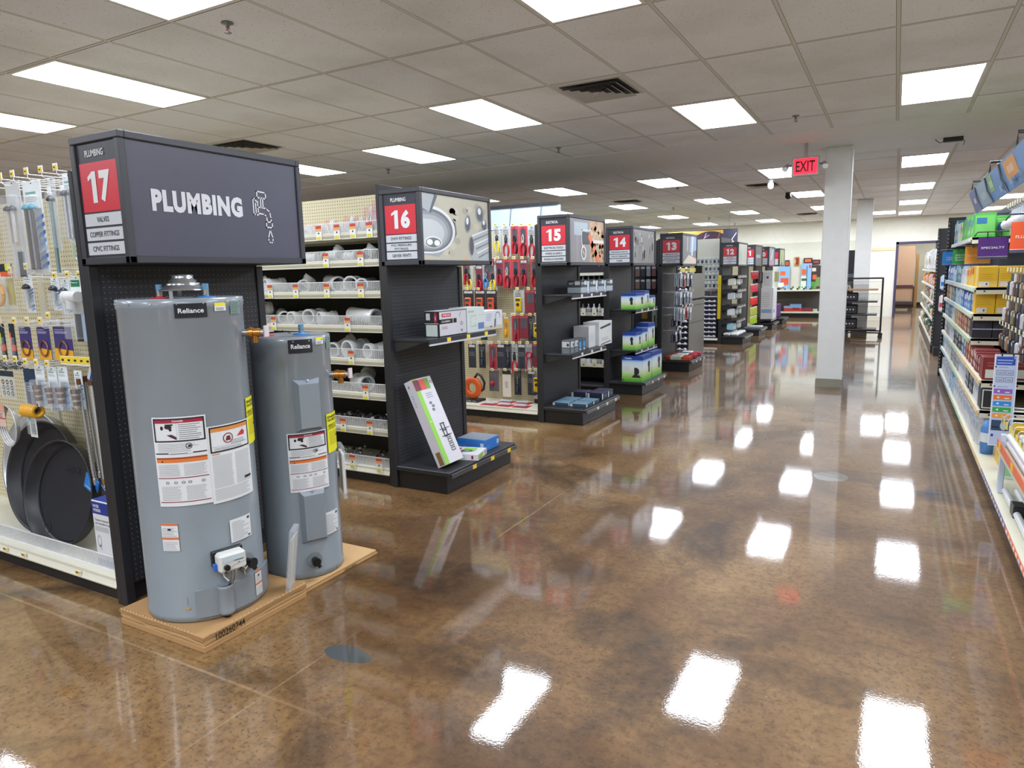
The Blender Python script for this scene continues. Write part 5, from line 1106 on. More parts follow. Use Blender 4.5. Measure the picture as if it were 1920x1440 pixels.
# dark small parts in the lower baskets
for i, (sh, z) in ((6, SH16[6]), (7, (deck16, .12))):
    for k, xx in enumerate((-3.35, -3.66)):
        R = random.Random(i*9+k); mb = MB()
        for q in range(46 if i == 6 else 20):
            a = R.uniform(0, 3.1); cx, cyy, cz = xx-.13+.26*R.random(), 3.95+.2*R.random(), z+.026+.045*R.random(); mb.cyl((cx, cyy, cz), (cx+.022*math.cos(a), cyy+.022*math.sin(a), cz+.012*R.uniform(-1, 1)), .009, C(R.choice(['#8d9299', '#c9ccd0', '#3a3d44', '#55585e']), .3, .7), seg=7)
        o = mb.build('loose_metal_parts', None); tag(o, 'heap of small %s metal fittings behind the wire front, %s, aisle 16' % (('shiny' if i == 6 else 'dull'), ('seventh shelf' if i == 6 else 'bottom shelf')+(' right' if k == 0 else ' left')), 'metal parts', None, 'stuff')
# ================================================================== goods on the aisle 16 end cap
def carton(x0, x1, y0, y1, z0, z1, name, label, col, draws=(), cat='carton', group=None, M=None, lid=None):
    base = ((x0+x1)/2, (y0+y1)/2, z0); t = thing(name, label, cat, base, group)
    mb = MB(); mb.box(x0, x1, y0, y1, z0, z1, C(col, .45) if isinstance(col, str) else col, M, bev=.0025); b = mb.build('carton', t)
    if lid: mb = MB(); mb.box(x0+.002, x1-.002, y0+.002, y1-.002, z1, z1+.0012, C(lid, .45), M); mb.build('lid_print', b)
    for side, fn in draws:
        if side == 'front': O, U, W = (x1, y0, z0), (0, 1, 0), y1-y0
        elif side == 'left': O, U, W = (x0, y0, z0), (1, 0, 0), x1-x0
        elif side == 'west': O, U, W = (x0, y1, z0), (0, -1, 0), y1-y0
        if M is not None: S = Flat(M @ Vector(O), M.to_3x3() @ Vector(U), M.to_3x3() @ Vector((0, 0, 1)))
        else: S = Flat(O, U)
        mb = MB(); fn(mb, S, W, z1-z0); 
        if mb.v: mb.build('carton_print', b)
    return t
def f_faucet(mb, S, W, H):
    rect(mb, S, W*.02, W*.98, H*.04, H*.97, C('#c9cad2', .4), .0006); rect(mb, S, 0, W*.62, H*.50, H*.68, C('#1d1d20', .4), .001); rect(mb, S, 0, W*.02, 0, H, C('#1d1d20'), .001); rect(mb, S, 0, W, 0, H*.03, C('#1d1d20'), .001)
    rect(mb, S, W*.1, W*.42, H*.76, H*.90, C('#c03846'), .0012); text(mb, S, 'AQUA', W*.26, H*.83, W*.26, H*.09, C('#e6e2e2'), .002); text(mb, S, 'CLASSIC', W*.24, H*.59, W*.30, H*.07, C('#dcdcdc'), .002); rect(mb, S, W*.48, W*.5, H*.5, H*.7, C('#c9cad2'), .002)
    lines(mb, S, W*.1, W*.3, H*.3, H*.42, 2, C('#a77f88'), .0012); oval(mb, S, W*.8, H*.45, W*.05, H*.08, C('#8b8b93'), .0012, 14, hole=.5); rect(mb, S, W*.76, W*.84, H*.12, H*.22, C('#8b8b93'), .0012); stroke(mb, S, [(W*.74, H*.7), (W*.74, H*.82), (W*.78, H*.9)], .004, C('#6b6b73'), .0012)
def f_faucet_side(mb, S, W, H):
    rect(mb, S, 0, W, 0, H, C('#1d1d20', .4), .0005); rect(mb, S, W*.1, W*.9, H*.03, H*.48, C('#bcc7c4', .4), .001); rect(mb, S, W*.12, W*.4, H*.66, H*.92, C('#b9bbbd'), .001); oval(mb, S, W*.78, H*.74, W*.12, H*.24, C('#8a1f42'), .001, 16); text(mb, S, 'A', W*.78, H*.74, W*.08, H*.2, C('#e6c9d2'), .002); rect(mb, S, 0, W, H*.52, H*.54, C('#b9bbbd'), .0012)
def f_pale(mb, S, W, H):
    rect(mb, S, 0, W, 0, H, C('#cfdad9', .4), .0006); rect(mb, S, W*.05, W*.4, H*.80, H*.88, C('#aeb7b8'), .001); stroke(mb, S, [(W*.2, H*.3), (W*.2, H*.6), (W*.45, H*.7), (W*.5, H*.5)], .004, C('#aeb9b6'), .0012); stroke(mb, S, [(W*.2, H*.25), (W*.5, H*.25), (W*.4, H*.35)], .004, C('#98a4a1'), .0012); rect(mb, S, W*.62, W*.97, H*.1, H*.36, C('#6b7fb3'), .0012); rect(mb, S, 0, W, H*.68, H*.69, C('#a7bd9f'), .001)
def f_kitchen(mb, S, W, H):
    rect(mb, S, 0, W, 0, H, C('#d5d9e4', .4), .0006); rect(mb, S, 0, W, 0, H*.2, C('#c9c2ab', .4), .001); stroke(mb, S, [(W*.62, H*.2), (W*.62, H*.75), (W*.68, H*.88), (W*.76, H*.9), (W*.84, H*.82), (W*.86, H*.6)], .006, C('#4d4d55'), .0014); stroke(mb, S, [(W*.56, H*.15), (W*.58, H*.5)], .014, C('#3c3c44'), .0016); oval(mb, S, W*.35, H*.16, W*.04, H*.05, C('#55555c'), .0014, 10); lines(mb, S, W*.08, W*.4, H*.5, H*.9, 5, C('#8189a0'), .0014, fill=.25)
zs = 1.096
YB = [onx(q, 612, -2.835).y for q in (823, 876, 909, 943)]
carton(-2.96, -2.835, YB[0], YB[1]-.004, zs, zs+.185, 'product_box', 'black and silver faucet carton marked CLASSIC on the aisle 16 middle shelf', '#1d1d20', [('front', f_faucet), ('left', f_faucet_side)], lid='#c9cdd0')
carton(-3.0, -2.835, YB[1], YB[2]-.004, zs, zs+.19, 'product_box', 'pale green faucet carton between the black carton and the kitchen tap carton', '#cfdad9', [('front', f_pale)])
carton(-3.0, -2.838, YB[2], YB[3]-.004, zs, zs+.15, 'product_box', 'white carton with a tall black kitchen tap picture', '#d5d9e4', [('front', f_kitchen)])
def f_long(mb, S, W, H):
    rect(mb, S, 0, W, 0, H, C('#d3d3db', .4), .0006); poly(mb, S, [(0, 0), (W*.22, 0), (W*.22, H), (0, H)], C('#8ecb4a', .4), .001); rect(mb, S, 0, W*.8, H*.86, H*.985, C('#d9564a', .4), .0014); rect(mb, S, W*.0, W*.3, H*.86, H*.985, C('#7d3c4a'), .0016); rect(mb, S, W*.6, W*.8, H*.86, H*.985, C('#6db04a'), .0016); text(mb, S, 'TV', W*.9, H*.93, W*.14, H*.03, C('#b03040'), .002)
    K = C('#2a2c34'); 
    for b in (.30, .38): rect(mb, S, W*.36, W*.92, H*b, H*(b+.008), K, .002)
    for a in (.50, .66): rect(mb, S, W*a, W*(a+.05), H*.29, H*.45, K, .002)
    for b in (.29, .36, .44): rect(mb, S, W*.48, W*.74, H*b, H*(b+.012), K, .0022)
    for b in (.12, .17, .22, .27): outline(mb, S, W*.58, W*.80, H*b, H*(b+.04), .006, K, .002)
    for b, a in ((.62, .5), (.66, .55), (.70, .48)): oval(mb, S, W*a, H*b, W*.07, H*.016, C('#4a4c58'), .002, 12, hole=.4)
    lines(mb, S, W*.4, W*.8, H*.76, H*.83, 3, C('#a9a9b4'), .002); text(mb, S, 'full motion mount', W*.12, H*.5, W*.12, H*.02, C('#e3f0d6'), .002)
def f_long_side(mb, S, W, H):
    rect(mb, S, 0, W, 0, H, C('#cfcdd6', .4), .0006); rect(mb, S, W*.3, W*.85, H*.01, H*.16, C('#8a6a3a'), .001); rect(mb, S, W*.3, W*.4, H*.92, H*.95, INK, .001); lines(mb, S, W*.2, W*.5, H*.7, H*.85, 5, C('#8fb3cc'), .001)
bl = onz(817, 883, .166); 
M_ = Matrix.Translation((-2.80, 3.93, .1665)) @ Matrix.Rotation(math.radians(-24.5), 4, 'Y')
carton(-.0, .075, 0, .225, 0, .66, 'product_box', 'long white and lime green bracket carton leaning against the aisle 16 end cap', '#cfcdd6', [('front', f_long), ('left', f_long_side)], M=M_, lid=None)
def f_bluebox(mb, S, W, H): rect(mb, S, W*.84, W*.96, H*.3, H*.7, C('#c9d3e6'), .001); lines(mb, S, W*.05, W*.4, H*.2, H*.5, 2, C('#5f93d8'), .001)
carton(-2.99, -2.735, 4.47, 4.69, .1655, .255, 'product_box', 'bright blue carton with a grey lid at the far end of the aisle 16 base', '#2f78cc', [('front', f_bluebox), ('left', f_bluebox)], lid='#7b8794')
def f_small(mb, S, W, H): rect(mb, S, 0, W, 0, H, C('#dcdce0', .4), .0006); rect(mb, S, W*.05, W*.55, H*.2, H*.85, C('#8ecb4a'), .001); rect(mb, S, W*.1, W*.45, H*.1, H*.3, C('#b5763f'), .0012); rect(mb, S, W*.8, W*.86, H*.2, H*.8, C('#8a1f42'), .0012)
M_ = Matrix.Translation((-2.80, 4.30, .1655)) @ Matrix.Rotation(math.radians(14), 4, 'Z')
t = carton(-.13, .13, -.11, .11, 0, .045, 'product_box', 'flat white, red and green carton in front of the bright blue one', '#dcdce0', [('front', f_small), ('left', f_small)], M=M_)
mb = MB(); S = Flat(M_ @ Vector((-.13, -.11, .045)), M_.to_3x3() @ Vector((1, 0, 0)), M_.to_3x3() @ Vector((0, 1, 0)))
rect(mb, S, .02, .12, .02, .08, C('#c9504a'), .0014); rect(mb, S, .1, .2, .1, .19, C('#8ecb4a'), .0012); oval(mb, S, .14, .1, .05, .03, C('#4a4c58'), .0018, 12, hole=.5); rect(mb, S, .02, .08, .12, .18, C('#7d5a4a'), .0014); mb.build('top_print', [c for c in t.children][0])
# ================================================================== hand tools on the pegboard of aisle 15
def plier_proto(hc, head='#3a3b40', kind=0, hc2=None):
    def content(t, w_, h_, d):
        for s_ in (-1, 1):
            mb = MB(); m = C(hc if s_ < 0 or not hc2 else hc2, .35); z0 = -h_*.50
            mb.sweep([(s_*.003, -d, z0), (s_*w_*.26, -d, z0-h_*.12), (s_*w_*.28, -d, z0-h_*.28), (s_*w_*.16, -d, z0-h_*.44)], [.006, .011, .011, .008], m, 8); mb.build('handle', t)
        mb = MB(); m = C(head, .3, .7); mb.cyl((0, -d-.008, -h_*.47), (0, -d+.008, -h_*.47), .016, m, seg=12)
        for s_ in (-1, 1): mb.sweep([(s_*.008, -d, -h_*.45), (s_*.012, -d, -h_*.36), (s_*.003, -d, -h_*(.22 if kind else .28))], [.008, .008, .003], m, 6)
        mb.build('jaws', t)
    return content
def d_redcard(mb, S, W, H): rect(mb, S, W*.2, W*.8, H*.45, H*.90, C('#4a4c55'), .0006); rect(mb, S, W*.05, W*.95, H*.90, H*.98, C('#c9404c'), .0008)
def d_blk(mb, S, W, H): rect(mb, S, W*.1, W*.9, H*.86, H*.96, C('#c9ccd0'), .0008); lines(mb, S, W*.1, W*.9, H*.5, H*.7, 3, C('#6b6e74'), .0008)
def d_plain(mb, S, W, H): lines(mb, S, W*.15, W*.85, H*.7, H*.9, 3, C('#6b6e74'), .0008)
def meter(col):
    def f(t, w_, h_, d):
        mb = MB(); mb.box(-w_*.3, w_*.3, -d-.01, -.002, -h_*.88, -h_*.25, C(col, .4), bev=.01); mb.box(-w_*.2, w_*.2, -d-.0115, -d-.01, -h_*.42, -h_*.30, C('#3c4a40', .3)); mb.build('meter_body', t)
        mb = MB(); mb.cyl((0, -d-.01, -h_*.56), (0, -d-.018, -h_*.56), .018, C('#26272b'), seg=16); mb.cyl((-.014, -d-.01, -h_*.78), (-.014, -d-.013, -h_*.78), .005, INK, seg=8); mb.cyl((.014, -d-.01, -h_*.78), (.014, -d-.013, -h_*.78), .005, INK, seg=8); mb.build('dial', t)
    return f
def driver(c1, c2='#c9ccd0'):
    def f(t, w_, h_, d):
        mb = MB(); mb.lathe([(0, 0), (.011, .003), (.014, .02), (.012, .05), (.009, .075), (0, .08)], C(c1, .35), (0, -d*.8, -h_*.85), 10); mb.build('driver_handle', t); mb = MB(); mb.cyl((0, -d*.8, -h_*.5), (0, -d*.8, -h_*.2), .004, C(c2, .3, .8), seg=6); mb.build('driver_shaft', t)
    return f
def f_coil(c):
    def f(t, w_, h_, d):
        mb = MB(); mb.sweep([(w_*.3*math.cos(a), -d*.7, -h_*.35+w_*.3*math.sin(a)) for a in [2*PI*i/14 for i in range(15)]], .009, C(c, .4), 7); mb.sweep([(-w_*.2, -d*.7, -h_*.4), (-w_*.28, -d*.7, -h_*.9)], .006, C(c, .4), 6); mb.sweep([(w_*.2, -d*.7, -h_*.4), (w_*.3, -d*.7, -h_*.95)], .006, C(c, .4), 6); mb.build('lead_coil', t)
    return f
CG = clearp('#ccd2d6', .5, .2)
KIT = {}
def kit(key, cat, w_, h_, d, card, draw, content):
    w_ *= 1.25; h_ *= 1.25
    KIT[key] = (Use(card_pack({'pliers': 'pliers_pack', 'meter': 'multimeter_pack', 'driver': 'screwdriver_pack', 'lead': 'test_lead_pack', 'pack': 'accessory_pack'}[cat], '', w_, h_, d, card, draw, {'pliers': 'pliers', 'meter': 'multimeter', 'driver': 'screwdriver', 'lead': 'test lead', 'pack': 'packaged part'}[cat], False, content)), cat)
kit('red', 'pliers', .075, .235, .012, '#b93a48', d_redcard, plier_proto('#b8202e', hc2='#3a1a20')); kit('red2', 'pliers', .085, .26, .012, CG, d_plain, plier_proto('#c22533', kind=1)); kit('redcut', 'pliers', .085, .25, .012, '#c9404c', d_redcard, plier_proto('#b8202e', '#c9c4c4', 1, '#2a1a1e'))
kit('yel', 'pliers', .075, .22, .012, CG, d_plain, plier_proto('#e8cf2c')); kit('blue', 'pliers', .07, .2, .012, CG, d_plain, plier_proto('#2f7fc4', '#8fa9bd')); kit('mar', 'pliers', .07, .23, .012, '#7c2b44', d_blk, plier_proto('#b8202e'))
kit('omet', 'meter', .11, .22, .02, '#2a2226', d_blk, meter('#cf5236')); kit('ymet', 'meter', .105, .20, .02, CG, d_plain, meter('#e3bb20')); kit('rcard', 'pack', .10, .20, .015, '#7d1f33', d_redcard, None); kit('dcard', 'pack', .08, .22, .015, '#2b2d38', d_blk, None)
kit('odrv', 'driver', .05, .2, .015, '#d49a20', d_blk, driver('#e3a82c')); kit('rdrv', 'driver', .075, .23, .015, '#a32c44', d_redcard, driver('#7c1f2c')); kit('kdrv', 'driver', .07, .22, .015, '#23252e', d_plain, driver('#2b3a52')); kit('lead', 'lead', .09, .24, .015, CG, d_plain, f_coil('#b8244c'))
kit('knob', 'pack', .10, .19, .03, '#5d5660', d_plain, lambda t, w_, h_, d: [(lambda mb: (mb.lathe([(0, .03), (.02, .026), (.026, .01), (.03, 0)][::-1], C('#a81f30', .3), (0, 0, 0), 16, Matrix.Translation((-.02, -.004, -.13)) @ Matrix.Rotation(PI/2, 4, 'X')), mb.build('red_knob', t)))(MB())]); kit('wht', 'pack', .085, .24, .015, '#d8d4c8', lambda mb, S, W, H: (rect(mb, S, 0, W, H*.85, H, C('#26262b'), .001), lines(mb, S, W*.3, W*.7, H*.35, H*.6, 4, TXT, .001)), None)
COLN = {'red': 'red-handled', 'red2': 'long red-handled', 'redcut': 'red and black', 'yel': 'yellow-handled', 'blue': 'blue-handled', 'mar': 'maroon-carded', 'omet': 'orange', 'ymet': 'yellow', 'rcard': 'dark red carded', 'dcard': 'black carded', 'odrv': 'amber-handled', 'rdrv': 'red-carded', 'kdrv': 'dark', 'lead': 'red coiled', 'knob': 'red-knobbed', 'wht': 'white carded'}
KNM = {'pliers': 'pliers', 'meter': 'multimeter', 'driver': 'screwdriver', 'lead': 'test lead', 'pack': 'part'}
hk2 = hook_proto(.17, h=.024)
# rows: (hook height, [(px of the centre, kind)])
ROWS15 = [('top row', 423, ['-yel', (930, 'yel'), (947, 'red2'), (963, 'red'), (979, 'redcut'), (995, 'red2'), (1008, 'red')]),
          ('second row', 485, [(872, 'mar'), (934, 'mar'), (949, 'redcut'), (965, 'red'), (980, 'mar'), (1000, 'red'), (1008, 'redcut'), (915, 'rcard')]),
          ('third row', 496, [(878, 'yel'), (896, 'mar'), (909, 'blue'), (922, 'yel')]),
          ('fourth row', 543, [(876, 'omet'), (898, 'omet'), (919, 'omet'), (971, 'ymet'), (992, 'rcard'), (1008, 'dcard')]),
          ('fifth row', 591, [(947, 'odrv'), (965, 'rdrv'), (980, 'rcard'), (995, 'kdrv'), (1006, 'ymet'), (905, 'kdrv')]),
          ('sixth row', 644, [(883, 'dcard'), (902, 'kdrv'), (922, 'rdrv'), (937, 'dcard'), (951, 'kdrv'), (963, 'red2'), (976, 'dcard'), (990, 'lead'), (1005, 'rcard')]),
          ('bottom row', 694, [(924, 'knob'), (948, 'wht'), (969, 'kdrv'), (995, 'dcard'), (1006, 'ymet')])]
for rn, py, its in ROWS15:
    its = sorted([i for i in its if not isinstance(i, str)])
    for n, (px, k) in enumerate(its):
        p = ony(px, py, 6.60); u, cat = KIT[k]
        lb = '%s %s pack, %s from the left in the %s, aisle 15' % (COLN[k], KNM[cat], ORD[n], rn)
        u((p.x, 6.62, p.z-.02), label=lb, group='aisle 15 tool packs')
        hk2((p.x, 6.588, p.z-.012), label='peg hook with pale price tag, %s from the left in the %s, aisle 15' % (ORD[n], rn), group='aisle 15 peg hooks')
# bottom deck of aisle 15
p = onz(915, 765, .12)
t = thing('fish_tape_reel', 'orange wire reel with a black handle standing on its black box, aisle 15', 'wire reel', (-3.98, 6.55, .21))
cx, cz = ony(886, 727, 6.55).x, ony(886, 727, 6.55).z
M_ = Matrix.Translation((cx, 6.55, cz)) @ Matrix.Rotation(PI/2, 4, 'X')
mb = MB(); mb.lathe([(.055, .02), (.06, .026), (.115, .02), (.125, .01), (.125, -.01), (.115, -.02), (.06, -.026), (.055, -.02), (.055, .02)], C('#e4682a', .35), (0, 0, 0), 36, M_); rl = mb.build('reel_case', t)
mb = MB()
for k in range(5): mb.lathe([(.068+.010*k, .0255-.0012*k), (.070+.010*k, .027-.0012*k), (.072+.010*k, .0255-.0012*k)], C('#b94a1a', .4), (0, 0, 0), 30, M_)
mb.build('case_ribs', rl)['kind'] = 'stuff'
mb = MB(); mb.sweep([(cx+.03, 6.55, cz+.11), (cx+.07, 6.55, cz+.165), (cx+.12, 6.55, cz+.14), (cx+.16, 6.55, cz+.07), (cx+.15, 6.55, cz-.01), (cx+.11, 6.55, cz-.03)], .014, BP, 8); mb.build('handle', t)
def f_ideal(mb, S, W, H): rect(mb, S, W*.45, W*.72, H*.35, H*.75, C('#b9bcc2'), .001); oval(mb, S, W*.85, H*.55, W*.08, H*.22, C('#a9acb2'), .001, 12, hole=.6); lines(mb, S, W*.48, W*.7, H*.4, H*.7, 2, INK, .0015)
carton(cx-.2, cx+.12, 6.46, 6.64, .1205, cz-.126, 'product_box', 'black carton under the orange wire reel, aisle 15', '#1b1c20', [('left', f_ideal)])
for k, (px, py, rz) in enumerate(((-3.86, 6.44, .06), (-3.66, 6.44, -.06), (-3.46, 6.44, .05), (-3.74, 6.62, -.05), (-3.53, 6.62, .06))):
    p = Vector((px, py, 0)); t = thing('cable_tester_pack', 'red carded clear pack lying flat on the bottom deck, %s from the left, aisle 15' % ORD[k], 'packaged part', (p.x, p.y, .1205), 'flat red packs')
    M_ = Matrix.Translation((p.x, p.y, .1205)) @ Matrix.Rotation(rz, 4, 'Z'); mb = MB(); mb.box(-.09, .09, -.07, .07, 0, .003, C('#c2263a', .4), M_); mb.build('card', t)
    mb = MB(); mb.box(-.08, .06, -.035, .03, .003, .03, clearp('#e8eef2', .5), M_, bev=.01); mb.build('blister', t); mb = MB(); mb.cyl(M_ @ Vector((-.06, 0, .014)), M_ @ Vector((.04, 0, .014)), .009, C('#9a9da4', .3, .5), seg=8); mb.build('tool_inside', t)
p = onz(1008, 755, .122)
t = thing('squeeze_bottle', 'black bottle with a white label and pointed white nozzle beside the aisle 15 post', 'bottle', (p.x, p.y, .1205))
mb = MB(); mb.lathe([(0, 0), (.034, 0), (.037, .004), (.037, .12), (.032, .135), (.012, .142), (.012, .145), (0, .145)], C('#1d1f26', .3), (p.x, p.y, .1205), 20); mb.build('bottle_body', t)
mb = MB(); mb.lathe([(.0375, .05), (.0375, .10)], C('#c9ccd2', .4), (p.x, p.y, .1205), 20); mb.build('label_band', t)
mb = MB(); mb.lathe([(.036, .13), (.036, .142), (.02, .146), (.02, .165), (.010, .168), (.003, .21), (0, .21)], C('#dfe2e4', .35), (p.x, p.y, .1205), 18); mb.build('nozzle', t)
# header light box over aisle 15
t = thing('header_board', 'pale blue header board with a black top edge above the aisle 15 pegboard', 'sign board', (-3.9, 6.9, 2.02))
hz = ony(925, 387, 6.80).z; hx1 = ony(1050, 380, 6.80).x; hz0 = 2.03
mb = MB(); mb.box(-5.4, hx1, 6.80, 6.82, hz0, hz-.035, C('#c3d6ea', .35)); mb.build('board', t)
mb = MB(); mb.box(-5.4, hx1-.03, 6.79, 6.83, hz-.035, hz, BLK); mb.build('top_rail', t)
for xx in (-3.35, -3.72, -4.1, -4.5):
    mb = MB(); mb.sweep([(xx, 6.78, hz-.02), (xx-.03, 6.785, hz0)], .0035, C('#4a4c52'), 6); mb.build('hanging_wire', t)
# ================================================================== end cap goods, aisles 15 to 9
def f_white(mb, S, W, H): rect(mb, S, 0, W, 0, H, C('#cfd2d4'), .0005); lines(mb, S, W*.1, W*.8, H*.3, H*.7, 4, C('#a8acb0'), .001, fill=.2)
def f_switch(mb, S, W, H):
    rect(mb, S, 0, W, 0, H, C('#3a444c', .4), .0005); rect(mb, S, 0, W*.98, H*.62, H*.95, C('#20262b'), .001); rect(mb, S, W*.55, W*.95, H*.64, H*.92, C('#c3ccd2'), .0012); lines(mb, S, W*.1, W*.5, H*.68, H*.88, 2, C('#c3ccd2'), .0014); rect(mb, S, 0, W, H*.06, H*.46, C('#9fabb3'), .001)
def f_sw2(mb, S, W, H): rect(mb, S, 0, W, 0, H, C('#9fb0bb', .4), .0005); rect(mb, S, W*.1, W*.5, H*.2, H*.9, C('#dfe5e9'), .001); rect(mb, S, W*.6, W*.9, H*.3, H*.8, C('#5f8fae'), .001)
# aisle 15 upper shelf: row of switch boxes; z 1.32
ya = [onx(q, 540, -2.83).y for q in (1089, 1101, 1106, 1117, 1122, 1133, 1137, 1149)]
for k in range(7):
    f = f_switch if k % 2 == 0 else f_sw2
    carton(-2.98, -2.832, ya[k]+.003, ya[k+1]-.003, 1.3205, 1.46 if k % 2 == 0 else 1.45, 'switch_box', '%s upright box from the left on the upper shelf, aisle 15' % ORD[k], '#39424a' if k % 2 == 0 else '#a9b8c2', [('front', f), ('left', f_switch)], group='aisle 15 switch boxes')
# lower shelf z .72
def f_vent(mb, S, W, H): rect(mb, S, 0, W, 0, H, C('#d3d6d6', .4), .0005); poly(mb, S, [(W*.1, H*.78), (W*.9, H*.90), (W*.9, H*.80), (W*.3, H*.72), (W*.1, H*.70)], C('#2b3d40'), .001); poly(mb, S, [(W*.15, H*.06), (W*.9, H*.14), (W*.9, H*.10), (W*.15, H*.02)], C('#3c4246'), .001); lines(mb, S, W*.2, W*.8, H*.2, H*.35, 3, C('#a8acb0'), .001)
yb = [onx(q, 630, -2.86).y for q in (1123, 1147)]
carton(-3.05, -2.86, yb[0], yb[1], .7205, .985, 'product_box', 'white carton with dark bars at the right of the lower shelf, aisle 15', '#c9cccc', [('front', f_vent)])
carton(-3.08, -2.90, yb[0]-.2, yb[0]-.006, .7205, .955, 'product_box', 'plain pale carton behind the small grey boxes, aisle 15', '#bfc3c6', [('front', f_white)])
def f_gb(mb, S, W, H): rect(mb, S, W*.08, W*.92, H*.5, H*.92, C('#c3c8cc'), .001); rect(mb, S, W*.6, W*.85, H*.58, H*.78, C('#2f363c'), .0014); rect(mb, S, W*.08, W*.92, H*.05, H*.42, C('#6f7980'), .001)
def f_bb(mb, S, W, H): rect(mb, S, W*.1, W*.7, H*.35, H*.75, C('#3f8fcf'), .001); rect(mb, S, W*.2, W*.6, H*.15, H*.26, C('#cfd6db'), .0014)
yc = [onx(q, 650, -2.825).y for q in (1066, 1079, 1091, 1104, 1117)]
for k in range(4):
    xx = (-.06, -.04, 0, 0)[k]
    carton(-2.93+xx*0, -2.83, 6.335+.105*k, 6.335+.105*k+.098, .7205, .86, 'switch_box', '%s small grey box from the left on the lower shelf, aisle 15' % ORD[k], '#4d565e', [('front', f_gb if k < 2 else f_bb), ('left', f_gb)], group='aisle 15 small grey boxes')
for k, (x0, x1, y0, y1, z1) in enumerate(((-3.08, -2.90, 6.42, 6.60, .20), (-3.085, -2.9, 6.61, 6.79, .20), (-2.88, -2.70, 6.42, 6.60, .20), (-2.88, -2.70, 6.61, 6.79, .20), (-3.06, -2.89, 6.86, 7.03, .245), (-2.87, -2.70, 6.86, 7.03, .245), (-2.87, -2.70, 7.04, 7.2, .245))):
    lb = ('flat blue grey box on the aisle 15 base, %s' if k < 4 else 'taller navy box on the aisle 15 base, %s') % ('back near', 'back middle', 'front near', 'front middle', 'back far', 'front far', 'front farthest')[k]
    carton(x0, x1, y0, y1, .1655, z1, 'breaker_box', lb, '#33485c' if k < 4 else '#272b3f', [('front', lambda mb, S, W, H: (rect(mb, S, W*.02, W*.2, H*.1, H*.9, C('#cfd6db'), .001), rect(mb, S, W*.4, W*.9, H*.3, H*.7, C('#46627a'), .001))), ('left', lambda mb, S, W, H: rect(mb, S, W*.02, W*.16, H*.15, H*.9, C('#cfd6db'), .001))], lid='#7397ab' if k < 4 else '#4a4560')
# aisle 14: pump cartons
def pumpf(v):
    def f(mb, S, W, H):
        n = 8
        for i in range(n): q = i/(n-1); rect(mb, S, 0, W, H*.78*i/n, H*.78*(i+1)/n, C(['#5fae3a', '#86bf55', '#abd07c', '#c6dcaa', '#d6e2cc', '#dbe5e4', '#d6e3ea', '#c9dcec'][i], .4), .0006)
        rect(mb, S, 0, W, H*.78, H*.84, C('#8fb8e3'), .0006); rect(mb, S, 0, W, H*.84, H, C('#1f3f92'), .0006); text(mb, S, 'Westline', W*.3, H*.91, W*.34, H*.06, C('#dfe6f2'), .0012) if v == 0 else None
        P = C('#26282e'); 
        if v == 0: oval(mb, S, W*.72, H*.40, W*.12, H*.14, P, .0012, 16); rect(mb, S, W*.60, W*.74, H*.2, H*.55, P, .0014); poly(mb, S, [(W*.48, H*.16), (W*.92, H*.16), (W*.84, H*.26), (W*.56, H*.26)], P, .0016); lines(mb, S, W*.06, W*.4, H*.45, H*.62, 4, C('#9fb5a8'), .0012, fill=.2); rect(mb, S, W*.04, W*.10, H*.04, H*.09, P, .0012)
        else: oval(mb, S, W*.7, H*.62, W*.12, H*.14, P, .0012, 12); rect(mb, S, W*.64, W*.8, H*.3, H*.5, P, .0012)
    return f
def pump(x0, x1, y0, y1, z0, z1, label, v): carton(x0, x1, y0, y1, z0, z1, 'pump_carton', label, '#a9cfb4', [('front', pumpf(1)), ('left', pumpf(v))], lid='#1f3f92', group='pump cartons')
pump(-2.97, -2.70, 8.24, 8.60, .166, .49, 'largest green and blue pump carton with a black pump, aisle 14 base, near', 0)
pump(-2.97, -2.70, 8.63, 9.05, .166, .50, 'large green and blue pump carton, aisle 14 base, far', 1)
pump(-2.97, -2.80, 8.26, 8.50, .561, .78, 'green and blue pump carton at the near end of the lower shelf, aisle 14', 1)
pump(-2.97, -2.80, 8.53, 8.74, .561, .80, 'middle green and blue pump carton on the lower shelf, aisle 14', 1)
pump(-2.97, -2.80, 8.78, 9.05, .561, .86, 'tallest pump carton on the lower shelf, aisle 14, far end', 1)
pump(-2.98, -2.79, 8.23, 8.58, 1.071, 1.27, 'widest pump carton on the upper shelf, aisle 14, near end', 1)
pump(-2.98, -2.80, 8.61, 8.80, 1.071, 1.29, 'middle pump carton on the upper shelf, aisle 14', 1)
pump(-2.98, -2.79, 8.82, 9.03, 1.071, 1.22, 'small pump carton at the far end of the upper shelf, aisle 14', 1)
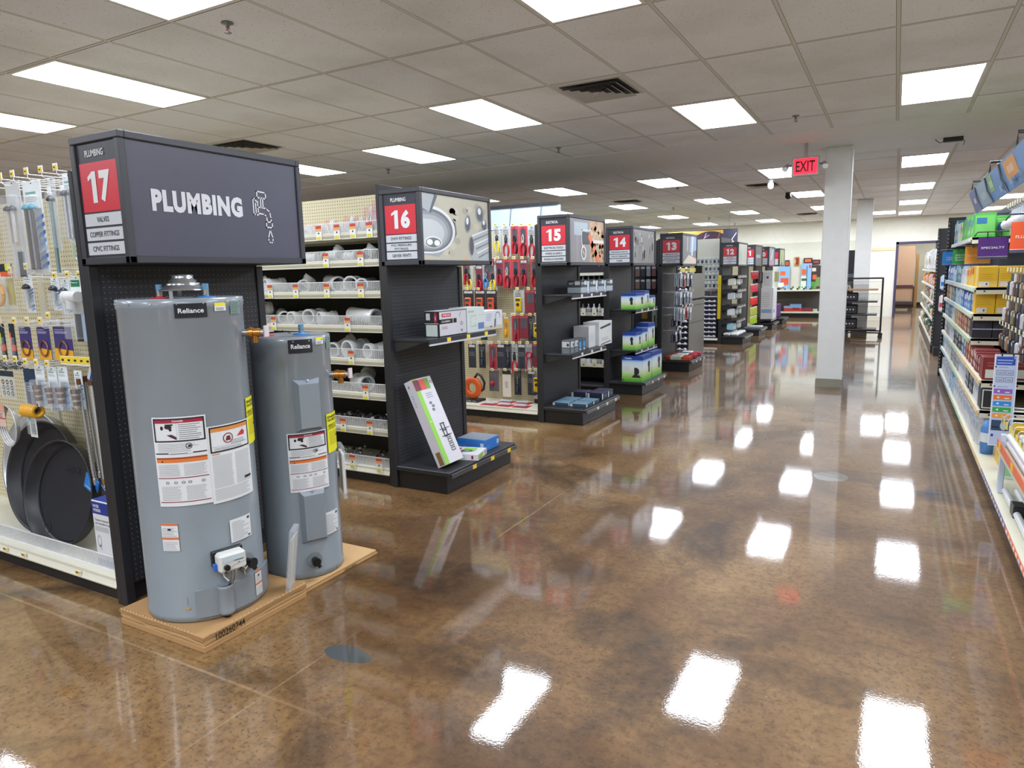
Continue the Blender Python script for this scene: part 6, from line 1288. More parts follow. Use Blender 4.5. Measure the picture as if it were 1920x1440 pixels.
# ---- aisle 14 near face: black shelves with bins, bottles and white cards (seen past the aisle 15 end cap)
SH14 = [1.52, 1.365, 1.012, .632, .352]
for i, zb in enumerate(SH14):
    mb = MB(); mb.box(-4.6, GXE-.035, 8.23, ys14-.03, zb+.0, zb+.015, BLK); mb.box(-4.6, GXE-.035, 8.215, 8.23, zb-.02, zb+.016, CREAM if i in (0, 4) else C('#b3b1a8')); sh = mb.build('shelf', G14)
    if i: fence(sh, -4.5, GXE-.04, 8.232, zb+.015, .06, step=.02)
    if i:
        R = random.Random(i)
        for n in range(7):
            x = -3.22-.075*n; c = R.choice(['#c9ced2', '#3a3d44', '#7d8389', '#dfe3e6'])
            mb = MB()
            if i <= 2: mb.lathe([(0, 0), (.022, 0), (.024, .03), (.018, .07), (.008, .085), (.010, .11), (0, .115)], C(c, .35), (x, 8.30, zb+.0155), 12); nm, ct, ad = 'small_bottle', 'bottle', 'pale' if c in ('#c9ced2', '#dfe3e6') else 'dark'
            else: mb.box(x-.028, x+.028, 8.27, 8.33, zb+.0155, zb+.075, C(c, .5), bev=.004); nm, ct, ad = 'small_box', 'box', 'pale' if c in ('#c9ced2', '#dfe3e6') else 'dark'
            o = mb.build(nm, None); tag(o, '%s small %s, %s from the right on the %s black shelf, aisle 14' % (ad, ct, ORD[n], SHN[i]), ct, 'aisle 14 small goods')
        for n, x in enumerate((-3.20, -3.33, -3.48, -3.63)): 
            mb = MB(); mb.box(x-.03, x+.03, 8.206, 8.21, zb-.02, zb+.07, C('#dedac8' if i < 4 else '#cfc9a8')); mb.box(x-.03, x+.03, 8.2045, 8.206, zb+.045, zb+.07, C('#b8452f' if (i+n) % 3 == 0 and i == 1 else '#dedac8')); mb.box(x-.008, x+.008, 8.2045, 8.206, zb, zb+.015, INK); mb.build('price_card', sh)
# aisle 14 far side goods seen under its sign (dark packs), hung on aisle 13 near face
for n in range(10):
    x = -3.24-.09*(n % 5); z = 1.55-.20*(n//5); R = random.Random(n)
    mb = MB(); mb.box(x-.035, x+.035, 10.70, 10.73, z-.09, z+.07, C(['#5b4a4e', '#6f4640', '#8a8f96', '#2f3338', '#77625a'][n % 5], .5), bev=.006); mb.box(x-.03, x+.03, 10.696, 10.70, z+.03, z+.06, C('#b9bec4')); o = mb.build('hanging_pack', None); tag(o, 'dark hanging pack on the aisle 13 board, %s of the %s row' % (ORD[n % 5], ('upper', 'lower')[n//5]), 'packaged part', 'aisle 13 board packs')
mb = MB(); mb.box(-3.36, -3.24, 10.66, 10.70, .62, .98, C('#2f3338', .5)); mb.box(-3.34, -3.26, 10.655, 10.66, .66, .93, C('#8f9a84')); mb.box(-3.31, -3.29, 10.652, 10.655, .7, .85, INK); o = mb.build('display_card', None); tag(o, 'dark framed display card with a pale centre on the aisle 13 board', 'display card')
mb = MB(); mb.box(-3.52, -3.42, 10.64, 10.70, .78, .96, C('#7d5f24', .5), bev=.02); o = mb.build('hanging_pack', None); tag(o, 'brown yellow pack beside the framed display card, aisle 13 board', 'packaged part')
# ---- aisle 13 end cap: hooks reaching towards the aisle with packs, red goods on the base
def ehook(t_z, y, ln, n, label_pack, cols, w_=.07, h_=.15, x0=GXE+.04, grp='end cap hanging packs'):
    t = thing('peg_hook', 'end cap peg hook holding %s' % label_pack, 'peg hook', (x0, y, t_z), 'end cap peg hooks')
    mb = MB(); mb.sweep([(x0, y, t_z), (x0+ln, y, t_z), (x0+ln+.01, y, t_z+.012)], .003, WIRE, 6); mb.build('hook_arm', t)
    mb = MB(); mb.box(x0+ln+.008, x0+ln+.012, y-.02, y+.02, t_z+.012, t_z+.042, C('#e2dfc4')); mb.build('price_tag', t)
    for k in range(n):
        x = x0+ln-.02-.028*k; mb = MB(); c = cols[k % len(cols)]
        mb.box(x-.004, x+.004, y-w_/2, y+w_/2, t_z-h_, t_z-.004, C(c, .5)); mb.box(x+.004, x+.006, y-w_*.4, y+w_*.4, t_z-h_*.35, t_z-.015, C('#d5d9dc')); mb.box(x+.004, x+.016, y-w_*.3, y+w_*.3, t_z-h_*.92, t_z-h_*.42, C(['#8a9096', '#3d4046', '#b9bfc4'][k % 3], .35), bev=.005)
        o = mb.build('hanging_pack', None); tag(o, '%s, %s' % (label_pack, ('foremost', 'second back', 'third back', 'rearmost')[k]), 'packaged part', grp)
PK = [['#c9cfd6', '#aebccb'], ['#c33a36', '#d9d9d9'], ['#d5dade', '#93a7bd'], ['#3a3d46', '#575b66'], ['#9fb0c2', '#dfe4e8']]
for r_, z in enumerate((1.50, 1.22, .98)):
    for c_, y in enumerate((10.53, 10.72, 10.92, 11.12)):
        ehook(z-.02*(c_ % 2), y, .30, 4, 'small carded pack, %s row, %s column, aisle 13 end cap' % (ORD[r_], ORD[c_]), PK[(r_*2+c_) % 5], .10, .20)
t = thing('shelf_strip_sign', 'yellow topper strip with black spots at the head of the aisle 13 end cap', 'sign', (-2.85, 10.5, 1.50))
mb = MB(); mb.box(-2.86, -2.84, 10.46, 11.4, 1.515, 1.575, C('#d9cc6a', .45)); mb.box(-2.84, -2.838, 10.7, 11.0, 1.53, 1.56, C('#8a7f35')); mb.build('strip', t); mb = MB(); mb.box(-2.86, -2.74, 11.36, 11.40, 1.49, 1.61, BLK2); mb.build('end_block', t)
for z in (.86, .62):
    for c_, y in enumerate((10.56, 10.8)):
        ehook(z, y, .22, 3, 'dark purple pack, %s column, %s row, aisle 13 end cap' % (ORD[c_], 'fourth' if z > .8 else 'fifth'), ['#2e2b40', '#413b57', '#37485c'], .12, .18)
R = random.Random(1)
for k, (x, y, rz, c, c2) in enumerate(((-2.89, 10.55, .04, '#b8401f', '#a9b8a4'), (-2.90, 10.71, -.05, '#c44a24', '#9fb0a0'), (-2.88, 10.875, .05, '#b02c3c', '#c9ccd0'), (-2.90, 11.04, -.04, '#b32a44', '#2a3d40'), (-2.89, 11.22, .05, '#b32a44', '#c9ccd0'))):
    t = thing('cord_pack', 'flat looped cord pack with red ends, %s from the camera on the aisle 13 base' % ORD[k], 'cord pack', (x, y, .1655), 'red cord packs'); M_ = Matrix.Translation((x, y, .1655)) @ Matrix.Rotation(rz, 4, 'Z')
    for q in range(3): 
        mb = MB(); mb.sweep([M_ @ Vector((.19*math.cos(a), .055*math.sin(a), .012+.018*q)) for a in [2*PI*i/16 for i in range(17)]], .011, C(c, .35), 7); mb.build('cord_loop', t)
    mb = MB(); mb.box(-.11, .06, -.07, .07, .004, .068, C(c2, .45), M_, bev=.01); mb.build('wrap_card', t)
# ---- parts drawer cabinets
def drawers(x0, x1, y0, y1, z0, zs_, label, side=False, pal=None, hh=.07):
    t = thing('drawer_cabinet', label, 'drawer cabinet', ((x0+x1)/2, (y0+y1)/2, z0)); zt = max(zs_)+hh
    mb = MB(); mb.box(x0, x1, y0+.02, y1, z0, zt, C('#24262d', .5)); mb.build('cabinet_body', t)
    for k, z in enumerate(zs_):
        mb = MB(); mb.box(x0+.008, x1-.008, y0, y0+.02, z, z+hh*.9, C('#1b1c28', .4), bev=.002); d = mb.build('drawer', t)
        n = max(2, int((x1-x0)/.09))
        mb = MB(); c = (pal[k % len(pal)] if pal else '#cfd4e2'); mb.box(x0+.014, x1-.014, y0-.003, y0, z+.004, z+hh*.42, C(c, .45)); mb.build('label_strip', d)
        for q in range(n):
            xq = x0+(x1-x0)*(q+.5)/n; mb = MB(); mb.lathe([(0, 0), (.024, .001), (.026, .004), (0, .008)][::-1], C('#dfe3ee', .35), (0, 0, 0), 10, Matrix.Translation((xq, y0-.003, z+hh*.28)) @ Matrix.Rotation(PI/2, 4, 'X')); mb.build('drawer_pull', d)
    if side: mb = MB(); mb.box(x1, x1+.012, y0, y1, z0, zt+.01, C('#8b8b87', .35, .6)); mb.build('side_panel', t); mb = MB(); [mb.box(x1+.012, x1+.014, y0, y1, z-.002, z+.002, C('#b9b9b2', .3, .5)) for z in (.92, .62)]; mb.build('panel_seam', t)['kind'] = 'stuff'
    return t
drawers(-3.62, -3.125, 12.05, 13.15, 0.0, [.05+.098*k for k in range(10)], 'tall grey sided cabinet of dark drawers beyond the aisle 13 end cap', True)
drawers(-3.62, -3.125, 12.05, 13.15, 1.045, [1.05+.072*k for k in range(8)], 'upper bank of dark drawers with white oval pulls and some orange labels', True, ['#e08a6c', '#e08a6c', '#7b74c9', '#b9bdf0', '#cfd4e2', '#cfd4e2', '#cfd4e2', '#cfd4e2'], .058)
drawers(-3.95, -3.235, 14.755, 15.05, .13, [.14+.092*k for k in range(9)], 'low bank of dark drawers with white pulls under the aisle 12 white pegboard')
t = thing('small_goods_tray', 'dark tray of small red and teal goods above the low drawers, aisle 12', 'tray', (-3.6, 14.85, 1.0))
mb = MB(); mb.box(-3.95, -3.235, 14.755, 15.1, .985, 1.0, C('#c9ccc9', .4)); mb.build('tray_base', t); mb = MB(); mb.box(-3.95, -3.235, 14.9, 15.1, 1.0, 1.10, C('#3a3040', .5)); mb.build('tray_back', t)
mb = MB(); R = random.Random(9)
for k in range(26): x = -3.93+.68*R.random(); z = 1.01+.07*R.random(); mb.box(x, x+.035, 14.885, 14.9, z, z+.02, C(R.choice(['#a8324a', '#4a8a7a', '#8a5a7a', '#5f7f9f', '#33303a']), .5))
o = mb.build('small_goods', t); o['kind'] = 'stuff'
# packs on the aisle 12 white pegboard
for r_, (z, n, h_) in enumerate(((1.78, 8, .11), (1.62, 8, .10), (1.46, 7, .12), (1.28, 6, .12))):
    for k in range(n):
        x = -3.26-.085*k; mb = MB(); mb.box(x-.035, x+.035, 14.95, 14.965, z-h_, z, C('#c9d3d3', .45)); mb.box(x-.022, x+.022, 14.94, 14.95, z-h_*.85, z-h_*.25, C(['#5a6872', '#3a444c', '#7d8890'][(k+r_) % 3], .3, .4), bev=.004); mb.box(x-.025, x+.025, 14.85, 14.853, z+.005, z+.03, C('#e8ebee')); o = mb.build('hardware_pack', None); tag(o, 'small grey hardware pack, %s from the right in the %s row, aisle 12 board' % (ORD[k], ORD[r_]), 'packaged part', 'aisle 12 board packs')
t = thing('ruler_sign', 'tall narrow yellow strip sign on the corner post of aisle 12', 'sign', (-3.19, 14.70, .5))
mb = MB(); mb.box(-3.215, -3.15, 14.716, 14.722, .53, 1.43, C('#d9c21f', .4), bev=.001); mb.build('strip', t); mb = MB(); S = Flat((-3.215, 14.716, .53), (1, 0, 0)); [rect(mb, S, .018, .05 if k % 5 else .058, .02+.026*k, .026+.026*k, C('#5f5510'), .001) for k in range(33)]; mb.build('strip_print', t)
# aisle 12 end cap goods
for r_, (z, cs) in enumerate(((1.42, ['#c9cdbf', '#3a3d40', '#8f959a']), (1.13, ['#b9c4cc', '#5b5c66', '#8a8f99', '#a08fb0']), (.80, ['#cfd8dc', '#3d5a78', '#7fb3c9', '#8a6a5c']), (.50, ['#8fc3d6', '#d6c9c6', '#5b4a44']))):
    for k in range(5):
        y = 14.785+.17*k; mb = MB(); mb.box(-3.03, -2.89, y, y+.13, z-.205, z-.055, C(cs[k % len(cs)], .5), bev=.01); mb.box(-2.89, -2.888, y+.02, y+.11, z-.17, z-.09, C('#e1e3e0')); o = mb.build('hanging_pack', None); tag(o, 'pack under the %s white shelf lip, %s from the near end, aisle 12' % (ORD[r_], ORD[k]), 'packaged part', 'aisle 12 end cap packs')
for k, (x0, y0) in enumerate(((-3.02, 14.78), (-2.86, 14.78), (-3.02, 15.22), (-2.86, 15.22))):
    t = thing('salt_bag', 'flat white printed bag on the aisle 12 base, %s' % ('back near', 'front near', 'back far', 'front far')[k], 'bag', (x0, y0, .1655), 'white bags on the aisle 12 base')
    mb = MB(); mb.box(x0-.085, x0+.07, y0, y0+.42, .1655, .235, C('#dcdedc', .6), bev=.025); mb.build('bag', t); mb = MB(); S = Flat((x0-.07, y0, .18), (1, 0, 0)); lines(mb, S, .02, .12, .008, .028, 2, INK, .001); S = Flat((x0+.07, y0+.03, .185), (0, 1, 0)); text(mb, S, 'ROAD SALT', .18, .018, .26, .022, INK, .001); mb.build('bag_print', t)
# aisle 11 end cap: gloves on hooks
for r_, (z, c, nm) in enumerate(((1.50, '#b01f2c', 'dark red'), (1.20, '#d83a52', 'pink red'), (.90, '#e02c28', 'bright red'), (.66, '#b9c24a', 'olive'), (.45, '#a8c832', 'lime green'))):
    for k in range(6):
        y = 16.76+.15*k; t = None; mb = MB(); x = -2.90
        for f_ in range(4): mb.sweep([(x, y+.022*f_-.03, z-.10), (x+.012, y+.026*f_-.035, z-.20+.012*abs(f_-1.5))], [.014, .010], C(c, .5), 6)
        mb.box(x-.015, x+.015, y-.045, y+.05, z-.11, z-.02, C(c, .5), bev=.012); mb.box(x-.012, x+.012, y-.04, y+.04, z-.022, z, C('#e1dcd8', .5)); o = mb.build('work_glove', None); tag(o, '%s work glove, %s from the near end, aisle marked 1' % (nm, ORD[k]), 'glove', 'work gloves')
for k, y in enumerate((16.95, 17.3)): mb = MB(); mb.box(-3.05, -2.72, y-.14, y+.16, .1655, .20, C(['#6a6d80', '#d9dcd6'][k], .5), bev=.008); o = mb.build('flat_pack', None); tag(o, ['grey', 'white'][k]+' flat pack on the base below the gloves', 'packaged part')
# aisle 10 end cap: tall white cartons
carton(-3.0, -2.70, 18.75, 19.12, .262, 1.06, 'product_box', 'large white carton with a blue band on the aisle marked 0', '#d9dbe2', [('front', lambda mb, S, W, H: (rect(mb, S, W*.05, W*.9, H*.20, H*.30, C('#8fa9d0'), .001), lines(mb, S, W*.1, W*.8, H*.4, H*.9, 8, C('#9a9caa'), .001, fill=.2))), ('left', lambda mb, S, W, H: (rect(mb, S, W*.05, W*.9, H*.20, H*.32, C('#8fa9d0'), .001), lines(mb, S, W*.1, W*.8, H*.4, H*.9, 8, C('#9a9caa'), .001, fill=.2)))])
carton(-2.98, -2.72, 19.14, 19.50, .262, 1.05, 'product_box', 'second tall white carton behind the blue banded one', '#d4d6dc', [('front', f_white)])
carton(-2.98, -2.74, 18.80, 19.10, 1.062, 1.50, 'product_box', 'narrow white speckled carton on top of the blue banded one', '#d0d2d4', [('left', lambda mb, S, W, H: (oval(mb, S, W*.5, H*.6, .03, .03, INK, .001, 8), lines(mb, S, W*.1, W*.8, H*.1, H*.9, 10, C('#9a9ca4'), .001, fill=.2)))])
for k in range(8):
    y = 18.72+.11*k; mb = MB(); mb.box(-3.08, -3.02, y-.04, y+.04, 1.18+.06*(k % 2), 1.46, C(['#4a3c40', '#b9b4b8', '#6a4a5a', '#8f8f96'][k % 4], .5), bev=.01); o = mb.build('hanging_pack', None); tag(o, 'pack behind the tall white cartons, %s from the near end' % ORD[k], 'packaged part', 'aisle 10 packs')
# aisle 9 end cap: brushes and purple goods
for k in range(9):
    y = 20.56+.1*k; mb = MB(); mb.box(-3.06, -2.98, y-.035, y+.035, .62, .89, C(['#3a2c3c', '#5a3a50', '#2c2a30', '#8a7a4a'][k % 4], .5), bev=.01); o = mb.build('paint_tool', None); tag(o, 'dark paint tool, %s from the near end on the farthest end cap' % ORD[k], 'paint tool', 'paint tools')
for k in range(6):
    y = 20.58+.15*k; mb = MB(); mb.box(-2.98, -2.86, y-.06, y+.06, .17, .55, C('#5a2a70', .5), bev=.02); o = mb.build('purple_jug', None); tag(o, 'purple jug, %s from the near end on the farthest base' % ORD[k], 'jug', 'purple jugs')
for k in range(7):
    y = 20.56+.12*k; mb = MB(); mb.box(-3.06, -2.94, y-.05, y+.05, 1.18, 1.46, C(['#8a8a3a', '#b9b04a', '#6a5a2a'][k % 3], .5), bev=.01); o = mb.build('hanging_pack', None); tag(o, 'olive pack, %s from the near end, top of the farthest end cap' % ORD[k], 'packaged part', 'olive packs')
# ================================================================== back wall: shelf, posters, mural
t = thing('garden_shelf', 'low black shelf unit with a cream edge under the garden posters on the back wall', 'shelf', (-3, 23.6, 0)); gx0, gx1 = -5.2, -2.02
mb = MB(); mb.box(gx0, gx1, 23.95, 24.24, .02, 2.0, C('#c3c3b4', .6)); mb.build('back_board', t); mb = MB(); mb.box(gx0, gx1, 23.55, 23.95, 0, .14, BLK2); mb.build('kick_plate', t)
mb = MB(); mb.box(gx0, gx1, 23.5, 23.95, .14, .18, CREAM); mb.build('base_deck', t); mb = MB(); mb.box(gx0, gx1, 23.45, 23.95, .83, .87, CREAM); mb.build('shelf', t); mb = MB(); mb.box(gx0, gx1, 23.93, 23.95, .18, .83, C('#4b4744', .7)); mb.build('dark_board', t)
def wallpic(px0, py0, px1, py1, y, name, label, cat, draw, tilt=0):
    a, b = ony(px0, py0, y), ony(px1, py1, y); b.z = b.z if name != 'seed_display' else max(b.z, .183); t = thing(name, label, cat, ((a.x+b.x)/2, y, b.z)); W, H = b.x-a.x, a.z-b.z
    mb = MB(); mb.box(a.x, b.x, y, y+.02, b.z, a.z, C('#2f2420', .5)); mb.build('board', t); mb = MB(); draw(mb, Flat((a.x, y, b.z), (1, 0, 0)), W, H); mb.build('print', t); return t
def dp(bg, items):
    def f(mb, S, W, H):
        rect(mb, S, 0, W, 0, H, C(bg, .5), .001)
        for n, (c, a0, a1, b0, b1) in enumerate(items): rect(mb, S, W*a0, W*a1, H*b0, H*b1, C(c, .5), .0015+.0005*n)
    return f
wallpic(1460, 500, 1480, 543, 23.89, 'garden_poster', 'blue and orange garden poster left of the cream gap on the back wall', 'poster', dp('#7fa9d6', [('#d9622c', .15, .6, .62, .8), ('#c9552c', .2, .9, .2, .5), ('#dfe6ea', 0, .5, 0, .3), ('#5f8a4a', 0, .4, 0, .12)]))
wallpic(1503, 494, 1521, 542, 23.89, 'garden_poster', 'narrow blue poster with an orange square and a dark diagonal stem', 'poster', dp('#7fa9d6', [('#cf5a2a', .05, .45, .56, .78), ('#c9d6cf', 0, .5, 0, .5), ('#3f5a34', .05, .5, .32, .42), ('#25301f', .5, .56, 0, .9), ('#c23a5a', .7, .9, .82, .94)]))
wallpic(1522, 498, 1537, 541, 23.89, 'garden_poster', 'dark poster with an orange square and green leaves beside the near column', 'poster', dp('#3a2c2c', [('#cf5a2a', .15, .6, .4, .6), ('#4f8a3a', 0, .6, 0, .3), ('#c9bfae', .05, .5, .75, .9), ('#6a8a4a', .5, 1, .1, .5)]))
wallpic(1472, 488, 1480, 500, 23.90, 'orange_sign', 'small dark orange sign at the left above the garden posters', 'sign', dp('#3a2018', [('#a8532c', .15, .85, .2, .8)]))
wallpic(1507, 484, 1523, 493, 23.90, 'orange_sign', 'wide dark sign with orange lettering, left of the two above the posters', 'sign', dp('#3a2018', [('#c95a2c', .15, .85, .2, .8)]))
wallpic(1523, 487, 1538, 495, 23.88, 'orange_sign', 'wide dark sign with dull lettering closest to the near column', 'sign', dp('#3a2420', [('#8a4a3c', .15, .85, .3, .7)]))
wallpic(1490, 482, 1498, 498, 23.92, 'orange_sign', 'small upright orange notice alone on the cream wall', 'sign', dp('#c96a2c', [('#6a3018', .3, .9, .1, .9), ('#e0a060', .0, .3, .3, .7)]))
wallpic(1470, 570, 1502, 589, 23.7, 'seed_display', 'printed box with a red flower field and blue sky on the bottom shelf', 'display box', dp('#7fb0e0', [('#b8382a', 0, 1, 0, .45), ('#8a2a20', .5, .9, .2, .5), ('#5a2420', 0, .35, .75, 1)]))
wallpic(1502, 577, 1524, 588, 23.7, 'seed_display', 'dark red box beside the flower field box on the bottom shelf', 'display box', dp('#8a2038', [('#2f6a3a', .2, .9, .85, 1)]))
wallpic(1524, 579, 1532, 588, 23.7, 'seed_display', 'small pale green box at the right end of the bottom shelf', 'display box', dp('#9fc9a0', []))
R = random.Random(12)
for k in range(12):
    x = -4.4+.19*k; mb = MB()
    for q in range(7): a = R.uniform(0, 6.3); mb.face([(x, 23.7, .876), (x+.05*math.cos(a)-.012, 23.7+.05*math.sin(a), .95+.04*R.random()), (x+.09*math.cos(a), 23.7+.09*math.sin(a), .93+.05*R.random()), (x+.05*math.cos(a)+.012, 23.7+.05*math.sin(a), .92)], C(R.choice(['#4f8a3a', '#6aa84a', '#3a6a30', '#c9d6c0']), .6))
    mb.lathe([(0, 0), (.03, 0), (.035, .05), (0, .05)], C('#3a3028', .6), (x, 23.7, .8715), 8); o = mb.build('potted_sprig', None); tag(o, 'small green sprig, %s from the left along the garden shelf' % ORD[k], 'plant', 'sprigs on the garden shelf')
t = thing('mural_sign', 'purple and gold mural board showing a plant and tools, high above aisle 12', 'sign board', (-5.2, 19.5, 2.1)); ym = 19.6
a, b = ony(1313, 433, ym), ony(1381, 459, ym); W, H = b.x-a.x+.02, a.z-b.z
mb = MB(); mb.box(a.x-.9, b.x+.02, ym, ym+.03, b.z, a.z+.02, C('#2a2432', .5)); mb.build('board', t)
mb = MB(); S = Flat((a.x-.9, ym, b.z), (1, 0, 0)); WW = W+.9; rect(mb, S, .0, WW*.80, .03, H, C('#c9a04a', .5), .001); oval(mb, S, WW*.62, H*.45, W*.42, H*.5, C('#3a2438'), .0015, 20); stroke(mb, S, [(WW*.5, H*.2), (WW*.56, H*.8)], .02, C('#c9b9d0'), .002); stroke(mb, S, [(WW*.53, H*.5), (WW*.6, H*.7)], .015, C('#c9b9d0'), .002); stroke(mb, S, [(WW*.70, H*.1), (WW*.76, H*.9)], .02, C('#8a5a2a'), .002); rect(mb, S, WW*.66, WW*.79, .03, H*.35, C('#b98a2a'), .0018); rect(mb, S, WW*.80, WW, 0, H, C('#343244'), .002); stroke(mb, S, [(WW*.84, H*.12), (WW*.95, H*.2), (WW*.92, H*.35), (WW*.98, H*.75)], .018, C('#dfe3ea'), .003); mb.build('mural_print', t)
mb = MB()
for xx in (a.x+.2, b.x-.2): mb = MB(); mb.cyl((xx, ym+.015, a.z+.02), (xx, ym+.015, CEIL), .004, C('#6b6c70'), seg=5); mb.build('hanging_wire', t)
# ================================================================== rolling rack by the column
t = thing('rolling_rack', 'black wheeled rack with one tan and three dark shelves beside the column', 'rack', (-.6, 17.0, 0)); rx0, rx1, ry0, ry1 = -1.02, -.22, 16.72, 17.25; BK = C('#22201f', .4, .3)
for x in (rx0, rx1):
    for y in (ry0, ry1): mb = MB(); mb.box(x-.016, x+.016, y-.016, y+.016, .11, 1.30, BK, bev=.003); mb.build('post', t)
for x in (rx0, rx1):
    mb = MB(); mb.box(x-.016, x+.016, ry0, ry1, 1.27, 1.30, BK); mb.build('top_bar', t)
for y in (ry0, ry1):
    mb = MB(); mb.box(rx0, rx1, y-.014, y+.014, 1.272, 1.30, BK); mb.build('top_bar', t); mb = MB(); mb.box(rx0, rx1, y-.014, y+.014, .11, .14, BK); mb.build('bottom_bar', t)
for k, (z, c) in enumerate(((1.06, '#9a7040'), (.80, '#26262a'), (.52, '#26262a'), (.20, '#3a2c26'))):
    mb = MB(); mb.box(rx0+.02, rx1-.08, ry0+.02, ry1-.02, z-.03, z, C(c, .5), bev=.006); s_ = mb.build('shelf', t); 
    if k == 0: s_['label'] = 'tan wooden shelf board'
    mb = MB()
    for q in range(22): x = rx0+.05+(rx1-rx0-.1)*q/21; mb.box(x-.002, x+.002, ry1-.004, ry1, z, z+.14, C('#8d9296', .4, .5))
    mb.box(rx0+.02, rx1-.02, ry1-.005, ry1+.001, z+.14, z+.146, C('#8d9296', .4, .5)); mb.build('wire_back', t)
for x in (rx0, rx1):
    for y in (ry0, ry1): mb = MB(); mb.cyl((x, y-.014, .045), (x, y+.014, .045), .045, C('#1c1b1b', .5), seg=16); mb.cyl((x, y, .045), (x, y, .11), .01, BK, seg=6); mb.build('caster_wheel', t)
for k, (x, z, h_) in enumerate(((-.80, .801, .18), (-.80, .521, .2), (-.80, .201, .22))): mb = MB(); mb.box(x-.12, x+.12, 16.8, 17.1, z, z+h_, C('#17171a', .5), bev=.02); [mb.cyl((x-.08+.06*q, 16.795, z+h_*.5), (x-.08+.06*q, 16.785, z+h_*.5), .014, C('#c9ccd0', .3), seg=8) for q in range(3)]; o = mb.build('black_case', None); tag(o, 'black case with pale spots on the rolling rack, %s shelf from the top' % ORD[k+1], 'case', 'black cases on the rack')
t = thing('standing_sign', 'tall dark display board with a pale figure beyond the near column', 'sign', (-1.05, 18.0, 0)); mb = MB(); mb.box(-1.35, -.84, 18.0, 18.06, .1, 1.92, C('#1f1d22', .5)); mb.build('board', t); mb = MB(); S = Flat((-1.35, 18.0, .1), (1, 0, 0)); stroke(mb, S, [(.34, .85), (.42, 1.05), (.46, .9)], .035, C('#c9c4ba'), .002); rect(mb, S, .2, .52, 1.2, 1.28, C('#5a6672'), .002); mb.build('board_print', t); mb = MB(); mb.box(-1.3, -.9, 17.95, 18.12, 0, .1, BLK); mb.build('foot', t)
# stock room: beige trolley cabinet, timber, boxes
t = thing('panel_trolley', 'tall beige two panel trolley with a brown frame on wheels beyond the doorway', 'trolley', (.35, 29.5, 0)); FRB = C('#5a3f3c', .5); p0 = ony(1679, 571, 29.5); x0, x1 = ony(1683, 462, 29.5).x-.12, ony(1711, 462, 29.5).x+.1; zt = ony(1700, 461, 29.5).z
mb = MB(); mb.box(x0, x1, 29.5, 29.55, .3, zt, C('#d3ab88', .6)); mb.build('panel', t); mb = MB(); zm = ony(1700, 537, 29.5).z; mb.box(x0, x1, 29.46, 29.5, zm-.05, zm+.05, FRB); mb.build('middle_rail', t); mb = MB(); zl = ony(1700, 567, 29.5).z; mb.box(x0, x1+.02, 29.44, 29.7, zl-.08, zl+.03, FRB); mb.build('bottom_rail', t); mb = MB(); mb.box(x1, x1+.05, 29.46, 29.6, zl, zm, FRB); mb.build('side_post', t)
for x in (x0+.1, x1-.05): mb = MB(); mb.cyl((x, 29.48, .09), (x, 29.53, .09), .09, C('#3a2c28'), seg=14); mb.box(x-.02, x+.02, 29.49, 29.52, .09, max(zl-.05, .1), FRB); mb.build('wheel', t)
mb = MB(); mb.box(x1+.06, x1+.16, 30.2, 30.35, 0, 2.0, C('#b98a4a', .7), bev=.005); o = mb.build('timber_post', None); tag(o, 'upright yellow brown timber standing right of the beige trolley', 'timber')
t = thing('stock_shelf', 'dim brown storage shelf with white wrapped goods beyond the doorway', 'shelf', (1.6, 30.6, 0)); mb = MB(); mb.box(1.2, 2.3, 30.5, 31.0, 1.0, 1.8, C('#4a3028', .6)); mb.build('shelf_body', t); mb = MB(); mb.box(1.2, 2.3, 30.45, 31, 1.35, 1.4, C('#c9c4bc', .5)); mb.build('shelf_board', t); mb = MB(); mb.box(1.25, 1.3, 30.5, 30.6, 0, 1.0, C('#4a3028')); mb.build('leg', t); mb = MB(); mb.box(2.2, 2.25, 30.5, 30.6, 0, 1.0, C('#4a3028')); mb.build('leg', t)
mb = MB(); mb.box(-.75, -.06, YF-.02, YF, 2.02, 2.11, C('#d9c79a', .6)); o = mb.build('wall_strip', None); tag(o, 'pale timber strip fixed on the white wall left of the doorway', 'strip')
# ================================================================== right-hand run of shelving
RX, RB, RYE = .60, 1.08, 11.27
t = thing('shelving_gondola', 'right-hand shelving run with coloured price strips, full of light bulb boxes', 'shelving', (RX, 3, 0), 'shelving gondolas'); GR = t
mb = MB(); mb.box(RB, RB+.04, 7.05, RYE, .1, 2.16, C('#232428', .6)); mb.build('dark_back_panel', t)
mb = MB(); mb.box(RB, RB+.04, 2.0, 7.05, .1, 2.16, peg('#cfc6a4', '#857d62', 'yz')); mb.build('pegboard_panel', t)
mb = MB(); mb.box(RX+.01, RB+.04, RYE, RYE+.03, 0, 2.16, BLK2, bev=.003); mb.build('end_panel', t)
mb = MB(); mb.box(RX-.005, RX+.03, RYE-.03, RYE, 0, 2.16, BLK2, bev=.003); [mb.box(RX+.002, RX+.012, RYE-.032, RYE-.03, .12+.05*k, .135+.05*k, C('#c9ccd0')) for k in range(40)]; mb.build('slotted_post', t)
mb = MB(); mb.box(RX+.03, RB, 2.0, RYE-.03, 0, .09, C('#2b2019', .6)); mb.build('kick_plate', t)
STRIP = {'b': '#5f9cc8', 'g': '#86c070', 'y': '#e3b23a', 'p': '#6a4a86', 'o': '#e0662c', 'w': '#c9d3d8', 'l': '#b9d6a8'}
